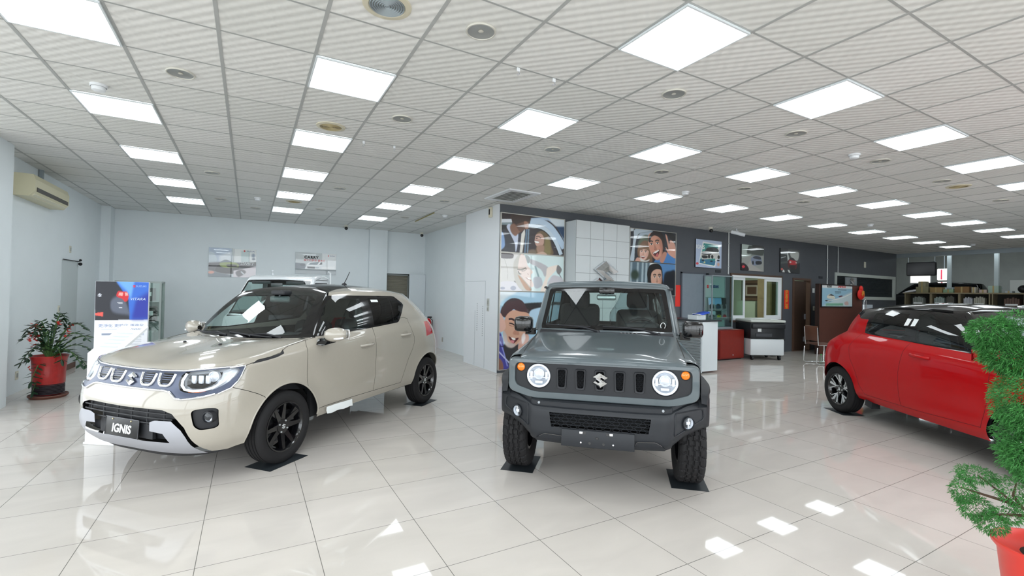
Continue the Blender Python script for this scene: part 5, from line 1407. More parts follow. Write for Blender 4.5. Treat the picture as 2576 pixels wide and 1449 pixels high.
# ---------------------------------------------------------------- white pickup cab behind the beige car
def build_truck():
    top = thing('pickup_truck', 'white small cab truck standing behind the beige hatchback', 'truck', (.49, 9.80, 0), -2.094)
    B = Body(); w = .715; r = .055
    prof = np.array([(.60, .36), (.66, .42), (.67, .60), (.655, .85), (.60, .99), (.50, 1.07), (.30, 1.325), (.12, 1.555), (.03, 1.665), (-.02, 1.710), (-.12, 1.752), (-.30, 1.782), (-.50, 1.79), (-.68, 1.782), (-.76, 1.755), (-.80, 1.70), (-.81, 1.3), (-.81, .80), (-.80, .36)])
    P3 = cm(np.stack([prof[:, 0], np.zeros(len(prof)), prof[:, 1]], 1), 5); t = np.gradient(P3, axis=0); t /= np.linalg.norm(t, axis=1)[:, None]
    nrm = np.stack([t[:, 2], 0 * t[:, 0], -t[:, 0]], 1)
    def tum(p): return (p[0], p[1] * (1 - .125 * max(0, p[2] - 1.0) / .8) if p[1] else 0.0, p[2])
    G = []
    for i in range(len(P3)):
        row = [(P3[i][0] - .06 * (v ** 3) * max(0, nrm[i][0]), v * (w - r), P3[i][2]) for v in np.linspace(0, 1, 16)]
        e = np.array(row[-1])
        for a in np.linspace(.2, pi / 2, 6): row.append((e[0] + nrm[i][0] * -r * (1 - cos(a)) , e[1] + r * sin(a), e[2] - nrm[i][2] * r * (1 - cos(a))))
        G.append([tum(p) for p in row])
    B.grids([np.array(G)])
    # flat side as strips between the front and rear outline
    edge = np.array([g[-1] for g in G]); k = int(np.argmax(edge[:, 2])); zs = np.linspace(.37, edge[k][2] - .002, 40)
    fr = edge[:k + 1]; rr = edge[k:][::-1]; side = []
    for z in zs:
        xf = np.interp(z, fr[:, 2], fr[:, 0]); xr = np.interp(z, np.maximum.accumulate(rr[:, 2]), rr[:, 0]); row = []
        for u in np.linspace(0, 1, 12): row.append(tum((xf + (xr - xf) * u, w + .012 * sin(pi * u), z)))
        side.append(row)
    B2 = Body(); B2.grids([np.array(side)]).finish(); B.finish()
    B.cut('screen_border', 'front', rpoly([(-.05, 1.05), (.66, 1.05), (.595, 1.672), (-.05, 1.69)], .03), where=lambda c: c.x > -.03)
    B.cut('windscreen', 'front', rpoly([(-.05, 1.09), (.63, 1.09), (.568, 1.645), (-.05, 1.66)], .03), where=lambda c: c.x > -.03, only=['screen_border'])
    B.cut('rear_glass', 'rear', rpoly([(-.05, 1.2), (.52, 1.2), (.50, 1.6), (-.05, 1.6)], .03), where=lambda c: c.x < -.7, only=['skin'])
    B2.cut('door', 'side', rpoly([(.38, .40), (.52, .9), (.46, 1.06), (.02, 1.60), (-.10, 1.69), (-.70, 1.70), (-.73, 1.2), (-.70, .40)], .05))
    B2.cut('glass', 'side', rpoly([(.36, 1.10), (.02, 1.535), (-.08, 1.635), (-.64, 1.64), (-.66, 1.10)], .035), only=['door'])
    P = lambda b, rg, n, m, **k_: b.part(rg, n, m, top, **k_)
    P(B, 'skin', 'cab', M_CARWHITE); P(B, 'screen_border', 'windscreen_border', M_BLACKP); P(B, 'windscreen', 'windscreen', M_GLASS); P(B, 'rear_glass', 'rear_window', M_GLASS)
    for s_ in 'LR':
        P(B2, 'skin', 'cab_side', M_CARWHITE, sides=s_); P(B2, 'door', 'door', M_CARWHITE, sides=s_); P(B2, 'glass', 'door_window', M_GLASS, sides=s_)
    for s_ in 'LR': B2.seam(B2.border(['door'], ['skin', 'glass']), 'panel_gap', M_SEAM, top, .009, .001, s_)
    B.part('skin', 'cab_lining', M_DARK, top, push=lambda p, n: p - n * .03)
    MB().box(-.75, .55, -.66, .66, .5, .56).build('cabin_floor', M_DARK, top)
    d = MB().prism([(.56, .6), (.54, 1.04), (.26, 1.07), (.2, .95), (.3, .6)], 'y', -.64, .64); d.build('dashboard', M_BLACKM, top)
    steering(top, .14, .36, 1.05, .9)
    for y in (.34, -.34):
        seat_ = MB().box(-.45, .05, y - .24, y + .24, .7, .82, bev=.05).box(-.62, -.47, y - .24, y + .24, .8, 1.36, rot=(0, -.1, 0), bev=.06).box(-.66, -.56, y - .13, y + .13, 1.38, 1.54, bev=.04); seat_.build('seat', M_SEAT, top)
    MB().box(.07, .10, -.11, .11, 1.55, 1.62, bev=.015).build('inside_mirror', mat('mirror back', '#5c6263', .3), top)
    for y in (.32, -.32): MB().box(-.0, .05, y - .17, y + .17, 1.60, 1.66, bev=.01).build('sun_visor', mat('grey visor', '#4a4e50', .8), top)
    for sg in (1,):
        m = MB(); m.tube([(.50, sg * .70, 1.12), (.52, sg * .80, 1.16), (.47, sg * .83, 1.42), (.40, sg * .74, 1.48)], .012, 8); m.box(.45, .50, sg * .83 - .06, sg * .83 + .06, 1.2, 1.40, bev=.02); m.build('door_mirror', M_BLACKM, top)
        m = MB(); m.lathe([(.07, 0), (.055, .02), (.0001, .03)], 20, 'x', (.655, sg * .52, .80)); m.build('headlamp', M_LAMPW, top)
    MB().box(.62, .70, -.66, .66, .36, .56, bev=.04).build('front_bumper', M_CARWHITE, top)
    bed = MB().box(-2.68, -.86, -.70, .70, .66, .70).box(-2.68, -.86, .66, .70, .70, .96).box(-2.68, -.86, -.70, -.66, .70, .96).box(-2.72, -2.68, -.70, .70, .66, .96); bed.build('cargo_bed', M_CARWHITE, top)
    rk = MB()
    for y in (-.60, .60): rk.tube([(-.90, y, .70), (-.90, y, 1.80), (-.90, y, 1.86), (-.86, y - (.02 if y > 0 else -.02), 1.885)], .018, 8)
    for y in (-.3, 0, .3): rk.tube([(-.90, y, .70), (-.90, y, 1.72)], .01, 8)
    for z in (1.0, 1.72): rk.tube([(-.90, -.60, z), (-.90, .60, z)], .016, 8)
    rk.build('guard_frame', M_CARWHITE, top)
    for (x, sg) in ((.25, 1), (.25, -1), (-1.65, 1), (-1.65, -1)): wheel(top, 'wheel', (x, sg * .62, .275), .275, .15, .16, 'steel', side=sg)
    MB().box(-2.6, .5, -.35, .35, .34, .5).build('chassis', M_WELL, top)
    B.bm.free(); B2.bm.free(); return top
build_truck()
far_car('parked_car', 'dark car parked in the workshop behind the shelves', (23.2, 9.05, 0.80), radians(90), M_BLKPAINT)
far_car('parked_car', 'tall white car at the right edge behind the red hatchback', (11.9, .75, 0), radians(-128), M_CARWHITE).scale = (1.03, 1.03, 1.06)
# ================================================================ PRINTED PANELS
def homog(src):
    """crop corners TL,TR,BR,BL -> unit square"""
    A = []
    for (x, y), (u, v) in zip(src, ((0, 0), (1, 0), (1, 1), (0, 1))):
        A.append([x, y, 1, 0, 0, 0, -u * x, -u * y, -u]); A.append([0, 0, 0, x, y, 1, -v * x, -v * y, -v])
    return np.linalg.svd(np.array(A, float))[2][-1].reshape(3, 3)
class Art:
    """a print painted as soft flat shapes on a fine grid of colour points"""
    def __init__(s, nx, ny, base, corners=None):
        s.nx, s.ny = nx, ny; s.ss = 2
        s.H = homog(corners) if corners else np.eye(3)
        u = (np.arange((nx + 1) * 2) + .5) / ((nx + 1) * 2); v = (np.arange((ny + 1) * 2) + .5) / ((ny + 1) * 2)
        s.U, s.V = np.meshgrid(u, v); s.C = np.zeros(s.U.shape + (3,)); s.C[:] = lin(base)
        s.asp = nx / ny
    def pt(s, p):
        q = s.H @ np.array([p[0], p[1], 1.0]); return q[0] / q[2], q[1] / q[2]
    @staticmethod
    def blur(M, r):
        r = int(r)
        if r < 1: return M
        for _ in range(2):
            for ax in (0, 1):
                P = np.concatenate([np.repeat(np.take(M, [0], ax), r + 1, ax), M, np.repeat(np.take(M, [-1], ax), r, ax)], ax); c = np.cumsum(P, ax)
                n = M.shape[ax]; M = (np.take(c, np.arange(2 * r + 1, 2 * r + 1 + n), ax) - np.take(c, np.arange(0, n), ax)) / (2 * r + 1)
        return M
    def poly(s, pts, col, soft=0, smooth=True, a=1.0):
        if smooth and len(pts) > 3: pts = fine(pts, 5)
        P = [s.pt(p) for p in pts]; M = np.zeros(s.U.shape, bool); n = len(P); j = n - 1
        for i in range(n):
            xi, yi = P[i]; xj, yj = P[j]
            if abs(yi - yj) > 1e-12:
                k = ((yi > s.V) != (yj > s.V)) & (s.U < (xj - xi) * (s.V - yi) / (yj - yi) + xi); M ^= k
            j = i
        m = s.blur(M.astype(float), soft * s.nx / 100 if soft else 0) * a
        s.C = s.C * (1 - m[..., None]) + np.array(lin(col)) * m[..., None]; return s
    def ell(s, c, r, col, rot=0, soft=0, a=1.0):
        return s.poly([(c[0] + r[0] * cos(t) * cos(rot) - r[1] * sin(t) * sin(rot), c[1] + r[0] * cos(t) * sin(rot) + r[1] * sin(t) * cos(rot)) for t in np.linspace(0, 2 * pi, 25)[:-1]], col, soft, False, a)
    def line(s, pts, w, col, soft=0, a=1.0, smooth=True):
        P = [np.array(p, float) for p in pts]
        if smooth and len(P) > 2: P = [q[:2] for q in cm(np.array([(p[0], p[1], 0) for p in P]), 5)]
        L, R = [], []
        for i in range(len(P)):
            d = P[min(i + 1, len(P) - 1)] - P[max(i - 1, 0)]; d = d / (np.linalg.norm(d) + 1e-9); n = np.array([-d[1], d[0]]) * w / 2
            L.append(tuple(P[i] + n)); R.append(tuple(P[i] - n))
        return s.poly(L + R[::-1], col, soft, False, a)
    def grad(s, c0, c1, vert=True, v0=0, v1=1):
        t = np.clip(((s.V if vert else s.U) - v0) / (v1 - v0), 0, 1)[..., None]; s.C = np.array(lin(c0)) * (1 - t) + np.array(lin(c1)) * t; return s
    def grain(s, amt, cells):
        N = np.repeat(np.repeat(np.random.default_rng(3).random((s.C.shape[0] // cells + 1, s.C.shape[1] // cells + 1)), cells, 0), cells, 1)[:s.C.shape[0], :s.C.shape[1]]
        s.C = s.C * (1 + amt * (s.blur(N, cells // 2) - .5)[..., None]); return s
    def face(s, c, w, h, skin, hair, turn=0.0, tilt=0.0, smile=1.0, shade=None):
        """simple smiling face: c centre, w/h half sizes, turn shifts the features sideways"""
        ct, st = cos(tilt), sin(tilt)
        def T(x, y): return (c[0] + w * x * ct - h * y * st, c[1] + w * x * st + h * y * ct)
        dk = shade or '#7d4a36'; k = turn
        s.poly([T(*p) for p in ((-.78, -.5), (-.5, -1), (.5, -1), (.78, -.5), (.8, .1), (.6, .65), (.2, 1.0), (-.2, 1.0), (-.6, .65), (-.8, .1))], skin, 1)
        s.poly([T(*p) for p in ((.35, -.6), (.8, -.4), (.8, .3), (.45, .85), (.5, .2))], dk, 3, a=.35)
        for e in (-.36, .36):
            x = e + k
            s.line([T(x - .22, -.36), T(x, -.44), T(x + .22, -.36)], h * .09, hair, .5); s.ell(T(x, -.2), (w * .15, h * .065), '#f3ece6'); s.ell(T(x, -.2), (w * .07, h * .07), '#241a16')
            s.line([T(x - .18, -.24), T(x, -.29), T(x + .18, -.24)], h * .04, '#3a2822')
        s.poly([T(k - .02, -.2), T(k + .2, .22), T(k - .16, .24)], dk, 1.2, a=.45).line([T(k - .15, .22), T(k, .27), T(k + .17, .22)], h * .05, dk, .5, a=.8).poly([T(-.6, .05), T(-.2, .1), T(-.3, .4), T(-.6, .3)], '#e07a6a', 3, a=.22).poly([T(.6, .05), T(.25, .1), T(.3, .4), T(.6, .3)], '#e07a6a', 3, a=.22)
        s.poly([T(k - .40, .42), T(k, .46), T(k + .40, .40), T(k + .25, .68), T(k, .76), T(k - .25, .68)], '#7a2a2a', .5)
        s.poly([T(k - .34, .44), T(k, .48), T(k + .34, .42), T(k + .2, .56), T(k - .2, .58)], '#fbf7f2', .4)
        return s
    def mesh(s, name, w, h, parent, material, org=(0, 0, 0)):
        """print in the xz plane, facing -y, centred"""
        C = s.C.reshape(s.ny + 1, 2, s.nx + 1, 2, 3).mean((1, 3))
        xs = np.linspace(-w / 2, w / 2, s.nx + 1); zs = np.linspace(h / 2, -h / 2, s.ny + 1); X, Z = np.meshgrid(xs, zs)
        V = np.stack([X + org[0], np.full_like(X, org[1]), Z + org[2]], -1).reshape(-1, 3)
        i = np.arange(s.ny)[:, None] * (s.nx + 1) + np.arange(s.nx)[None]; F = np.stack([i, i + s.nx + 1, i + s.nx + 2, i + 1], -1).reshape(-1, 4)
        me = bpy.data.meshes.new(name); me.vertices.add(len(V)); me.vertices.foreach_set('co', V.ravel())
        me.loops.add(F.size); me.loops.foreach_set('vertex_index', F.ravel()); me.polygons.add(len(F)); me.polygons.foreach_set('loop_start', np.arange(0, F.size, 4)); me.polygons.foreach_set('loop_total', np.full(len(F), 4))
        at = me.color_attributes.new('print', 'FLOAT_COLOR', 'POINT'); at.data.foreach_set('color', np.concatenate([C.reshape(-1, 3), np.ones((len(V), 1))], 1).astype(np.float32).ravel())
        me.update(); me.validate(); me.materials.append(material); return link(name, me, parent)
def print_mat(name, rough, coat):
    m = bpy.data.materials.new(name); m.use_nodes = True; nt = m.node_tree; p = nt.nodes['Principled BSDF']
    a = nt.nodes.new('ShaderNodeVertexColor'); a.layer_name = 'print'; nt.links.new(a.outputs['Color'], p.inputs['Base Color'])
    p.inputs['Roughness'].default_value = rough; p.inputs['Coat Weight'].default_value = coat; p.inputs['Coat Roughness'].default_value = .01; p.inputs['Coat IOR'].default_value = 1.5; return m
M_PRINTG = print_mat('glossy print', .3, 1.0); M_PRINTM = print_mat('matt print', .5, 0.0)
M_FRAME = mat('brushed aluminium frame', '#c6c4bd', .3, .7)
M_BOARDE = mat('dark board edge', '#17181b', .5)
M_ACRYL = mat('clear acrylic edge', '#c8d2d6', .1)

def letter(parent, txt, size, at, m, name='lettering', shear=0, bold=0, align='CENTER', flip='y', spacing=1.0):
    """flat lettering facing -y"""
    V, F = text_mesh(txt, size, 0, align, shear, bold, spacing)
    return MB().add([(x + at[0], at[1], y + at[2]) for x, y, z in V], F).build(name, m, parent, fix=False)
def board(label, cat, group, cx, cz, w, h, art, y, edge=M_BOARDE, th=.03, frame=None, mat_=M_PRINTG, name='wall_poster'):
    t = thing(name, label, cat, (cx, y, cz), 0, group)
    MB().box(-w / 2, w / 2, -th, -.001, -h / 2, h / 2).build('board', edge, t)
    art.mesh('print', w - (.0 if frame else .004), h - (.0 if frame else .004), t, mat_, (0, -th - .0015, 0))
    if frame:
        f = MB(); a, b, k = w / 2, h / 2, frame
        for x0, x1, z0, z1 in ((-a - k, -a, -b - k, b + k), (a, a + k, -b - k, b + k), (-a, a, b, b + k), (-a, a, -b - k, -b)): f.box(x0, x1, -th - .012, 0, z0, z1)
        f.build('frame', M_FRAME, t)
    return t
SKIN, SKIN2, HAIRD, HAIRB = '#d9a88a', '#eec9b0', '#2a1c1a', '#6a4a34'

# upper left: man leaning to a woman in a car
A = Art(230, 120, '#31262a', [(130, 70), (2060, 265), (2050, 1370), (120, 1240)])
A.poly([(120, 260), (440, 255), (450, 360), (120, 372)], '#e4ebf3', smooth=False).poly([(120, 372), (450, 360), (440, 430), (120, 620)], '#8fa2a8', 2, False)
A.poly([(120, 430), (330, 430), (280, 560), (120, 620)], '#1d2022', 1, False)
A.poly([(1000, 300), (1250, 270), (1560, 290), (1830, 460), (2000, 800), (2090, 1000), (2090, 200), (1500, 180), (1000, 230)], '#b5cde8', 1, False)
A.poly([(1540, 200), (2080, 230), (2080, 470), (1800, 470), (1700, 380)], '#dfeaf2', 2, False).poly([(1790, 470), (2080, 470), (2080, 900), (1950, 720)], '#2b4668', 2, False)
A.line([(850, 440), (1150, 470), (1400, 520), (1620, 680), (1800, 960), (1960, 1330)], 120, '#cfe0ee', .6).line([(1000, 320), (1350, 340), (1600, 470), (1850, 780), (2060, 1130)], 170, '#c3d9ee', .8)
A.line([(900, 500), (1150, 530), (1380, 590), (1560, 740), (1740, 1000), (1900, 1370)], 40, '#12161b', .4)
A.poly([(150, 650), (330, 620), (520, 900), (560, 1300), (130, 1300)], '#333842', 1).poly([(620, 690), (740, 680), (700, 1260), (560, 1260)], '#2a3040', 1, False)
A.poly([(110, 670), (200, 720), (240, 1050), (150, 1170), (110, 1150)], '#8fb2e0', 1)
A.poly([(290, 490), (400, 420), (560, 740), (640, 690), (620, 1050), (570, 1250), (540, 1000), (420, 740)], '#cfd9ee', .5)
A.poly([(400, 450), (560, 400), (760, 560), (650, 690), (545, 770), (420, 640)], '#8a6350', 1)
A.poly([(450, 130), (960, 170), (990, 320), (930, 470), (940, 560), (850, 560), (700, 640), (560, 450), (460, 330)], '#6b4a3c', 1).poly([(450, 110), (970, 150), (1000, 320), (830, 330), (640, 400), (560, 420), (450, 300)], '#3b2a24', 1)
A.poly([(820, 330), (930, 360), (950, 520), (880, 570), (830, 480)], '#a87a64', 1.2)
A.poly([(690, 1270), (740, 700), (840, 560), (850, 700), (770, 1270)], '#e8e6df', .6, False).line([(900, 560), (850, 1280)], 50, '#5d7a92', .5).line([(960, 560), (930, 1280)], 40, '#7c97ab', .5)
A.poly([(1180, 760), (1260, 640), (1400, 620), (1560, 760), (1640, 1050), (1700, 1330), (1150, 1340), (1200, 1100)], '#6e5a3c', 1.2).poly([(1480, 850), (1620, 900), (1640, 1300), (1450, 1250)], '#85784a', 2)
A.poly([(1190, 720), (1330, 690), (1420, 800), (1420, 1000), (1320, 1080), (1210, 1070), (1150, 960), (1150, 850)], '#c8a090', .8)
A.line([(1190, 790), (1240, 770), (1300, 790)], 26, '#4a342c').ell((1210, 840), (26, 14), '#2c2020').ell((1320, 820), (30, 14), '#2c2020')
A.poly([(1150, 900), (1280, 930), (1250, 980), (1160, 960)], '#fbfaf6', .3).line([(1140, 900), (1290, 925)], 14, '#8c4038')
A.poly([(1220, 1080), (1420, 1050), (1420, 1250), (1250, 1280)], '#a8846f', 1.5).poly([(980, 1200), (1150, 1180), (1180, 1320), (950, 1320)], '#7a6a58', 2)
A.poly([(1200, 1300), (1380, 1240), (1500, 1290), (1500, 1340), (1200, 1340)], '#c9a894', 1)
board('framed photo print of a man leaning toward a smiling woman in a car', 'poster', 'people photo prints beside the white column', 4.875, 2.675, 1.46, .735, A, YB, frame=.014)
# middle left: woman at the wheel, pale
A = Art(220, 120, '#dcdad6', [(125, 75), (2250, 190), (2230, 1440), (95, 1365)])
A.poly([(860, 110), (2260, 190), (2260, 1450), (1000, 1450)], '#d9ecec', 1, False).poly([(1100, 280), (1700, 560), (1600, 900), (1450, 640), (1080, 420)], '#bdbcc0', 1).line([(1260, 520), (1380, 900), (1480, 1200)], 60, '#8fa9ae', .6)
A.poly([(1200, 940), (1450, 920), (1500, 1200), (1260, 1290)], '#bbc0c8', 1).poly([(120, 80), (500, 110), (545, 200), (470, 275), (120, 255)], '#4a4346', .6)
A.line([(250, 300), (340, 640), (350, 1000)], 8, '#9a9792').poly([(120, 1080), (520, 1060), (740, 1200), (800, 1370), (95, 1370)], '#e2e0e6', .8).ell((530, 1280), (95, 75), '#a9adc0', 0, .6).ell((180, 1280), (80, 45), '#a9adc0', 0, .6)
A.line([(560, 1040), (740, 1160), (850, 1360)], 40, '#55524f', 1)
A.poly([(740, 120), (560, 370), (540, 700), (600, 1050), (800, 1340), (1150, 1360), (1000, 1100), (720, 800), (660, 640), (850, 260), (900, 140)], '#c7c3ba', .8).poly([(680, 820), (900, 1040), (1120, 1350), (960, 1350), (800, 1100)], '#b98a66', 1)
A.poly([(780, 130), (950, 230), (1010, 500), (1180, 720), (1120, 830), (1130, 960), (1210, 1180), (1140, 1260), (980, 1100), (780, 840), (680, 640)], '#f0ddd4', .6)
A.line([(660, 640), (800, 650), (960, 590)], 55, '#8f8a80', .5).line([(800, 700), (900, 690), (980, 620)], 18, '#77736a').line([(690, 700), (740, 790), (800, 800)], 40, '#7c786f', .6)
A.line([(1000, 780), (1040, 820)], 22, '#b08a82', .5).line([(940, 920), (1040, 990), (1120, 1020)], 16, '#a9746c', .3).poly([(990, 930), (1120, 930), (1110, 990), (1040, 980)], '#fffaf6', .4)
A.poly([(930, 160), (1060, 200), (1090, 340), (1020, 440), (960, 300)], '#8f9c9c', .8)
A.poly([(1620, 900), (1660, 620), (1780, 540), (2030, 490), (2010, 620), (1840, 820), (1700, 1000), (1600, 1440), (1430, 1430)], '#f3e6da', .6).poly([(2040, 480), (2180, 640), (2080, 820), (1990, 690)], '#7d7a7a', .6).line([(2090, 800), (2190, 990)], 30, '#77787c', .5).poly([(1750, 1000), (1900, 840), (2200, 960), (2210, 1200), (1700, 1180)], '#c9c6cc', 1)
board('framed pale photo print of a woman driving, under the couple print', 'poster', 'people photo prints beside the white column', 4.875, 1.925, 1.46, .72, A, YB, frame=.014)
# lower left: laughing boy at a car
A = Art(210, 210, '#a8cfe6', [(45, 45), (1190, 45), (1190, 1385), (35, 1395)])
A.poly([(40, 40), (330, 45), (180, 140), (80, 220), (40, 300)], '#dfeaf0', 3).poly([(420, 260), (640, 230), (1190, 215), (1190, 300), (740, 330), (560, 430), (480, 330)], '#1f2224', 1).poly([(560, 430), (760, 320), (1190, 300), (1190, 800), (700, 820)], '#b7d9ee', 1)
A.poly([(40, 1000), (300, 950), (700, 1000), (1190, 900), (1190, 1395), (35, 1395)], '#20232a', 2)
A.poly([(40, 760), (110, 870), (130, 1110), (230, 1385), (110, 1385), (40, 1200)], '#3a3f9c', 1).line([(60, 900), (110, 1050), (190, 1340)], 20, '#8d97e0', .6).line([(40, 1080), (130, 1180), (240, 1300)], 20, '#c5caf0', .6).line([(50, 980), (130, 1000)], 16, '#191c4a', .6)
A.poly([(60, 430), (80, 320), (160, 210), (270, 155), (400, 180), (480, 260), (540, 430), (420, 440), (330, 380), (280, 350), (200, 450), (130, 490)], '#3a2c30', .8)
A.poly([(140, 500), (260, 370), (400, 390), (560, 440), (560, 680), (480, 850), (360, 960), (250, 1015), (150, 940), (110, 780)], '#d6a890', .8).poly([(110, 720), (170, 800), (200, 920), (330, 960), (260, 1020), (150, 960)], '#c7bcb8', 1.6)
A.line([(200, 520), (260, 520), (340, 570)], 34, '#33262a', .4).line([(210, 590), (260, 600), (310, 630)], 22, '#2d2022', .3).line([(200, 620), (250, 640), (300, 645)], 8, '#8a6252', .3)
A.line([(430, 540), (500, 520), (550, 540)], 30, '#33262a', .4).line([(430, 610), (490, 600), (540, 610)], 20, '#2d2022', .3)
A.poly([(300, 720), (360, 700), (390, 790), (340, 800), (280, 780)], '#c08b74', 1).poly([(205, 820), (290, 860), (380, 850), (330, 920), (280, 945), (225, 880)], '#5d2226', .4).poly([(250, 840), (320, 860), (310, 890), (270, 875)], '#fdfaf5', .3).poly([(240, 890), (300, 900), (290, 940), (250, 925)], '#d98a92', .5)
A.poly([(45, 420), (110, 500), (150, 620), (140, 690), (80, 740), (45, 700)], '#e2b8a8', .8).poly([(380, 950), (430, 830), (480, 760), (550, 800), (560, 900), (470, 1020), (380, 1060)], '#d6a898', .8).poly([(430, 830), (480, 770), (500, 860), (450, 960)], '#ece4e2', 1).poly([(40, 1200), (100, 1260), (120, 1385), (40, 1390)], '#8a6252', 1)
board('tall framed print of a laughing boy, lowest left of the white column', 'poster', 'people photo prints beside the white column', 4.875, .805, 1.46, 1.48, A, YB, frame=.014)
# upper right: girl and laughing man in a car window
A = Art(210, 120, '#2a2e38', [(60, 40), (1180, 155), (1160, 915), (60, 835)])
A.poly([(60, 40), (150, 50), (140, 110), (60, 120)], '#dfe8ee', 1, False).poly([(190, 60), (600, 100), (320, 150), (230, 240), (180, 500), (160, 830), (70, 820), (120, 500), (150, 250)], '#c6d6e2', .8).poly([(300, 150), (620, 110), (560, 190), (230, 300)], '#b4c6d4', 1.5, False)
A.poly([(250, 480), (330, 260), (480, 210), (520, 400), (480, 560)], '#5f6b58', 2)
A.poly([(240, 640), (260, 500), (380, 350), (500, 380), (560, 560), (600, 840), (500, 845), (290, 760)], '#7d5e46', 1).face((400, 650), 130, 170, '#eec3b0', '#5a4030', turn=-.12, tilt=.12, shade='#b57a66')
A.poly([(250, 620), (270, 500), (390, 420), (500, 500), (520, 600), (440, 560), (340, 560)], '#8a6a50', 1).poly([(290, 760), (420, 830), (530, 800), (480, 850), (310, 850)], '#dfe0dd', 1.2)
A.poly([(190, 830), (230, 760), (290, 770), (310, 850), (190, 850)], '#d9a896', 1)
A.poly([(490, 330), (520, 220), (620, 120), (780, 120), (890, 280), (880, 480), (860, 700), (700, 300), (560, 300), (540, 480)], '#2c211f', .8)
A.poly([(640, 860), (690, 780), (920, 640), (980, 640), (1170, 800), (1170, 920), (640, 880)], '#4a86c8', .8, False).poly([(780, 830), (860, 640), (950, 640), (920, 760), (850, 890)], '#c9907a', 1)
A.face((680, 480), 205, 330, '#dd9f86', '#2f2220', turn=-.10, tilt=-.16, shade='#8a4a3a')
A.poly([(500, 340), (530, 210), (620, 115), (780, 115), (890, 270), (880, 440), (830, 350), (760, 260), (650, 215), (570, 270), (540, 380)], '#2c211f', .8)
A.poly([(640, 640), (760, 560), (770, 620), (720, 740), (660, 690)], '#4f1c1c', .4).poly([(645, 620), (750, 570), (745, 600), (670, 650)], '#fdfaf6', .3).poly([(680, 700), (735, 640), (740, 720), (700, 740)], '#c9686a', .6)
A.poly([(620, 700), (700, 800), (820, 700), (850, 480), (820, 700), (740, 810), (660, 770)], '#5a3a30', 1.6, a=.6)
A.poly([(920, 200), (960, 230), (1010, 420), (1040, 330), (1120, 380), (1160, 480), (1170, 760), (1080, 740), (980, 650), (920, 500), (990, 560)], '#e0a894', .8)
A.poly([(900, 130), (1080, 150), (1170, 260), (1170, 350), (1040, 300), (960, 180)], '#1a1b1f', 1)
board('framed print of a girl and a laughing man, right of the white column', 'poster', 'people photo prints beside the white column', 8.15, 2.668, 1.46, .73, A, YB, frame=.014)
# lower right: boy in front of blue sky (mostly hidden by the grey car)
A = Art(200, 120, '#5a8cc0', [(55, 850), (1165, 925), (1150, 1760), (55, 1760)])
A.poly([(55, 850), (560, 880), (620, 1760), (55, 1760)], '#5f7480', 3, False)
for x in (100, 260, 380, 470): A.line([(x, 870), (x - 10, 1300), (x - 15, 1500)], 46, '#a9bcc4', 1, smooth=False)
A.ell((190, 1220), (110, 140), '#33463a', 0, 4).poly([(920, 1140), (1040, 1100), (1165, 1120), (1165, 1760), (860, 1760), (880, 1300)], '#191d26', 3).poly([(560, 890), (640, 860), (720, 920), (560, 960)], '#e9ecea', 2)
A.poly([(500, 1320), (490, 1150), (540, 970), (660, 905), (790, 940), (850, 1080), (860, 1300), (860, 1700), (560, 1700)], '#1c1718', .8).face((710, 1330), 160, 300, '#d8ae98', '#2a1f1e', turn=.1)
A.poly([(490, 1230), (530, 1000), (660, 905), (790, 940), (850, 1090), (780, 1060), (680, 1070), (600, 1150), (560, 1280)], '#1c1718', .6)
A.poly([(500, 1640), (900, 1640), (1000, 1760), (420, 1760)], '#7a8ea0', 1)
board('framed print of a dark-haired boy under blue sky, behind the grey car roof', 'poster', 'people photo prints beside the white column', 8.15, 1.915, 1.46, .74, A, YB, frame=.014)

# ---- three product boards high on the slate wall
A = Art(150, 110, '#b9c9e4', [(110, 90), (685, 155), (665, 765), (100, 730)])
A.poly([(265, 150), (660, 235), (530, 735), (170, 655)], '#eef2f4', .3, False).poly([(285, 190), (605, 250), (505, 700), (190, 640)], '#3f9a94', .3, False).poly([(200, 560), (260, 540), (540, 600), (520, 690), (190, 640)], '#3b7fa2', .6, False)
A.poly([(310, 370), (360, 300), (480, 285), (590, 320), (590, 400), (300, 390)], '#3a4044', .6).poly([(350, 360), (385, 310), (470, 305), (480, 380)], '#23282a', .6).poly([(240, 400), (320, 375), (480, 390), (600, 400), (630, 470), (620, 560), (500, 540), (300, 560), (235, 540)], '#d8d9d5', .6).poly([(250, 400), (440, 410), (430, 460), (260, 450)], '#55585a', .8).poly([(250, 470), (360, 480), (360, 530), (260, 530)], '#23262a', .8)
for c in ((470, 500), (400, 495), (610, 510)): A.ell(c, (26, 42), '#26282b', 0, .4)
A.ell((265, 580), (30, 20), '#1d2a33', 0, 1).ell((450, 600), (30, 16), '#1d2a33', 0, 1).ell((600, 585), (32, 18), '#1d2a33', 0, 1).ell((140, 650), (30, 28), '#d8505a', 0, 1).ell((600, 670), (28, 40), '#d8b0a0', 0, 1.5).poly([(270, 640), (310, 590), (320, 650)], '#c9cf9a', .6, False)
t = board('light blue poster with a beige car, leftmost of three high on slate wall', 'poster', 'product posters high on the slate wall', 10.085, 2.612, .985, .70, A, YB, edge=M_BOARDE)
letter(t, 'IGNIS', .13, (-.32, -.0335, .155), M_PAPER, bold=.003)
A = Art(150, 110, '#7d8a84', [(1140, 205), (1640, 265), (1605, 830), (1110, 795)])
A.poly([(1140, 205), (1370, 225), (1350, 440), (1300, 520), (1130, 520)], '#b9c9c2', 2, False).poly([(1250, 420), (1290, 260), (1360, 240), (1640, 270), (1620, 430), (1560, 480), (1360, 440)], '#38423d', 3).poly([(1380, 230), (1640, 270), (1630, 330), (1380, 310)], '#22201f', 2, False)
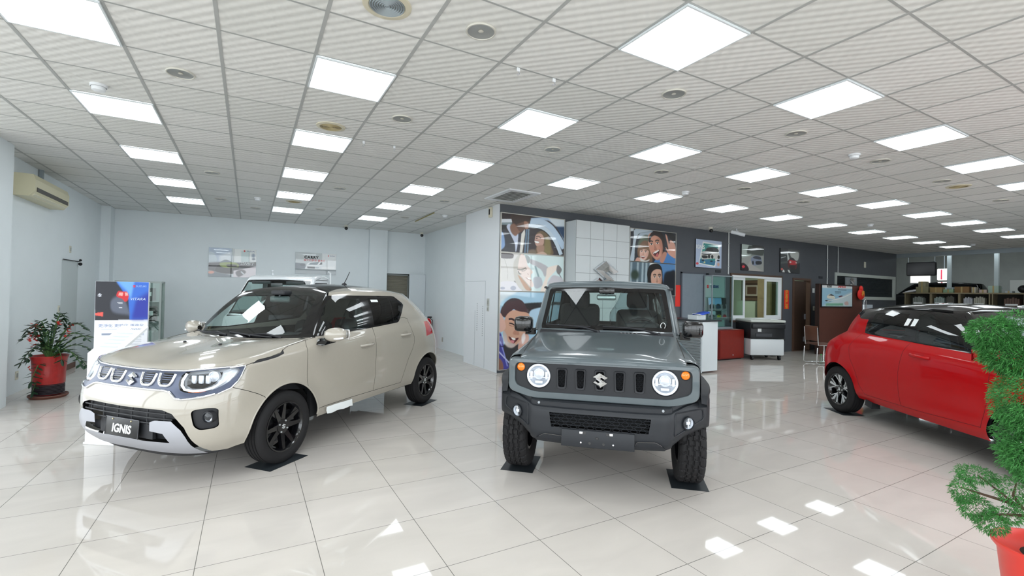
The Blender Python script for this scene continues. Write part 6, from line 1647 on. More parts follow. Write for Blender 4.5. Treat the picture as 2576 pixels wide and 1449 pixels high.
A.poly([(1130, 520), (1340, 470), (1620, 480), (1605, 830), (1110, 800)], '#a3a6a2', 2, False).poly([(1200, 800), (1280, 640), (1340, 560), (1400, 700), (1600, 830)], '#b7b5b0', 3, False).poly([(1110, 795), (1120, 640), (1200, 650), (1270, 740), (1260, 805)], '#2a2026', 1.5).ell((1160, 715), (36, 28), '#e03a48', 0, 1)
A.poly([(1330, 560), (1360, 500), (1450, 470), (1540, 490), (1570, 560), (1560, 660), (1480, 680), (1380, 690), (1345, 640)], '#8794ac', .8).poly([(1380, 510), (1440, 480), (1540, 500), (1550, 560), (1420, 540)], '#333b48', .8).poly([(1440, 600), (1560, 600), (1560, 660), (1450, 670)], '#20242c', 1).ell((1375, 630), (18, 45), '#15171b', 0, .5)
board('poster of a grey car on a wet road, middle of three on slate wall', 'poster', 'product posters high on the slate wall', 11.885, 2.608, .98, .70, A, YB, edge=M_BOARDE)
A = Art(150, 110, '#565b5c', [(2010, 305), (2450, 350), (2425, 880), (1985, 850)])
A.poly([(2010, 310), (2180, 320), (2170, 600), (2000, 620)], '#3a3f42', 2, False).line([(2020, 420), (2150, 440)], 30, '#8b9396', .6).line([(2010, 530), (2120, 500)], 14, '#dfe6e8', .4).poly([(2150, 430), (2170, 400), (2200, 550), (2160, 600)], '#d9dfde', .5, False)
A.poly([(2230, 420), (2410, 400), (2400, 560), (2330, 600), (2260, 540)], '#c9d0ca', 2).poly([(2000, 660), (2200, 640), (2200, 860), (1985, 850)], '#3a3b40', 2, False).poly([(2240, 700), (2440, 640), (2425, 880), (2180, 870)], '#1e2126', 2, False).poly([(2160, 690), (2170, 590), (2220, 560), (2330, 580), (2370, 610), (2370, 690), (2330, 780), (2200, 760)], '#6a1a1e', .8).poly([(2190, 610), (2220, 575), (2320, 590), (2360, 630), (2340, 680), (2220, 680)], '#d01f2a', .8).poly([(2210, 560), (2240, 520), (2300, 540), (2320, 590)], '#2a1a20', .8)
A.ell((2220, 625), (22, 20), '#f3d9d4', 0, .8).ell((2350, 635), (14, 20), '#f3d9d4', 0, .8).poly([(2200, 700), (2330, 710), (2300, 790), (2210, 770)], '#2a1518', 1).ell((2025, 780), (24, 26), '#d86a64', 0, 1).poly([(2030, 850), (2050, 790), (2075, 800), (2085, 855)], '#e3e6e4', .5, False).poly([(2150, 795), (2190, 800), (2220, 865), (2180, 865)], '#e3e6e4', .5, False)
board('poster of a red car on a grey street, rightmost of three on slate wall', 'poster', 'product posters high on the slate wall', 13.64, 2.622, .975, .69, A, YB, edge=M_BOARDE)
# ---- two boards on the back wall
A = Art(180, 130, '#cfd6da', [(110, 95), (1005, 135), (995, 720), (110, 660)])
A.poly([(110, 95), (530, 115), (520, 390), (110, 380)], '#b4c3d6', 3, False).poly([(300, 260), (540, 180), (540, 390), (300, 380)], '#e1e8ee', 5, False).poly([(110, 200), (200, 210), (260, 360), (110, 380)], '#c3d0d8', 2)
A.poly([(540, 110), (1005, 135), (1000, 400), (540, 390)], '#e3e7e6', 1, False).line([(530, 110), (530, 390)], 14, '#8fa0a8', .3, smooth=False).line([(562, 110), (560, 390)], 10, '#77868e', .3, smooth=False)
A.poly([(700, 160), (850, 150), (860, 400), (700, 390)], '#c3d3d3', 1.5, False).line([(855, 170), (855, 390)], 14, '#93a6a8', .4).ell((940, 260), (35, 45), '#8494a8', 0, 3).ell((945, 330), (35, 25), '#5a6878', 0, 2)
A.poly([(110, 390), (330, 380), (560, 400), (1000, 400), (1000, 480), (560, 620), (300, 600), (110, 540)], '#4b4a4e', 3, False).poly([(230, 540), (330, 430), (640, 480), (640, 560), (540, 620), (330, 600)], '#2a2726', 1.5)
A.poly([(320, 400), (380, 345), (450, 345), (520, 395)], '#6e7a80', 1).poly([(320, 400), (500, 390), (620, 410), (660, 470), (600, 500), (440, 500), (330, 470)], '#8a9a4a', 1).poly([(440, 430), (600, 440), (620, 490), (460, 490)], '#3a3a30', 1.2).poly([(700, 400), (1000, 390), (990, 470), (680, 500)], '#332f33', 1.5, False)
A.poly([(110, 550), (330, 600), (520, 640), (520, 720), (110, 665)], '#68737c', 2, False).ell((160, 580), (55, 26), '#e39a86', 0, 1.5).poly([(560, 560), (990, 490), (995, 720), (560, 700)], '#e2d9de', 1.5, False).poly([(600, 590), (720, 540), (800, 600), (660, 690)], '#6b6468', 2).line([(700, 580), (760, 640)], 22, '#dfe6ea', .6)
t = board('wide poster of a green car on a city street, on the back wall', 'poster', 'posters on the pale back wall', -.36, 2.130, 1.0, .70, A, YW, edge=M_ACRYL, th=.02)
letter(t, 'SWIFT', .10, (.30, -.0235, -.015), M_PAPER, shear=.25, bold=.002); letter(t, 'SUZUKI', .05, (.38, -.0235, .30), mat('blue print', '#22407c', .4)); MB().add(place(s_emblem(.05, .0008)[0], (.24, -.0225, .30), (1, 0, 0), (0, 0, 1)), s_emblem(.05, .0008)[1]).build('logo_print', mat('red print', '#d02530', .4), t)
A = Art(180, 130, '#cdd3d4', [(1715, 180), (2475, 230), (2465, 720), (1710, 700)])
A.poly([(1715, 180), (2210, 200), (2210, 720), (1710, 700)], '#c2c9cb', 2, False).poly([(2215, 205), (2480, 230), (2480, 720), (2215, 720)], '#e6e9ea', .5, False).poly([(1710, 440), (1900, 460), (1920, 580), (1710, 590)], '#5a6672', 2.5, False).ell((1850, 490), (50, 30), '#46505a', 0, 2)
A.poly([(1920, 500), (1980, 430), (2160, 405), (2240, 430), (2240, 600), (1920, 620)], '#e9ecee', .8).poly([(1955, 485), (2000, 440), (2160, 415), (2120, 490)], '#6f8088', .6, False).poly([(2155, 490), (2190, 425), (2215, 430), (2215, 480)], '#333a40', .5, False).poly([(1935, 530), (2080, 535), (2080, 580), (1940, 575)], '#30343a', .8, False).ell((2120, 555), (40, 18), '#b9c2c8', 0, .8).poly([(2200, 540), (2440, 520), (2440, 600), (2200, 610)], '#f3f4f4', .6, False).poly([(1710, 590), (2475, 600), (2475, 720), (1710, 700)], '#8f989c', 2, False)
t = board('wide poster of a white pickup truck with bold lettering, on the back wall', 'poster', 'posters on the pale back wall', 1.525, 2.205, 1.0, .56, A, YW, edge=M_ACRYL, th=.02)
letter(t, 'CARRY', .095, (-.12, -.0235, .155), mat('black print', '#15171a', .4), bold=.005, spacing=1.2); letter(t, '龐大的夢想 盡休行', .064, (-.04, -.0235, .075), mat('red print', '#d02530', .4)); letter(t, 'SUZUKI', .036, (.40, -.0235, .215), mat('blue print', '#22407c', .4))
MB().add(place(s_emblem(.036, .0008)[0], (.30, -.0225, .215), (1, 0, 0), (0, 0, 1)), s_emblem(.036, .0008)[1]).build('logo_print', mat('red print', '#d02530', .4), t)
# ================================================================ DISPLAY WALL, OFFICE FRONT
M_TILEC = mat('white cladding tile', '#c9cfd1', .3, noise=.01)
M_JOINT = mat('tile joint', '#8a9092', .6)
# white clad column with the chrome badge
col = MB().box(5.65, 7.08, 7.47, YB, .0, 3.01)
struct('wall_column', col, M_TILEC)
j = MB()
for x in (5.65, 6.013, 6.359, 6.717, 7.069): j.box(x - .004, x + .004, 7.4685, 7.472, 0, 3.012)
for z in (2.655, 2.307, 1.955, 1.60, 1.25, .9, .55, .2): j.box(5.65, 7.08, 7.4685, 7.472, z - .004, z + .004)
struct('trim_5', j, M_JOINT)
t = thing('wall_badge', 'large chrome emblem on the white clad column above the grey car', 'sign', (6.392, 7.47, 1.915))
V, F = s_emblem(.62, .10); MB().add([(x, y - .03, z) for x, y, z in V], F).build('emblem', M_CHROME, t)
MB().tube([(0, 0, .05), (0, -.04, .05)], .02).tube([(0, 0, -.05), (0, -.04, -.05)], .02).build('standoff', M_GREYMET, t)
# white block: flush door line, sensor, switches, faint lettering
M_LINE = mat('hairline joint', '#9aa1a6', .6)
d = MB().box(4.117, 4.1195, 8.40, 9.38, 1.752, 1.758).box(4.117, 4.1195, 8.395, 8.40, .02, 1.758).box(4.117, 4.1195, 8.86, 8.865, .02, 1.15)
struct('door_1', d, M_LINE)
t = thing('alarm_sensor', 'beige alarm box high on the white side block', 'sensor', (4.12, 8.19, 3.10)); MB().box(-.05, 0, -.05, .05, -.10, .10, bev=.012).build('case', mat('old beige plastic', '#d8d2bc', .4), t); MB().box(-.058, -.045, -.022, .022, -.05, .06, bev=.006).build('window', M_BOARDE, t)
def plate_switch(label, loc, rz, w=.075, h=.12, m=None, cat='switch', name='wall_switch', rocker=True):
    t = thing(name, label, cat, loc, rz); MB().box(-w / 2, w / 2, -.01, 0, -h / 2, h / 2, bev=.004).build('plate', m or mat('grey switch plate', '#b8bab4', .4), t)
    if rocker: MB().box(-w * .25, w * .25, -.014, -.008, -h * .25, h * .25, bev=.002).build('rocker', mat('switch rocker', '#9fa29e', .4), t)
    return t
plate_switch('upper grey switch on the white side block', (4.12, 8.262, 1.33), -pi / 2, .10, .15)
plate_switch('lower grey switch on the white side block', (4.12, 8.262, 1.20), -pi / 2, .09, .09)
t = thing('wall_lettering', 'faint small vertical lettering on the white side block', 'sign', (4.12, 8.62, .75)); mb = MB()
for y, z0, z1 in ((.14, .55, -.02), (-.12, .50, -.10)):
    z = z0
    while z > z1: mb.box(-.003, -.001, y - .014, y + .014, z - .022, z); z -= .045
mb.build('lettering', mat('faint grey print', '#aab0b4', .5), t)
plate_switch('wall outlet low on the corridor wall by the fire extinguisher', (4.5, 11.69, .26), -pi / 2, .08, .12, name='wall_outlet', cat='outlet')
# blue wall: conduits, vents, couplets, switches
def conduit(label, x, z0, z1, r=.016, y=YB - .02):
    t = thing('conduit_pipe', label, 'pipe', (x, y, 0)); MB().tube([(0, 0, z0), (0, 0, z1)], r, 10).build('pipe', mat('white conduit', '#d4d8d8', .4), t); b = MB()
    for z in np.arange(z0 + .2, z1, .6): b.box(-.03, .03, -.02, .02, z, z + .015)
    b.build('clip', M_GREYMET, t)
conduit('white conduit from ceiling to the office window', 10.87, 2.13, HC)
conduit('white conduit above the brown partition', 15.65, 1.96, HC, y=YB - .02)
conduit('thin white conduit beside the blind window', 16.28, 2.36, HC, .012)
for x, z, lab in ((10.48, 2.19, 'small dark wall vent under the beige car poster'), (15.30, 2.20, 'small dark wall vent right of the brown door')):
    t = thing('wall_vent', lab, 'vent', (x, YB, z)); MB().box(-.10, .10, -.015, 0, -.035, .035).build('frame', mat('dark vent', '#3d4147', .6), t); mb = MB()
    for k in range(4): mb.box(-.09, .09, -.02, -.012, -.026 + k * .016, -.020 + k * .016)
    mb.build('slats', mat('dark vent slat', '#2a2d31', .6), t)
def couplet(label, x, z0, z1, w, txt=None):
    t = thing('spring_couplet', label, 'banner', (x, YB, (z0 + z1) / 2)); h = z1 - z0; MB().box(-w / 2, w / 2, -.004, -.001, -h / 2, h / 2).build('paper', mat('red couplet paper', '#e0352c', .6), t)
    if txt:
        for i, c in enumerate(txt): letter(t, c, w * .62, (0, -.006, h / 2 - h * (i + .5) / len(txt)), mat('gold ink', '#e8a33c', .4), bold=.003)
couplet('plain red paper strip right of the laughing man print', 9.03, 1.28, 1.80, .20)
couplet('red couplet with gold characters between office window and brown door', 13.52, 1.23, 1.77, .24, '迎春接福')
for lab, x, z in (('white switch plate below the plain red strip', 9.27, 1.20), ('cream switch plate left of the brown partition', 14.95, 1.25), ('white socket near the floor beside the black bin', 13.34, .34)):
    plate_switch(lab, (x, YB, z), 0, .10, .13 if z > .5 else .08, mat('cream plate', '#d9d6c6', .4), cat='switch' if z > .5 else 'outlet', name='wall_switch' if z > .5 else 'wall_outlet')
t = thing('wall_sensor', 'small pale sensor strip high on the dark far wall', 'sensor', (18.0, YB, 2.72)); MB().box(-.05, .05, -.03, 0, -.10, .10, bev=.01).build('case', mat('cream plate', '#d9d6c6', .4), t)
# grey flush door left of the display case
M_DOORGREY = mat('slate blue door leaf', '#7b8690', .5, noise=.04)
t = tag(link('door_2', None, None, (9.60, YB, 0)), kind='structure'); MB().box(-.46, .39, -.02, 0, .01, 2.09).build('leaf', M_DOORGREY, t)
MB().box(.39, .50, -.03, 0, 0, 2.12).box(-.50, -.46, -.03, 0, 0, 2.12).box(-.50, .50, -.03, 0, 2.09, 2.13).build('frame', mat('dark door frame', '#4d535c', .5), t)
# office window with sliding sashes
t = tag(link('window_1', None, None, ((WX0 + WX1) / 2, YB, (WZ0 + WZ1) / 2)), kind='structure'); a, b_ = (WX1 - WX0) / 2, (WZ1 - WZ0) / 2; M_WF = mat('white window frame', '#e6ebee', .35)
def frame_rect(mb, x0, x1, z0, z1, k, y0, y1): mb.box(x0, x0 + k, y0, y1, z0, z1).box(x1 - k, x1, y0, y1, z0, z1).box(x0 + k, x1 - k, y0, y1, z1 - k, z1).box(x0 + k, x1 - k, y0, y1, z0, z0 + k); return mb
frame_rect(MB(), -a - .05, a + .05, -b_ - .05, b_ + .05, .05, -.03, .14).build('outer_frame', M_BROWN, t)
frame_rect(MB(), -a, a, -b_, b_, .055, -.035, .10).build('window_frame', M_WF, t)
for x0, x1, y in ((-a + .05, -a + .62, .02), (a - .74, a - .05, -.01)):
    s_ = frame_rect(MB(), x0, x1, -b_ + .055, b_ - .055, .07, y, y + .03).build('sash', M_WF, t); MB().box(x0 + .06, x1 - .06, y + .012, y + .016, -b_ + .11, b_ - .11).build('pane', glass('office pane', (.78, .88, .85), 1.5), s_)
# things seen in the office
A = Art(60, 44, '#6b5544'); A.poly([(.08, .1), (.92, .1), (.92, .9), (.08, .9)], '#4a382e', 0, False).poly([(.2, .22), (.8, .22), (.8, .78), (.2, .78)], '#b9b2a4', 0, False).poly([(.27, .3), (.73, .3), (.73, .7), (.27, .7)], '#5d4436', 0, False)
t = thing('framed_picture', 'brown framed picture on the office wall seen through the window', 'picture', (15.58, 10.25, 1.80), -pi / 2); MB().box(-.40, .40, -.04, 0, -.36, .36).build('frame', M_BROWN, t); A.mesh('print', .76, .66, t, M_PRINTM, (0, -.042, 0))
M_PW = mat('pale wood', '#9a8a68', .5, noise=.1); M_PG = mat('pale green steel', '#b4c4ae', .45)
t = thing('wooden_cabinet', 'tall wooden cabinet standing in the office behind the window', 'cabinet', (15.38, 9.57, 0), -pi / 2); MB().box(-.25, .25, -.18, .18, 0, 2.25).build('body', M_PW, t); MB().box(-.23, .23, -.2, -.18, .1, 1.5).build('door', M_PW, t); MB().box(-.23, .23, -.2, -.18, 1.54, 2.2).build('upper_door', M_PW, t)
t = thing('filing_cabinet', 'pale green steel cabinet under the picture in the office', 'cabinet', (15.38, 10.25, 0), -pi / 2); MB().box(-.36, .36, -.18, .18, 0, 1.42).build('body', M_PG, t)
for x0 in (-.35, .01): MB().box(x0, x0 + .34, -.19, -.18, .05, 1.38).build('door', M_PG, t)
t = thing('office_chair', 'dark office chair seen through the office window', 'chair', (14.2, 9.95, 0), .6); MB().box(-.25, .25, -.25, .25, .45, .53, bev=.03).build('seat', M_SEAT, t); MB().box(-.24, .24, .2, .27, .6, 1.18, bev=.05).build('backrest', M_SEAT, t); MB().tube([(0, 0, .06), (0, 0, .46)], .03).build('column', M_BLACKM, t); m = MB(); [m.tube([(0, 0, .09), (.28 * cos(a_), .28 * sin(a_), .03)], .02) for a_ in np.linspace(0, 2 * pi, 6)[:-1]]; m.build('base', M_BLACKM, t)
t = thing('ceiling_lamp', 'ceiling lamp inside the office room', 'ceiling light', (13.4, 9.6, 2.895)); MB().box(-.62, .62, -.32, .32, -.02, 0).build('frame', M_WHITE, t); MB().box(-.6, .6, -.3, .3, -.04, -.02).build('diffuser', mat('office lamp', '#ffffff', .5, emit='#f6fff4', estr=14), t)
# brown door, ajar
M_DOORB = mat('dark brown door', '#4b3a30', .4, noise=.08, nscale=12); M_DOORF = mat('brown door frame', '#5c463a', .45)
t = tag(link('door_3', None, None, ((DX0 + DX1) / 2, YB, 0)), kind='structure'); w2 = (DX1 - DX0) / 2
frame_rect(MB(), -w2 - .02, w2 + .02, -.05, DZ + .01, .06, -.03, .15).build('frame', M_DOORF, t)
o_ = MB().box(0, .72, -.02, .02, .01, 2.06).build('leaf', M_DOORB, t); o_.location = (-w2 + .04, .06, 0)
MB().box(.64, .68, -.05, -.02, .92, 1.08).tube([(.66, -.05, 1.0), (.60, -.06, 1.0)], .008).build('handle', M_SILVER, o_)
MB().box(.60, .70, -.045, -.02, .26, .40).build('lock', M_SILVER, o_)
MB().box(.55, .67, -.024, -.02, 1.72, 1.86).build('notice', M_PAPER, t)
# window with dark blinds
t = tag(link('window_2', None, None, ((VX0 + VX1) / 2, YB, (VZ0 + VZ1) / 2)), kind='structure'); a, b_ = (VX1 - VX0) / 2, (VZ1 - VZ0) / 2
frame_rect(MB(), -a - .03, a + .03, -b_ - .03, b_ + .03, .10, -.03, .12).build('window_frame', mat('pale green frame', '#c4ccc6', .45), t)
mb = MB()
for k in range(22): z = -b_ + .08 + k * (2 * b_ - .16) / 21; mb.box(-a + .07, a - .07, .03, .06, z - .012, z + .008, rot=(.5, 0, 0))
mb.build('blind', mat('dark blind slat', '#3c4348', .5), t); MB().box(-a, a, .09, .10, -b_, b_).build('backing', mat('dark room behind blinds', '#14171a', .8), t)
# glass display case on a red cabinet
t = thing('display_case', 'glass display case with car pictures on the red cabinet', 'display case', (10.295, 7.68, 0)); m = frame_rect(MB(), -.40, .40, .76, 2.07, .025, -.12, -.095); m2 = frame_rect(MB(), -.40, .40, .76, 2.07, .025, .095, .12); m.add(m2.v, m2.f)
for x in (-.40, .375):
    for z in (.76, 2.045): m.box(x, x + .025, -.095, .095, z, z + .025)
m.build('case_frame', M_GREYMET, t); MB().box(-.375, .375, -.110, -.106, .785, 2.045).build('front_pane', glass('case pane', (.80, .90, .88), 1.45), t); MB().box(-.395, .395, .105, .11, .785, 2.045).build('back_panel', mat('case back', '#9fb4b2', .3), t)
for z in (.99, 1.19, 1.52): MB().box(-.375, .375, -.09, .10, z - .006, z).build('shelf', glass('glass shelf', (.75, .88, .85), 1.45), t)
MB().box(-.22, -.13, .098, .103, 1.84, 1.86).build('logo_bar', mat('logo white', '#e6ecec', .4), t)
b = MB(); b.add(place(s_emblem(.09, .004)[0], (-.29, .092, 1.79), (1, 0, 0), (0, 0, 1)), s_emblem(.09, .004)[1]); b.build('logo_print', mat('red print', '#d02530', .4), t); letter(t, 'SUZUKI', .085, (-.02, .092, 1.79), mat('blue print', '#22407c', .4), bold=.004)
MB().box(-.41, .41, -.13, .13, .735, .762).build('case_base', M_GREYMET, t)
M_REDCAB = mat('dark red cabinet', '#7a241f', .4, noise=.05)
t = thing('red_cabinet', 'dark red low cabinet under the glass display case', 'cabinet', (10.33, 7.56, 0)); MB().box(-.47, .47, -.24, .26, .03, .733).build('body', M_REDCAB, t); MB().box(-.45, .45, -.255, -.24, .06, .71).build('door', mat('dark red door', '#822820', .38, noise=.05), t); MB().box(-.43, .43, -.2, .2, 0, .03).build('plinth', M_BOARDE, t); MB().ball((.02, -.265, .12), .015, 10, 8).build('knob', M_SILVER, t)
def leaflet(label, x, z, w, h, c1, c2, y=7.69, group='car pictures in the glass display case', rz=0):
    a_ = Art(40, 30, c1); a_.poly([(0, .55), (1, .5), (1, 1), (0, 1)], '#7c8488', 2, False).poly([(.15, .7), (.3, .5), (.65, .48), (.85, .68), (.8, .82), (.2, .84)], c2, 1).poly([(.32, .58), (.38, .52), (.62, .51), (.7, .62)], '#22272c', 1)
    t = thing('picture_card', label, 'picture', (x + .35, y, z), rz, group); MB().box(-w / 2, w / 2, .002, .006, -h / 2, h / 2).build('card', M_PAPER, t); a_.mesh('print', w, h, t, M_PRINTG, (0, 0, 0)); t.rotation_euler = (-.1, 0, rz)
leaflet('car picture, upper left in the glass display case', 9.70, 1.352, .22, .32, '#9cc6e6', '#30363a'); leaflet('car picture with white clouds, upper middle in the display case', 9.95, 1.352, .26, .32, '#7fb2dc', '#2c4258'); leaflet('black leaflet, upper right in the display case', 10.18, 1.352, .18, .32, '#1a1b1e', '#2a2c2e')
leaflet('car picture with white border, lower left in the display case', 9.72, 1.088, .27, .19, '#bcd3df', '#4c565a'); leaflet('green car picture, lower middle in the display case', 9.98, 1.085, .20, .185, '#2c3034', '#a8b43c'); leaflet('red car picture, lower right in the display case', 10.20, 1.088, .20, .19, '#8a9298', '#a8242a')
# copier, bin
t = thing('photocopier', 'black and white office copier below the office window', 'copier', (11.28, 7.22, 0), radians(-28)); M_CB = mat('copier black', '#1b1e22', .45); M_CW = mat('copier white', '#d3d9dc', .4)
MB().box(-.42, .42, -.36, .36, .12, .52, bev=.02).build('paper_cabinet', M_CW, t); MB().box(-.43, .43, -.37, .37, .53, .92, bev=.02).build('body', M_CB, t); MB().box(-.42, .40, -.45, -.37, .78, .90, bev=.02).build('control_panel', M_CB, t); MB().box(-.30, .10, -.385, -.37, .58, .66).build('tray', mat('copier tray', '#2c3036', .4), t); MB().box(-.44, .44, -.40, .37, .925, .99, bev=.025).build('scanner_lid', mat('copier lid', '#c3c9c2', .4), t)
for x in (-.34, .34):
    for y in (-.28, .28): MB().lathe([(.001, -.02), (.05, -.02), (.05, .02), (.001, .02)], 16, 'x', (x, y, .05)).box(x - .03, x + .03, y - .03, y + .03, .08, .12).build('caster', M_CB, t)
MB().box(-.25, -.16, -.373, -.371, .70, .78).build('sticker', M_PAPER, t)
t = thing('paper_stack', 'loose white papers lying on the copier lid', 'paper', (11.33, 7.22, .991), radians(-28)); MB().box(-.22, .10, -.12, .12, 0, .012).build('sheets', M_PAPER, t); MB().box(.12, .34, -.16, .02, 0, .008, rot=(0, 0, .3)).build('loose_sheet', M_PAPER, t)
t = thing('waste_bin', 'black plastic bin between the copier and the brown door', 'bin', (12.2, 7.50, 0)); MB().box(-.19, .19, -.20, .20, 0, .58, bev=.04).build('body', M_CB, t); MB().box(-.20, .20, -.21, .21, .585, .66, bev=.035).build('lid', M_CB, t); MB().box(.02, .08, -.212, -.198, .30, .46, bev=.01).build('label_plate', M_PAPER, t); MB().tube([(-.19, -.215, .60), (.0, -.22, .62), (.19, -.215, .60)], .009).build('rim_trim', M_SILVER, t)
t = thing('power_cord', 'black power cord running from the wall socket to the copier', 'cord', (13.34, YB - .03, .34)); MB().tube([(0, 0, 0), (-.08, -.05, -.05), (-.25, -.10, -.25), (-.42, -.08, -.32), (-.62, -.03, -.33)], .008, 6).box(-.025, .025, -.03, .012, -.02, .02).build('cord', M_BOARDE, t)
# white reception counter right of the grey car
t = thing('reception_counter', 'white counter with ribbed grey front right of the grey car', 'counter', (7.75, 6.30, 0), 0); M_CNT = mat('white counter laminate', '#dfe8ec', .35)
MB().box(.05, .55, -.10, .85, .04, 1.03).build('body', M_CNT, t); MB().box(-.02, .62, -.14, .90, 1.03, 1.06).build('top', mat('counter top', '#2b2e31', .3), t); MB().prism([(.05, .02), (.30, 1.02), (.05, 1.02)], 'y', -.13, -.10).build('slanted_panel', M_CNT, t); mb = MB()
for k in range(18): mb.tube([(.045, -.1, .06 + k * .055), (.045, .85, .06 + k * .055)], .024, 10)
mb.build('ribbed_front', mat('grey corrugated sheet', '#8f9699', .4, .3), t)
t = thing('paper_tray', 'white papers and blue folder on the reception counter', 'paper', (8.0, 6.45, 1.061)); MB().box(-.15, .12, -.10, .12, 0, .09).build('tray', M_CNT, t); MB().box(-.12, .10, -.12, .05, .092, .10, rot=(.1, .15, .2)).build('sheet', M_PAPER, t); MB().box(.0, .26, -.08, .12, .10, .135, rot=(.0, -.2, -.25)).build('folder', mat('blue folder', '#2450c0', .4), t); MB().box(.16, .38, -.02, .0, .102, .112).build('pen', M_BOARDE, t)
# brown partition with the map board
t = thing('partition_wall', 'brown free-standing partition carrying the light blue board', 'partition', (14.98, 7.15, 0)); M_PART = mat('brown partition', '#5a352b', .5, noise=.05); MB().box(-1.17, 1.20, -.04, .04, 0, 1.94).build('panel', M_PART, t); MB().box(-1.2, -1.17, -.05, .05, 0, 1.95).box(-1.2, 1.22, -.05, .05, 1.94, 1.96).build('edge', mat('dark brown edge', '#2e1d18', .5), t)
A = Art(110, 64, '#9cc8de', [(230, 400), (612, 400), (600, 655), (225, 645)])
A.poly([(230, 400), (612, 400), (612, 432), (230, 432)], '#e6e9ea', 0, False).poly([(320, 600), (600, 470), (605, 655), (225, 645)], '#cfe0e4', 4, False).poly([(270, 610), (480, 612), (480, 640), (270, 640)], '#7cba9c', 2, False).poly([(285, 530), (330, 500), (380, 540), (370, 560), (300, 555)], '#e6e3d4', .6).poly([(300, 520), (335, 500), (375, 525)], '#4c5558', .6, False).ell((300, 580), (40, 9), '#32262c', 0, .5).ell((450, 528), (28, 8), '#7a2634', -.2, .5).line([(290, 585), (470, 545), (600, 490)], 9, '#f4f4f0', .5).poly([(500, 600), (540, 590), (550, 630), (505, 632)], '#d8b9b4', .8).line([(380, 475), (460, 475)], 6, '#3a4a5c', .3).line([(380, 490), (455, 490)], 5, '#3a4a5c', .3).line([(420, 450), (530, 450)], 5, '#4a5a6c', .3)
t = thing('map_board', 'light blue pictorial board hanging on the brown partition', 'board', (14.71, 7.11, 1.63)); MB().box(-.84, .84, -.03, 0, -.32, .32).build('frame', M_BOARDE, t); A.mesh('print', 1.63, .59, t, M_PRINTG, (0, -.032, 0)); letter(t, 'SUZUKI', .075, (-.45, -.0345, .262), mat('black print', '#15171a', .4), bold=.003); letter(t, '新汽車交易公司', .062, (.22, -.0345, .262), mat('red print', '#d02530', .4), bold=.002)
t = thing('red_lantern', 'red hanging gourd ornament in front of the brown partition', 'ornament', (15.95, 7.05, 1.75)); MB().ball((0, -.01, -.05), (.20, .05, .16), 18, 12).ball((0, -.01, .12), (.10, .04, .09), 16, 10).build('body', mat('red felt', '#e02a22', .6), t); letter(t, '福', .17, (0, -.068, -.04), mat('gold ink', '#e8a33c', .4), bold=.004); MB().tube([(0, 0, .2), (0, 0, .22)], .01).build('loop', M_BOARDE, t)
t = thing('chrome_emblem', 'chrome emblem on a grey plate behind the brown partition', 'sign', (16.55, 7.55, 2.08)); MB().box(-.33, .33, .02, .05, -.24, .16).build('plate', mat('grey emblem plate', '#8b9296', .4), t); V, F = s_emblem(.30, .05); MB().add(place(V, (0, .01, 0), (1, 0, 0), (0, 0, 1)), F).build('emblem', M_CHROME, t); MB().box(-.02, .02, .01, .05, -2.08, -.24).box(-.2, .2, -.12, .18, -2.08, -2.05).build('stand', M_BLACKM, t)
# chrome tube chair with brown seat behind the red car
t = thing('chrome_chair', 'chrome tube chair with brown backrest by the brown partition', 'chair', (11.75, 6.00, 0), radians(62)); mb = MB()
for s_ in (-.23, .23): mb.tube([(s_, .25, .87), (s_, .22, .46), (s_, -.20, .46), (s_, -.24, .42), (s_, -.22, .03), (s_, .20, .02), (s_, .26, .06), (s_, .24, .40)], .013, 8)
mb.tube([(-.23, -.22, .03), (.23, -.22, .03)], .013, 8).build('tube_frame', M_CHROME, t); MB().box(-.22, .22, -.20, .22, .455, .50, bev=.015).build('seat', mat('brown seat', '#5a3a2e', .5), t); MB().box(-.22, .22, .215, .24, .55, .90, bev=.01, rot=(-.08, 0, 0)).build('backrest', mat('brown backrest', '#6a4534', .5), t)
t = thing('water_bottle', 'clear water bottle with green cap standing under the chrome chair', 'bottle', (11.80, 6.02, 0)); MB().lathe([(.001, 0), (.032, 0), (.034, .02), (.034, .15), (.015, .19), (.013, .205)], 18).build('bottle', glass('bottle plastic', (.8, .9, .85), 1.4), t); MB().lathe([(.016, .205), (.016, .23), (.001, .231)], 14).build('cap', mat('green cap', '#3fae4a', .4), t)
t = thing('magazine_rack', 'white scalloped sign rack behind the red car', 'rack', (15.45, 6.65, 0)); MB().box(-.25, .25, -.02, .02, .0, 1.40).build('panel', mat('pale sign', '#aab4bc', .4), t); m = MB(); [m.tube([(-.33, -.05, 0), (-.33, -.05, 1.38), (-.31, -.05, 1.52), (-.25, -.05, 1.55), (-.20, -.05, 1.5), (-.19, -.05, 0)], .012, 8)]; m.build('tube', M_CHROME, t)
# ================================================================ LEFT SIDE, BACK WALL, CEILING FITTINGS
# split air conditioner
M_CREAM = mat('aged cream plastic', '#d9d3b4', .4)
t = thing('air_conditioner', 'cream wall-mounted air conditioner high on the left wall', 'air conditioner', (XL, 9.36, 2.85)); m = MB()
m.prism([(.0, -.15), (.16, -.15), (.22, -.07), (.225, .08), (.20, .15), (0, .15)], 'y', -.68, .68); m.build('case', M_CREAM, t)
MB().box(.19, .228, -.62, .62, -.075, -.02).build('grille', mat('dark louvre', '#4a4740', .5), t); MB().box(.165, .20, -.62, .62, -.13, -.105, rot=(0, -.6, 0)).build('flap', mat('cream flap', '#e3dfc8', .4), t)
t = thing('conduit_pipe', 'grey cable trunk from the air conditioner up to the ceiling', 'pipe', (XL + .03, 9.55, 0)); MB().box(-.02, .02, -.03, .03, 3.0, HC).build('trunk', M_GREYMET, t)
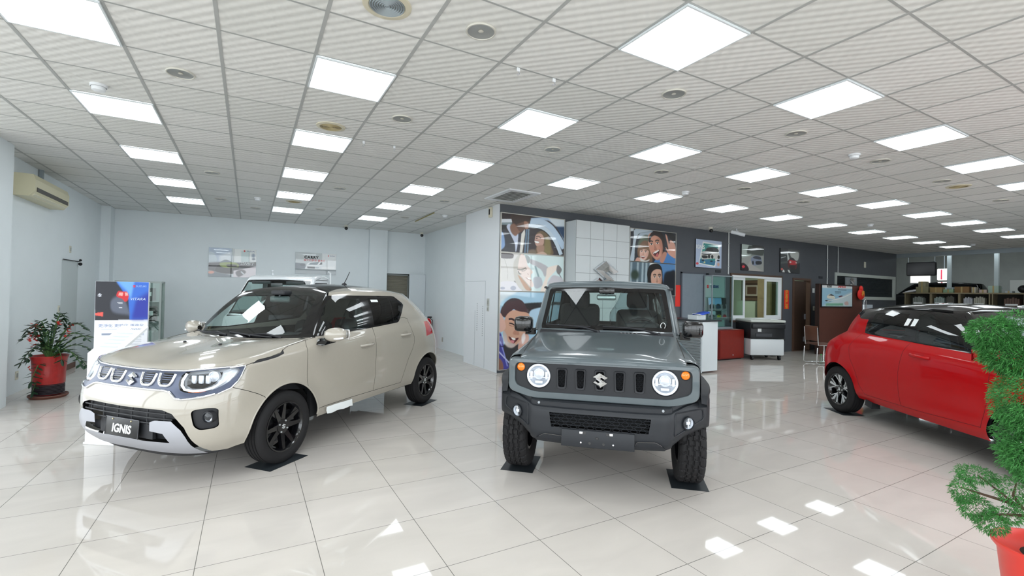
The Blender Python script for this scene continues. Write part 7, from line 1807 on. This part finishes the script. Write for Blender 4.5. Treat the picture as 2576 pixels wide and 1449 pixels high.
# flush door in the left wall
t = tag(link('door_4', None, None, (XL, 11.07, 0)), kind='structure'); MB().box(-.004, .003, -.43, .43, .0, 1.93).build('leaf', mat('pale door leaf', '#c9d1d2', .5), t)
MB().tube([(.02, -.43, 1.945), (.02, .43, 1.945)], .008, 6).ball((.04, .41, 1.90), .03).ball((.04, .41, 1.97), .022).build('closer', M_BOARDE, t); MB().box(0, .012, -.43, .43, 0, .10).build('kick_strip', mat('brown strip', '#6a4a40', .5), t)
for lab, y, z, n in (('beige alarm plate above the flush door on the left wall', 11.04, 2.14, 'wall_switch'), ('beige switch beside the flush door on the left wall', 10.56, 1.10, 'wall_switch'), ('beige outlet low on the left wall behind the red pot', 9.0, .24, 'wall_outlet')):
    plate_switch(lab, (XL, y, z), pi / 2, .09, .12, mat('cream plate', '#d9d6c6', .4), cat=n[5:], name=n)
# roller door at the back and white board
t = tag(link('door_5', None, None, (3.71, YW + .08, 0)), kind='structure'); m = MB()
for k in range(50): m.tube([(-.32, 0, .02 + k * .04), (.32, 0, .02 + k * .04)], .021, 6)
m.build('roller_shutter', mat('grey brown shutter', '#8b877a', .5), t); MB().box(-.34, -.30, -.08, .02, 0, 2.02).box(.30, .34, -.08, .02, 0, 2.02).box(-.34, .34, -.08, .02, 1.97, 2.02).build('frame', mat('grey door frame', '#8d9391', .5), t)
struct('wall_behind_shutter', MB().box(3.3, 4.1, YW + .16, YW + .2, 0, 2.1), M_DARKWS)
t = thing('white_board_panel', 'white panel leaning by the roller shutter in the back corner', 'panel', (4.23, YW - .12, 0)); MB().box(-.22, .26, -.015, .015, .005, 2.02).build('panel', mat('white sheet', '#dde4e8', .45), t); MB().box(-.22, .26, -.02, -.015, 0, .03).build('foot_strip', M_GREYMET, t)
t = thing('fire_extinguisher', 'red fire extinguisher by the corridor wall behind the beige car', 'fire extinguisher', (4.33, 12.35, 0)); M_EXT = mat('extinguisher red', '#c8161c', .3)
MB().lathe([(.001, .30), (.075, .30), (.08, .34), (.08, .68), (.06, .75), (.025, .79), (.001, .79)], 20).build('cylinder', M_EXT, t); MB().box(-.03, .09, -.015, .015, .80, .84).tube([(.02, 0, .82), (.11, 0, .74), (.10, 0, .50)], .012, 8).build('valve', M_BOARDE, t); MB().box(-.12, .12, -.12, .12, 0, .30).build('stand_box', M_EXT, t)
# glass cabinet in the back left corner
t = thing('glass_cabinet', 'glass cabinet with shelves in the back left corner behind the banner', 'cabinet', (-1.86, 11.6, 0)); m = frame_rect(MB(), -.36, .36, .02, 1.61, .03, -.22, -.19); m2 = frame_rect(MB(), -.36, .36, .02, 1.61, .03, .19, .22); m.add(m2.v, m2.f)
for x in (-.36, .33):
    for z in (.02, 1.58): m.box(x, x + .03, -.19, .19, z, z + .03)
m.build('frame', mat('cabinet metal frame', '#8c9592', .35, .5), t); MB().box(-.33, .33, .19, .195, .05, 1.58).build('back_panel', mat('cabinet back', '#8fa09c', .4), t); MB().box(-.33, .33, -.21, -.205, .05, 1.58).build('front_pane', glass('cabinet pane', (.82, .90, .88), 1.45), t)
for z in (.42, .82, 1.22): MB().box(-.33, .33, -.18, .18, z - .012, z).build('shelf', mat('cabinet shelf', '#7c8885', .3), t)
for i, (lab, x, z, w, h, c) in enumerate((('dark box on the upper shelf of the corner glass cabinet', .12, 1.221, .22, .26, '#3a3d3c'), ('tall dark box on the middle shelf of the corner glass cabinet', .16, .821, .20, .30, '#33302f'), ('pale box on the lower shelf of the corner glass cabinet', .05, .421, .34, .22, '#9aa6a4'))):
    b = thing('carton', lab, 'box', (-1.86 + x, 11.6, z)); MB().box(-w / 2, w / 2, -.1, .1, 0, h, bev=.004).build('box', mat('carton %d' % i, c, .6), b); MB().box(-w * .3, w * .3, -.103, -.10, h * .4, h * .7).build('label_patch', M_PAPER, b)
# product banner board
A = Art(120, 190, '#eceef4', [(60, 55), (1033, 65), (1033, 1900), (50, 1890)])
A.poly([(60, 55), (1033, 65), (1033, 572), (60, 572)], '#23252e', 0, False).poly([(430, 60), (1033, 66), (1033, 572), (690, 572), (660, 300)], '#2f66c8', 1.5, False).poly([(440, 60), (760, 62), (700, 300), (640, 200)], '#6aa4e4', 4, False).poly([(800, 300), (1033, 200), (1033, 572), (720, 572)], '#1f2f9a', 5, False)
A.poly([(340, 330), (440, 260), (580, 300), (690, 490), (640, 500), (380, 460)], '#5a6070', 2.5).poly([(470, 190), (560, 195), (620, 195), (660, 240), (650, 300), (600, 330), (540, 290), (440, 255)], '#c8262e', .6).poly([(490, 205), (560, 210), (550, 250), (470, 245)], '#f4a49a', .5, False).poly([(590, 205), (640, 210), (650, 245), (600, 250)], '#f4a49a', .5, False).poly([(70, 475), (210, 465), (205, 520), (70, 505)], '#e8584e', .5, False).line([(455, 343), (555, 345)], 8, '#e6e8ee', .3).line([(490, 408), (550, 408)], 8, '#e6e8ee', .3)
A.line([(180, 695), (930, 695)], 4, '#a9b2c4', .2, smooth=False).line([(190, 757), (420, 757)], 22, '#7f8ca4', .4, smooth=False)
for k in range(7): A.line([(460, 805 + k * 31), (920 - (120 if k == 6 else 0), 805 + k * 31)], 10, '#aab0bc', .3, smooth=False, a=.8)
A.poly([(210, 860), (290, 815), (380, 830), (400, 900), (370, 970), (270, 1025), (215, 970), (195, 930)], '#5c656e', .7).poly([(260, 840), (370, 850), (350, 920), (280, 900)], '#8a939a', 1).ell((260, 940), (30, 26), '#33393e', 0, .8).poly([(415, 1020), (460, 1080), (440, 1120), (390, 1120), (368, 1080)], '#4f7078', .4).line([(240, 1087), (340, 1085)], 5, '#8a94a0', .2, smooth=False)
A.line([(180, 1225), (380, 1220)], 14, '#7f8ca4', .4, smooth=False)
for k in range(14): A.line([(180, 1340 + k * 34), (860, 1340 + k * 34)], 9, '#b4bac6', .3, smooth=False, a=.7)
t = thing('banner_stand', 'upright banner board with red tail lamp picture behind the white lectern', 'banner', (-1.235, 6.7, 0), radians(-6)); MB().box(-.24, .24, .0, .03, .02, 1.555).build('board', mat('board white edge', '#dfe3ea', .4), t); A.mesh('print', .475, 1.53, t, M_PRINTM, (0, -.002, .788)); MB().box(-.25, .25, -.12, .16, 0, .02).build('foot', M_GREYMET, t)
M_BLUEI = mat('slate blue ink', '#8d9bbd', .4); M_BLUEP = mat('blue print', '#22407c', .4)
letter(t, '更淨化 更勁化 更進化', .043, (.0, -.004, 1.06), M_BLUEI); letter(t, '新世代輕油電科技', .028, (.098, -.004, .962), M_BLUEI); letter(t, '進階', .034, (-.14, -.004, .52), M_BLUEI); letter(t, 'VITARA', .042, (.14, -.004, 1.36), mat('pale print', '#c9d8f0', .4), shear=.3); letter(t, 'SUZUKI', .028, (.17, -.004, 1.505), mat('pale blue print', '#a9c4ec', .4))
V, F = s_emblem(.03, .0006); MB().add(place(V, (.105, -.003, 1.505), (1, 0, 0), (0, 0, 1)), F).build('logo_print', mat('red print', '#d02530', .4), t); V, F = s_emblem(.04, .0006); MB().add(place(V, (-.20, -.003, 1.40), (1, 0, 0), (0, 0, 1)), F).build('badge_print', M_SILVER, t)
# white sheet-metal lectern
t = thing('info_lectern', 'white sheet-metal lectern with slanted spec sheet left of the beige car', 'lectern', (-1.19, 5.78, 0), radians(-35)); M_LECT = mat('glossy white sheet', '#f1f4f8', .25, coat=.5)
MB().prism([(-.02, .02), (-.02, .86), (.32, 1.10), (.32, 1.075), (.0, .845), (.0, .02)], 'x', -.15, .15).xf(Matrix.Identity(4)).build('sheet_body', M_LECT, t); MB().box(-.16, .16, -.03, .34, 0, .02, bev=.004).build('base_plate', M_LECT, t); MB().box(-.02, .02, .01, .03, .02, .85).build('post', M_LECT, t)
M4 = Matrix.Translation((0, .15, .985)) @ Matrix.Rotation(math.atan2(.24, .34), 4, 'X'); V, F = text_mesh('SUZUKI', .032); MB().add([tuple(M4 @ Vector((x + .06, y + .15, .004))) for x, y, z in V], F).build('lettering', M_BLUEP, t, fix=False)
m = MB()
for k in range(5): m.add([tuple(M4 @ Vector(p)) for p in ((-.10, .09 - k * .05, .003), (.08, .09 - k * .05, .003), (.08, .075 - k * .05, .003), (-.10, .075 - k * .05, .003))], [(0, 1, 2, 3)])
m.build('spec_print', mat('pale blue ink', '#d3dbea', .4), t)
# protective sheet taped under the beige car's door, mats under wheels
def in_car(C, x, y): c, s = cos(C[2]), sin(C[2]); return (C[0] + c * x - s * y, C[1] + s * x + c * y)
q = in_car(IGN, -.66, .842); t = thing('protective_sheet', 'white protective paper taped to the sill of the beige car', 'paper', (q[0], q[1], .36), IGN[2]); m = MB(); P = []
for i in range(9):
    x = -.19 + .38 * i / 8; P.append([(x, .0 + .004 * sin(i), .02), (x, .004 + .003 * sin(i * 2.1), -.015), (x - .015, -.002 + .003 * sin(i), -.052 + .004 * sin(i * 1.7))])
m.grid(P).build('sheet', M_PAPER, t)
M_MAT = mat('black rubber mat', '#2b3034', .4, bump=.1, bscale=150)
for C, x, y, lab in ((IGN, 0, .735, 'front mat under the near front wheel of the beige car'), (IGN, -2.435, .735, 'mat under the near rear wheel of the beige car'), (JIM, 0, .695, 'mat under the right-hand front wheel of the grey car'), (JIM, 0, -.695, 'mat under the left-hand front wheel of the grey car'), (SWI, -2.45, -.765, 'mat under the rear wheel of the red car')):
    q = in_car(C, x, y); t = thing('wheel_mat', 'black rubber ' + lab, 'mat', (q[0], q[1], .0005), C[2], 'rubber mats under the car wheels'); MB().box(-.21, .21, -.14, .14, 0, .0012).build('pad', M_MAT, t); t.location.z = .0003
# ---- plants
M_LEAFD = mat('dark glossy leaf', '#22402a', .3, noise=.25, nscale=9, coat=.2); M_STEM = mat('green stem', '#4a6a38', .5); M_FERN = mat('feathery bright foliage', '#3a7c38', .55, noise=.3, nscale=14); M_BARK = mat('brown branch', '#4d3a2c', .8)
def leaf(mb, p, d, up, L, w, mi=0):
    d = Vector(d).normalized(); s = d.cross(Vector(up)); s = s.normalized() if s.length > 1e-4 else d.orthogonal().normalized(); n = s.cross(d)
    pts = [Vector(p), Vector(p) + d * L * .35 + s * w - n * w * .3, Vector(p) + d * L * .45 + n * 0, Vector(p) + d * L * .35 - s * w - n * w * .3, Vector(p) + d * L * .75 + s * w * .7 - n * w * .4, Vector(p) + d * L * .75 - s * w * .7 - n * w * .4, Vector(p) + d * L - n * L * .1]
    mb.add(pts, [(0, 1, 2), (0, 2, 3), (1, 4, 6, 2), (2, 6, 5, 3)], mi)
px, py = -2.31, 8.5
t = thing('potted_plant', 'dark leafy plant with red ribbons in a red and black pot', 'plant', (px, py, 0))
MB().lathe([(.001, .045), (.15, .045), (.155, .17), (.165, .20), (.168, .35), (.178, .50), (.195, .56), (.188, .56), (.17, .50), (.001, .49)], 36).build('pot', mat('red glazed pot', '#a81e1c', .35, noise=.15, nscale=20, coat=.4), t)
m = MB(); [m.lathe([(.156, z), (.164, z + .009), (.157, z + .018)], 36) for z in np.arange(.05, .2, .018)]; m.build('woven_band', mat('dark woven band', '#2a2228', .6), t)
MB().lathe([(.001, .0), (.18, .0), (.205, .03), (.20, .042), (.175, .015), (.001, .012)], 36).build('saucer', mat('brown saucer', '#6e4438', .5), t)
R_ = random.Random(5); st = MB(); lf = MB(); rb = MB()
fronds = [(-165, .42, .30), (-150, .36, .18), (170, .40, .40), (-100, .34, -.10), (-115, .38, -.24), (-60, .30, .16), (-25, .44, .30), (0, .52, .24), (12, .50, .16), (20, .36, .42), (40, .40, .42), (75, .30, .48), (100, .34, .40), (140, .32, .46), (-80, .22, .34), (-5, .40, .06), (-135, .30, .40), (60, .2, .56), (-45, .48, .10), (160, .46, .12)]
for a_, L, h in fronds:
    a_ = radians(a_ + R_.uniform(-8, 8)); pts = []; L *= .62 if cos(a_) < -.3 else 1.0
    for k in range(10):
        u = k / 9; pts.append((cos(a_) * L * u * 1.0, sin(a_) * L * u * .7 - .02, .50 + h * sin(min(1, u * 1.1) * pi / 2) + (.10 * sin(pi * u)) - (.14 * u * u if h < .2 else 0)))
    st.tube(pts, [.011 - .007 * k / 9 for k in range(10)], 6)
    for k in range(2, 10):
        d = Vector(pts[k]) - Vector(pts[k - 1]); d.normalize(); sd = d.cross(Vector((0, 0, 1))).normalized()
        for sg in (1, -1): leaf(lf, pts[k], d * .5 + sd * sg + Vector((0, 0, R_.uniform(-.1, .3))), (0, 0, 1), R_.uniform(.085, .12), .022)
    leaf(lf, pts[-1], Vector(pts[-1]) - Vector(pts[-2]), (0, 0, 1), .10, .022)
for cx, cy, cz, n, sp in ((-.14, -.06, .80, 34, .05), (-.12, -.05, .92, 16, .03), (.10, -.08, 1.0, 5, .02), (.20, -.05, .85, 9, .05), (.22, -.04, .94, 4, .03), (-.14, -.22, .42, 3, .02)):
    rb = MB()
    for _ in range(n): leaf(rb, (cx + R_.gauss(0, sp * .5), cy + R_.gauss(0, sp * .5), cz + R_.gauss(0, sp)), (R_.uniform(-1, 1), R_.uniform(-1, 1), R_.uniform(-1, 1)), (0, 0, 1), .045, .016)
    rb.build('ribbon', mat('red ribbon', '#c8342a', .5), t)
st.build('stems', M_STEM, t); lf.build('leaves', M_LEAFD, t)
# feathery tree in a red pot close by on the right
px, py = 3.18, .63
t = thing('potted_tree', 'feathery green cloud-shaped tree in a red plastic pot, right foreground', 'plant', (px, py, 0))
MB().lathe([(.001, 0), (.145, 0), (.15, .02), (.185, .36), (.205, .385), (.208, .40), (.198, .40), (.18, .37), (.001, .34)], 40).build('pot', mat('red plastic pot', '#d93a30', .35), t)
fd = np.array([cos(math.atan2(py, px)), sin(math.atan2(py, px))]); rt = np.array([fd[1], -fd[0]])
def wp(r, u, z): return (r * rt[0] + u * fd[0], r * rt[1] + u * fd[1], z)
tk = MB(); tk.tube([wp(0, 0, .34), wp(.02, .01, .6), wp(-.01, 0, .85), wp(.03, .02, 1.1), wp(.0, 0, 1.38)], [.022, .019, .015, .012, .006], 8)
blobs = [(.05, 0, .95, .20, .16, .12, 2200), (.0, 0, 1.06, .215, .18, .20, 4200), (.04, .05, .86, .235, .19, .20, 4000), (.0, .0, .80, .19, .16, .12, 2000), (.10, .0, 1.27, .19, .17, .13, 2600), (-.20, .0, 1.355, .095, .08, .075, 1100), (-.10, 0, 1.24, .15, .10, .08, 1700), (-.16, 0, 1.29, .10, .08, .08, 900), (-.13, .02, 1.425, .07, .05, .04, 260), (-.02, 0, 1.42, .05, .05, .03, 160), (.1, 0, .70, .16, .14, .08, 900),
         (-.255, .0, .66, .075, .06, .035, 420), (-.30, .0, .57, .045, .06, .06, 420), (-.255, .0, .50, .06, .06, .055, 480), (-.20, .0, .445, .06, .07, .045, 460), (-.13, .0, .62, .06, .06, .06, 380), (-.08, .0, .57, .06, .05, .04, 220), (-.15, .0, .50, .05, .05, .03, 240), (.05, 0, .40, .12, .10, .05, 520)]
tw = [((0, 0, .50), (-.12, 0, .56), (-.25, 0, .66)), ((-.12, 0, .56), (-.22, 0, .57), (-.31, 0, .58)), ((-.05, 0, .53), (-.16, 0, .50), (-.24, 0, .46)), ((-.1, 0, .55), (-.13, 0, .60), (-.12, 0, .66)), ((0, 0, 1.15), (-.10, 0, 1.25), (-.19, 0, 1.36))]
for a_, b_, c_ in tw: tk.tube([wp(*a_), wp(*b_), wp(*c_)], [.008, .006, .003], 6)
tk.build('trunk', M_BARK, t)
V = []; F = []; rg = np.random.default_rng(11)
for (r, u, z, a_, b_, c_, n) in blobs:
    n = int(n * (3.2 if z > .69 else 2.0)); d = rg.normal(size=(n, 3)); d /= np.linalg.norm(d, axis=1)[:, None]; k = rg.uniform(.55, 1.0, n) ** .5; k *= 1 + .10 * np.sin(d[:, 0] * 9 + z * 20) * np.sin(d[:, 2] * 11)
    P = np.stack([r + d[:, 0] * a_ * k, u + d[:, 1] * b_ * k, z + d[:, 2] * c_ * k], 1); dr = d + rg.normal(size=(n, 3)) * .7 + np.array([0, 0, -.25]); dr /= np.linalg.norm(dr, axis=1)[:, None]
    sd = np.cross(dr, rg.normal(size=(n, 3))); sd /= np.linalg.norm(sd, axis=1)[:, None]; L = rg.uniform(.013, .027, n)[:, None]; w = .0018
    for p, q, m_, e in zip(P, P + dr * L * .5 + sd * w, P + dr * L * .5 - sd * w, P + dr * L + np.array([0, 0, -.004])):
        i = len(V); V += [wp(*p), wp(*q), wp(*e), wp(*m_)]; F.append((i, i + 1, i + 2, i + 3))
fo = MB(); fo.add(V, F); fo.build('foliage', M_FERN, t, fix=False)
MB().lathe([(.001, .345), (.17, .345), (.1, .36), (.001, .365)], 24).build('soil', mat('dark soil', '#2c241e', .9), t)
# ---- ceiling fittings
M_SPK = mat('yellowed speaker grille', '#b0a37e', .5); M_SPKF = mat('speaker rim', '#cfc9b4', .4)
for v, u, lab, m_ in ((3.5, -1.42, 'large round ceiling speaker with concentric rings, top of the photo', M_GREYMET), (3.54, 2.55, 'yellowed round ceiling speaker between the second column lights', M_SPK), (3.57, 10.56, 'small yellowed ceiling speaker near the back wall', M_SPK), (17.47, -1.5, 'yellowed ceiling speaker far right over the red car', M_SPK)):
    t = thing('ceiling_speaker', lab, 'speaker', (gx(v), gy(u), HC)); MB().lathe([(.145, 0), (.142, -.008), (.11, -.012), (.105, -.006)], 40).build('rim', M_SPKF, t); m = MB()
    for k in range(7): m.lathe([(.105 - k * .014, -.006), (.100 - k * .014, -.013), (.094 - k * .014, -.006)], 36)
    m.lathe([(.012, -.008), (.0001, -.012)], 16); m.build('grille', m_, t)
for v, u, lab in ((.43, 2.58, 'large white smoke detector above the left light column'), (12.6, -1.44, 'white smoke detector right of the fifth light column'), (12.58, 2.59, 'white smoke detector over the display wall posters'), (2.53, 10.53, 'small white smoke detector near the back wall'), (8.58, 10.09, 'small white smoke detector over the back aisle'), (22.44, 2.48, 'small white smoke detector over the brown partition'), (32.83, 2.62, 'tiny white smoke detector at the far end')):
    t = thing('smoke_detector', lab, 'smoke detector', (gx(v), gy(u), HC)); MB().lathe([(.06, 0), (.06, -.018), (.055, -.022)], 28).build('base', M_WHITE, t); MB().lathe([(.05, -.022), (.045, -.05), (.02, -.058), (.0001, -.058)], 28).build('head', M_WHITE, t)
t = thing('ceiling_cassette', 'white ceiling air-conditioner outlet grille before the display wall', 'air vent', (3.95, 7.09, HC)); frame_rect(MB(), -.30, .30, -.47, .47, .09, -.02, 0).xf(Matrix(((1, 0, 0, 0), (0, 0, 1, 0), (0, 1, 0, 0), (0, 0, 0, 1)))).build('frame', M_WHITE, t); m = MB()
for k in range(9): m.box(-.21, .21, -.36 + k * .085, -.33 + k * .085, -.018, -.006, rot=(.5, 0, 0))
m.build('slats', mat('grey slat', '#a6aaa8', .5), t); MB().box(-.21, .21, -.38, .38, -.005, -.001).build('plenum', mat('dark plenum', '#565a58', .8), t)
def cam_dome(lab, x, y, wall=False):
    t = thing('security_camera', lab, 'camera', (x, y, HC)); MB().lathe([(.05, 0), (.05, -.03), (.035, -.05)], 20).build('mount', mat('camera mount', '#d8d6c8', .4), t); MB().ball((0, -.02, -.085), .045, 16, 10).build('eye', M_BLACKP, t)
cam_dome('black dome camera at the back wall ceiling, left of the pillar', 2.17, 12.75); cam_dome('black dome camera in the back right corner ceiling', 4.28, 12.95); cam_dome('black dome camera over the slate wall posters', 9.72, 7.5)
t = thing('security_camera', 'white bullet camera on the ceiling before the slate wall', 'camera', (10.40, 7.28, HC)); MB().tube([(0, 0, 0), (0, 0, -.05), (.04, -.05, -.10)], .014, 8).build('bracket', M_WHITE, t); MB().tube([(-.06, .10, -.07), (.10, -.16, -.17)], .042, 14).build('body', M_WHITE, t)
for x, y, lab in ((1.739, 3.056, 'left hook on the runner before the third light column'), (2.068, 3.058, 'right hook on the runner before the third light column'), (1.103, 5.486, 'left hook on the runner behind the second column light'), (1.45, 5.465, 'right hook on the runner behind the second column light')):
    t = thing('ceiling_hook', 'small white ' + lab, 'hook', (x, y, HC)); MB().box(-.012, .012, -.004, .004, -.03, 0).build('clip', M_WHITE, t); MB().tube([(0, 0, -.03), (.012, 0, -.045), (.0, 0, -.06), (-.012, 0, -.05)], .003, 6).build('hook', M_SILVER, t)
t = thing('ceiling_pole', 'yellowed pole lying along the ceiling near the back right corner', 'pole', (0, 0, HC)); MB().tube([(3.455, 10.949, -.012), (3.407, 9.511, -.012)], .012, 8).build('pole', mat('yellowed pole', '#a39a5e', .5), t)
# ================================================================ WORKSHOP EDGE
M_SHELF = mat('weathered wood shelf', '#8a8066', .6, noise=.15)
def shelf_unit(y0, y1, lab):
    t = thing('storage_shelf', lab, 'shelf', (20.55, (y0 + y1) / 2, 0)); h = (y1 - y0) / 2; m = MB()
    for s_ in (-h, -h / 3, h / 3, h): m.box(-.2, .2, s_ - .03 if s_ > -h else s_, s_ + .03 if s_ < h else s_, 0, 1.80)
    m.build('upright', M_SHELF, t); m = MB()
    for z in (.1, .5, .95, 1.40): m.box(-.2, .2, -h, h, z - .03, z)
    m.build('shelf_board', M_SHELF, t); MB().box(-.24, .22, -h - .02, h + .02, 1.80, 1.84).build('top_board', M_SHELF, t); MB().box(.19, .2, -h, h, .1, 1.8).build('back_panel', mat('shelf back', '#33322c', .8), t)
shelf_unit(5.42, 7.62, 'left wooden storage shelf behind the red car, loaded with boxes'); shelf_unit(3.2, 5.38, 'right wooden storage shelf behind the red car, beyond the left one')
BX = [(7.15, 1.841, .34, .20, '#8d8a6c', 'stacked pale carton, leftmost on the left storage shelf'), (7.15, 2.042, .20, .18, '#a09b80', 'small carton on top of the leftmost carton on the shelf'), (6.77, 1.841, .32, .18, '#a3885a', 'tan carton left of the white post on the storage shelf'), (6.45, 1.841, .26, .11, '#8fae8c', 'flat pale green box before the white post on the shelf'), (6.11, 1.841, .36, .20, '#8a6842', 'brown carton right of the white post on the shelf'), (5.82, 1.841, .10, .18, '#b9b5a6', 'small roll box right of the brown carton on the shelf'), (5.60, 1.841, .18, .10, '#c9b4aa', 'pink-white flat box on the left storage shelf'), (5.36, 1.841, .24, .22, '#a9beb0', 'pale green carton over the gap between the shelves'), (5.02, 1.841, .16, .06, '#b8c2c6', 'small white box on the right storage shelf'), (4.42, 1.841, .30, .34, '#a8803f', 'tan carton at the right end of the right shelf')]
for i, (y, z, w, h, c, lab) in enumerate(BX):
    t = thing('carton', lab, 'box', (20.53, y, z)); MB().box(-.13, .13, -w / 2, w / 2, 0, h, bev=.005).build('box', mat('shelf carton %d' % i, c, .7, noise=.06), t); MB().box(-.131, -.128, -.02, .02, 0, h).build('tape', mat('carton tape', '#b5a06c', .4), t)
t = thing('covered_bundle', 'black wrapped bundle on the right storage shelf', 'bundle', (20.55, 4.74, 1.841)); m = MB(); m.ball((0, 0, .12), (.14, .12, .12), 18, 10); m.ball((0, -.02, .10), (.13, .12, .09), 16, 8).build('wrap', mat('black sheet', '#191a1d', .5), t)
for i, (y, w, h, c, lab) in enumerate([(7.25, .30, .30, '#8d948e', 'grey file row in the left bay of the left shelf'), (6.68, .26, .30, '#9aa9a4', 'pale folders in the middle bay of the left shelf'), (6.39, .20, .34, '#5b5a52', 'dark box in the middle bay of the left shelf'), (5.95, .22, .30, '#b7bac0', 'white paper stack in the right bay of the left shelf'), (5.68, .26, .32, '#a9a89a', 'cream folders in the right bay of the left shelf'), (4.95, .34, .3, '#5f4a40', 'brown folders in the left bay of the right shelf'), (4.3, .40, .28, '#8c9a94', 'grey crate in the middle bay of the right shelf')]):
    t = thing('file_row', lab, 'files', (20.52, y, 1.401)); m = MB(); n = 6
    for k in range(n): m.box(-.14, .1, -w / 2 + w * k / n, -w / 2 + w * (k + .86) / n, 0, h * (.85 + .15 * ((k * 7) % 5) / 4))
    m.build('spines', mat('file tone %d' % i, c, .6), t); MB().box(-.145, -.14, -w * .4, w * .4, .05, .10).build('labels', M_PAPER, t)
for y, lab in ((6.56, 'left white steel post rising behind the storage shelf'), (5.40, 'right white steel post rising behind the storage shelf')):
    t = thing('steel_post', lab, 'post', (20.85, y, 0)); MB().box(-.05, .05, -.05, .05, 0, HC + .05).build('post', mat('pale blue steel', '#b9c6c8', .45), t); MB().box(-.1, .1, -.12, .12, 1.98, 2.03).box(-.1, .1, -.1, .1, 0, .02).build('plate', mat('pale blue steel', '#b9c6c8', .45), t)
# lift, lamps and windows of the workshop
t = thing('car_lift', 'low dark car lift platform under the dark workshop car', 'car lift', (23.2, 7.4, 0)); MB().box(-.85, .85, -2.3, 2.3, .70, .80).build('platform', M_DARKWS, t)
for y in (-1.6, 1.6): MB().box(-.6, .6, y - .2, y + .2, 0, .70).build('leg', M_DARKWS, t)
M_TUBE = mat('fluorescent tube', '#ffffff', .5, emit='#f2fbff', estr=9)
for i, (x, y, z, L, rz) in enumerate(((24, 6.9, 3.55, 1.5, .35), (26, 8.4, 3.6, 1.5, .3), (24.5, 4.9, 3.75, 1.5, .1), (25.5, 3.4, 3.7, 1.5, .1), (26.5, 2.2, 3.65, 1.5, .1))):
    t = thing('tube_lamp', ('long tube lamp hanging in the workshop, ' + ['left of the white post', 'far left', 'right of the right post', 'second from the right edge', 'at the right edge'][i]), 'lamp', (x, y, z), rz); MB().box(-.05, .05, -L / 2, L / 2, 0, .05).build('housing', M_GREYMET, t); MB().tube([(0, -L / 2 + .03, -.02), (0, L / 2 - .03, -.02)], .02, 8).build('tube', M_TUBE, t); MB().tube([(0, -.4, .05), (0, -.4, 4.4 - z)], .006, 6).tube([(0, .4, .05), (0, .4, 4.4 - z)], .006, 6).build('hanger', M_GREYMET, t)
t = thing('light_sign', 'bright backlit sign with red stripes hanging in the workshop', 'sign', (24.2, 7.78, 2.62)); MB().box(0, .08, -.22, .22, -.22, .24, bev=.03).build('box', mat('lit sign face', '#ffffff', .4, emit='#fdf6f4', estr=2.2), t)
for y in (-.16, .08): MB().box(-.004, 0, y - .025, y + .025, -.19, .21).build('stripe', mat('lit red stripe', '#d03050', .4, emit='#d02848', estr=.6), t)
MB().tube([(.04, 0, .24), (.04, 0, 1.78)], .012, 6).build('hanger', M_GREYMET, t)
t = tag(link('window_3', None, None, (30.98, 10.93, 2.72)), kind='structure'); frame_rect(MB(), -.45, .45, -.22, .22, .04, -.03, .0).xf(Matrix.Rotation(pi / 2, 4, 'Z')).build('window_frame', M_WF, t); MB().box(-.01, 0, -.41, .41, -.18, .18).build('bright_pane', mat('daylit window', '#ffffff', .5, emit='#f3f0e4', estr=1.3), t)
t = thing('awning', 'dark rolled tarpaulin hanging in the workshop left of the lit sign', 'awning', (25.5, 9.0, 2.75)); MB().box(-.1, .1, -.55, .47, -.1, .50, bev=.05).build('sheet', M_BOARDE, t); MB().tube([(0, -.5, .45), (0, -.5, 1.64)], .01, 6).tube([(0, .42, .45), (0, .42, 1.64)], .01, 6).build('hanger', M_GREYMET, t)
for i, (y, z) in enumerate(((7.3, 2.25), (6.2, 2.25), (5.3, 2.25), (4.6, 2.35))):
    t = thing('wall_notice', 'pale notice sheet on the workshop far wall, %s from the left' % ORD[i], 'notice', (30.99, y, z), 0, 'notice sheets on the workshop wall'); MB().box(-.01, 0, -.28, .28, -.36, .36).build('sheet', mat('faded sheet', '#c6cbc6', .6), t)
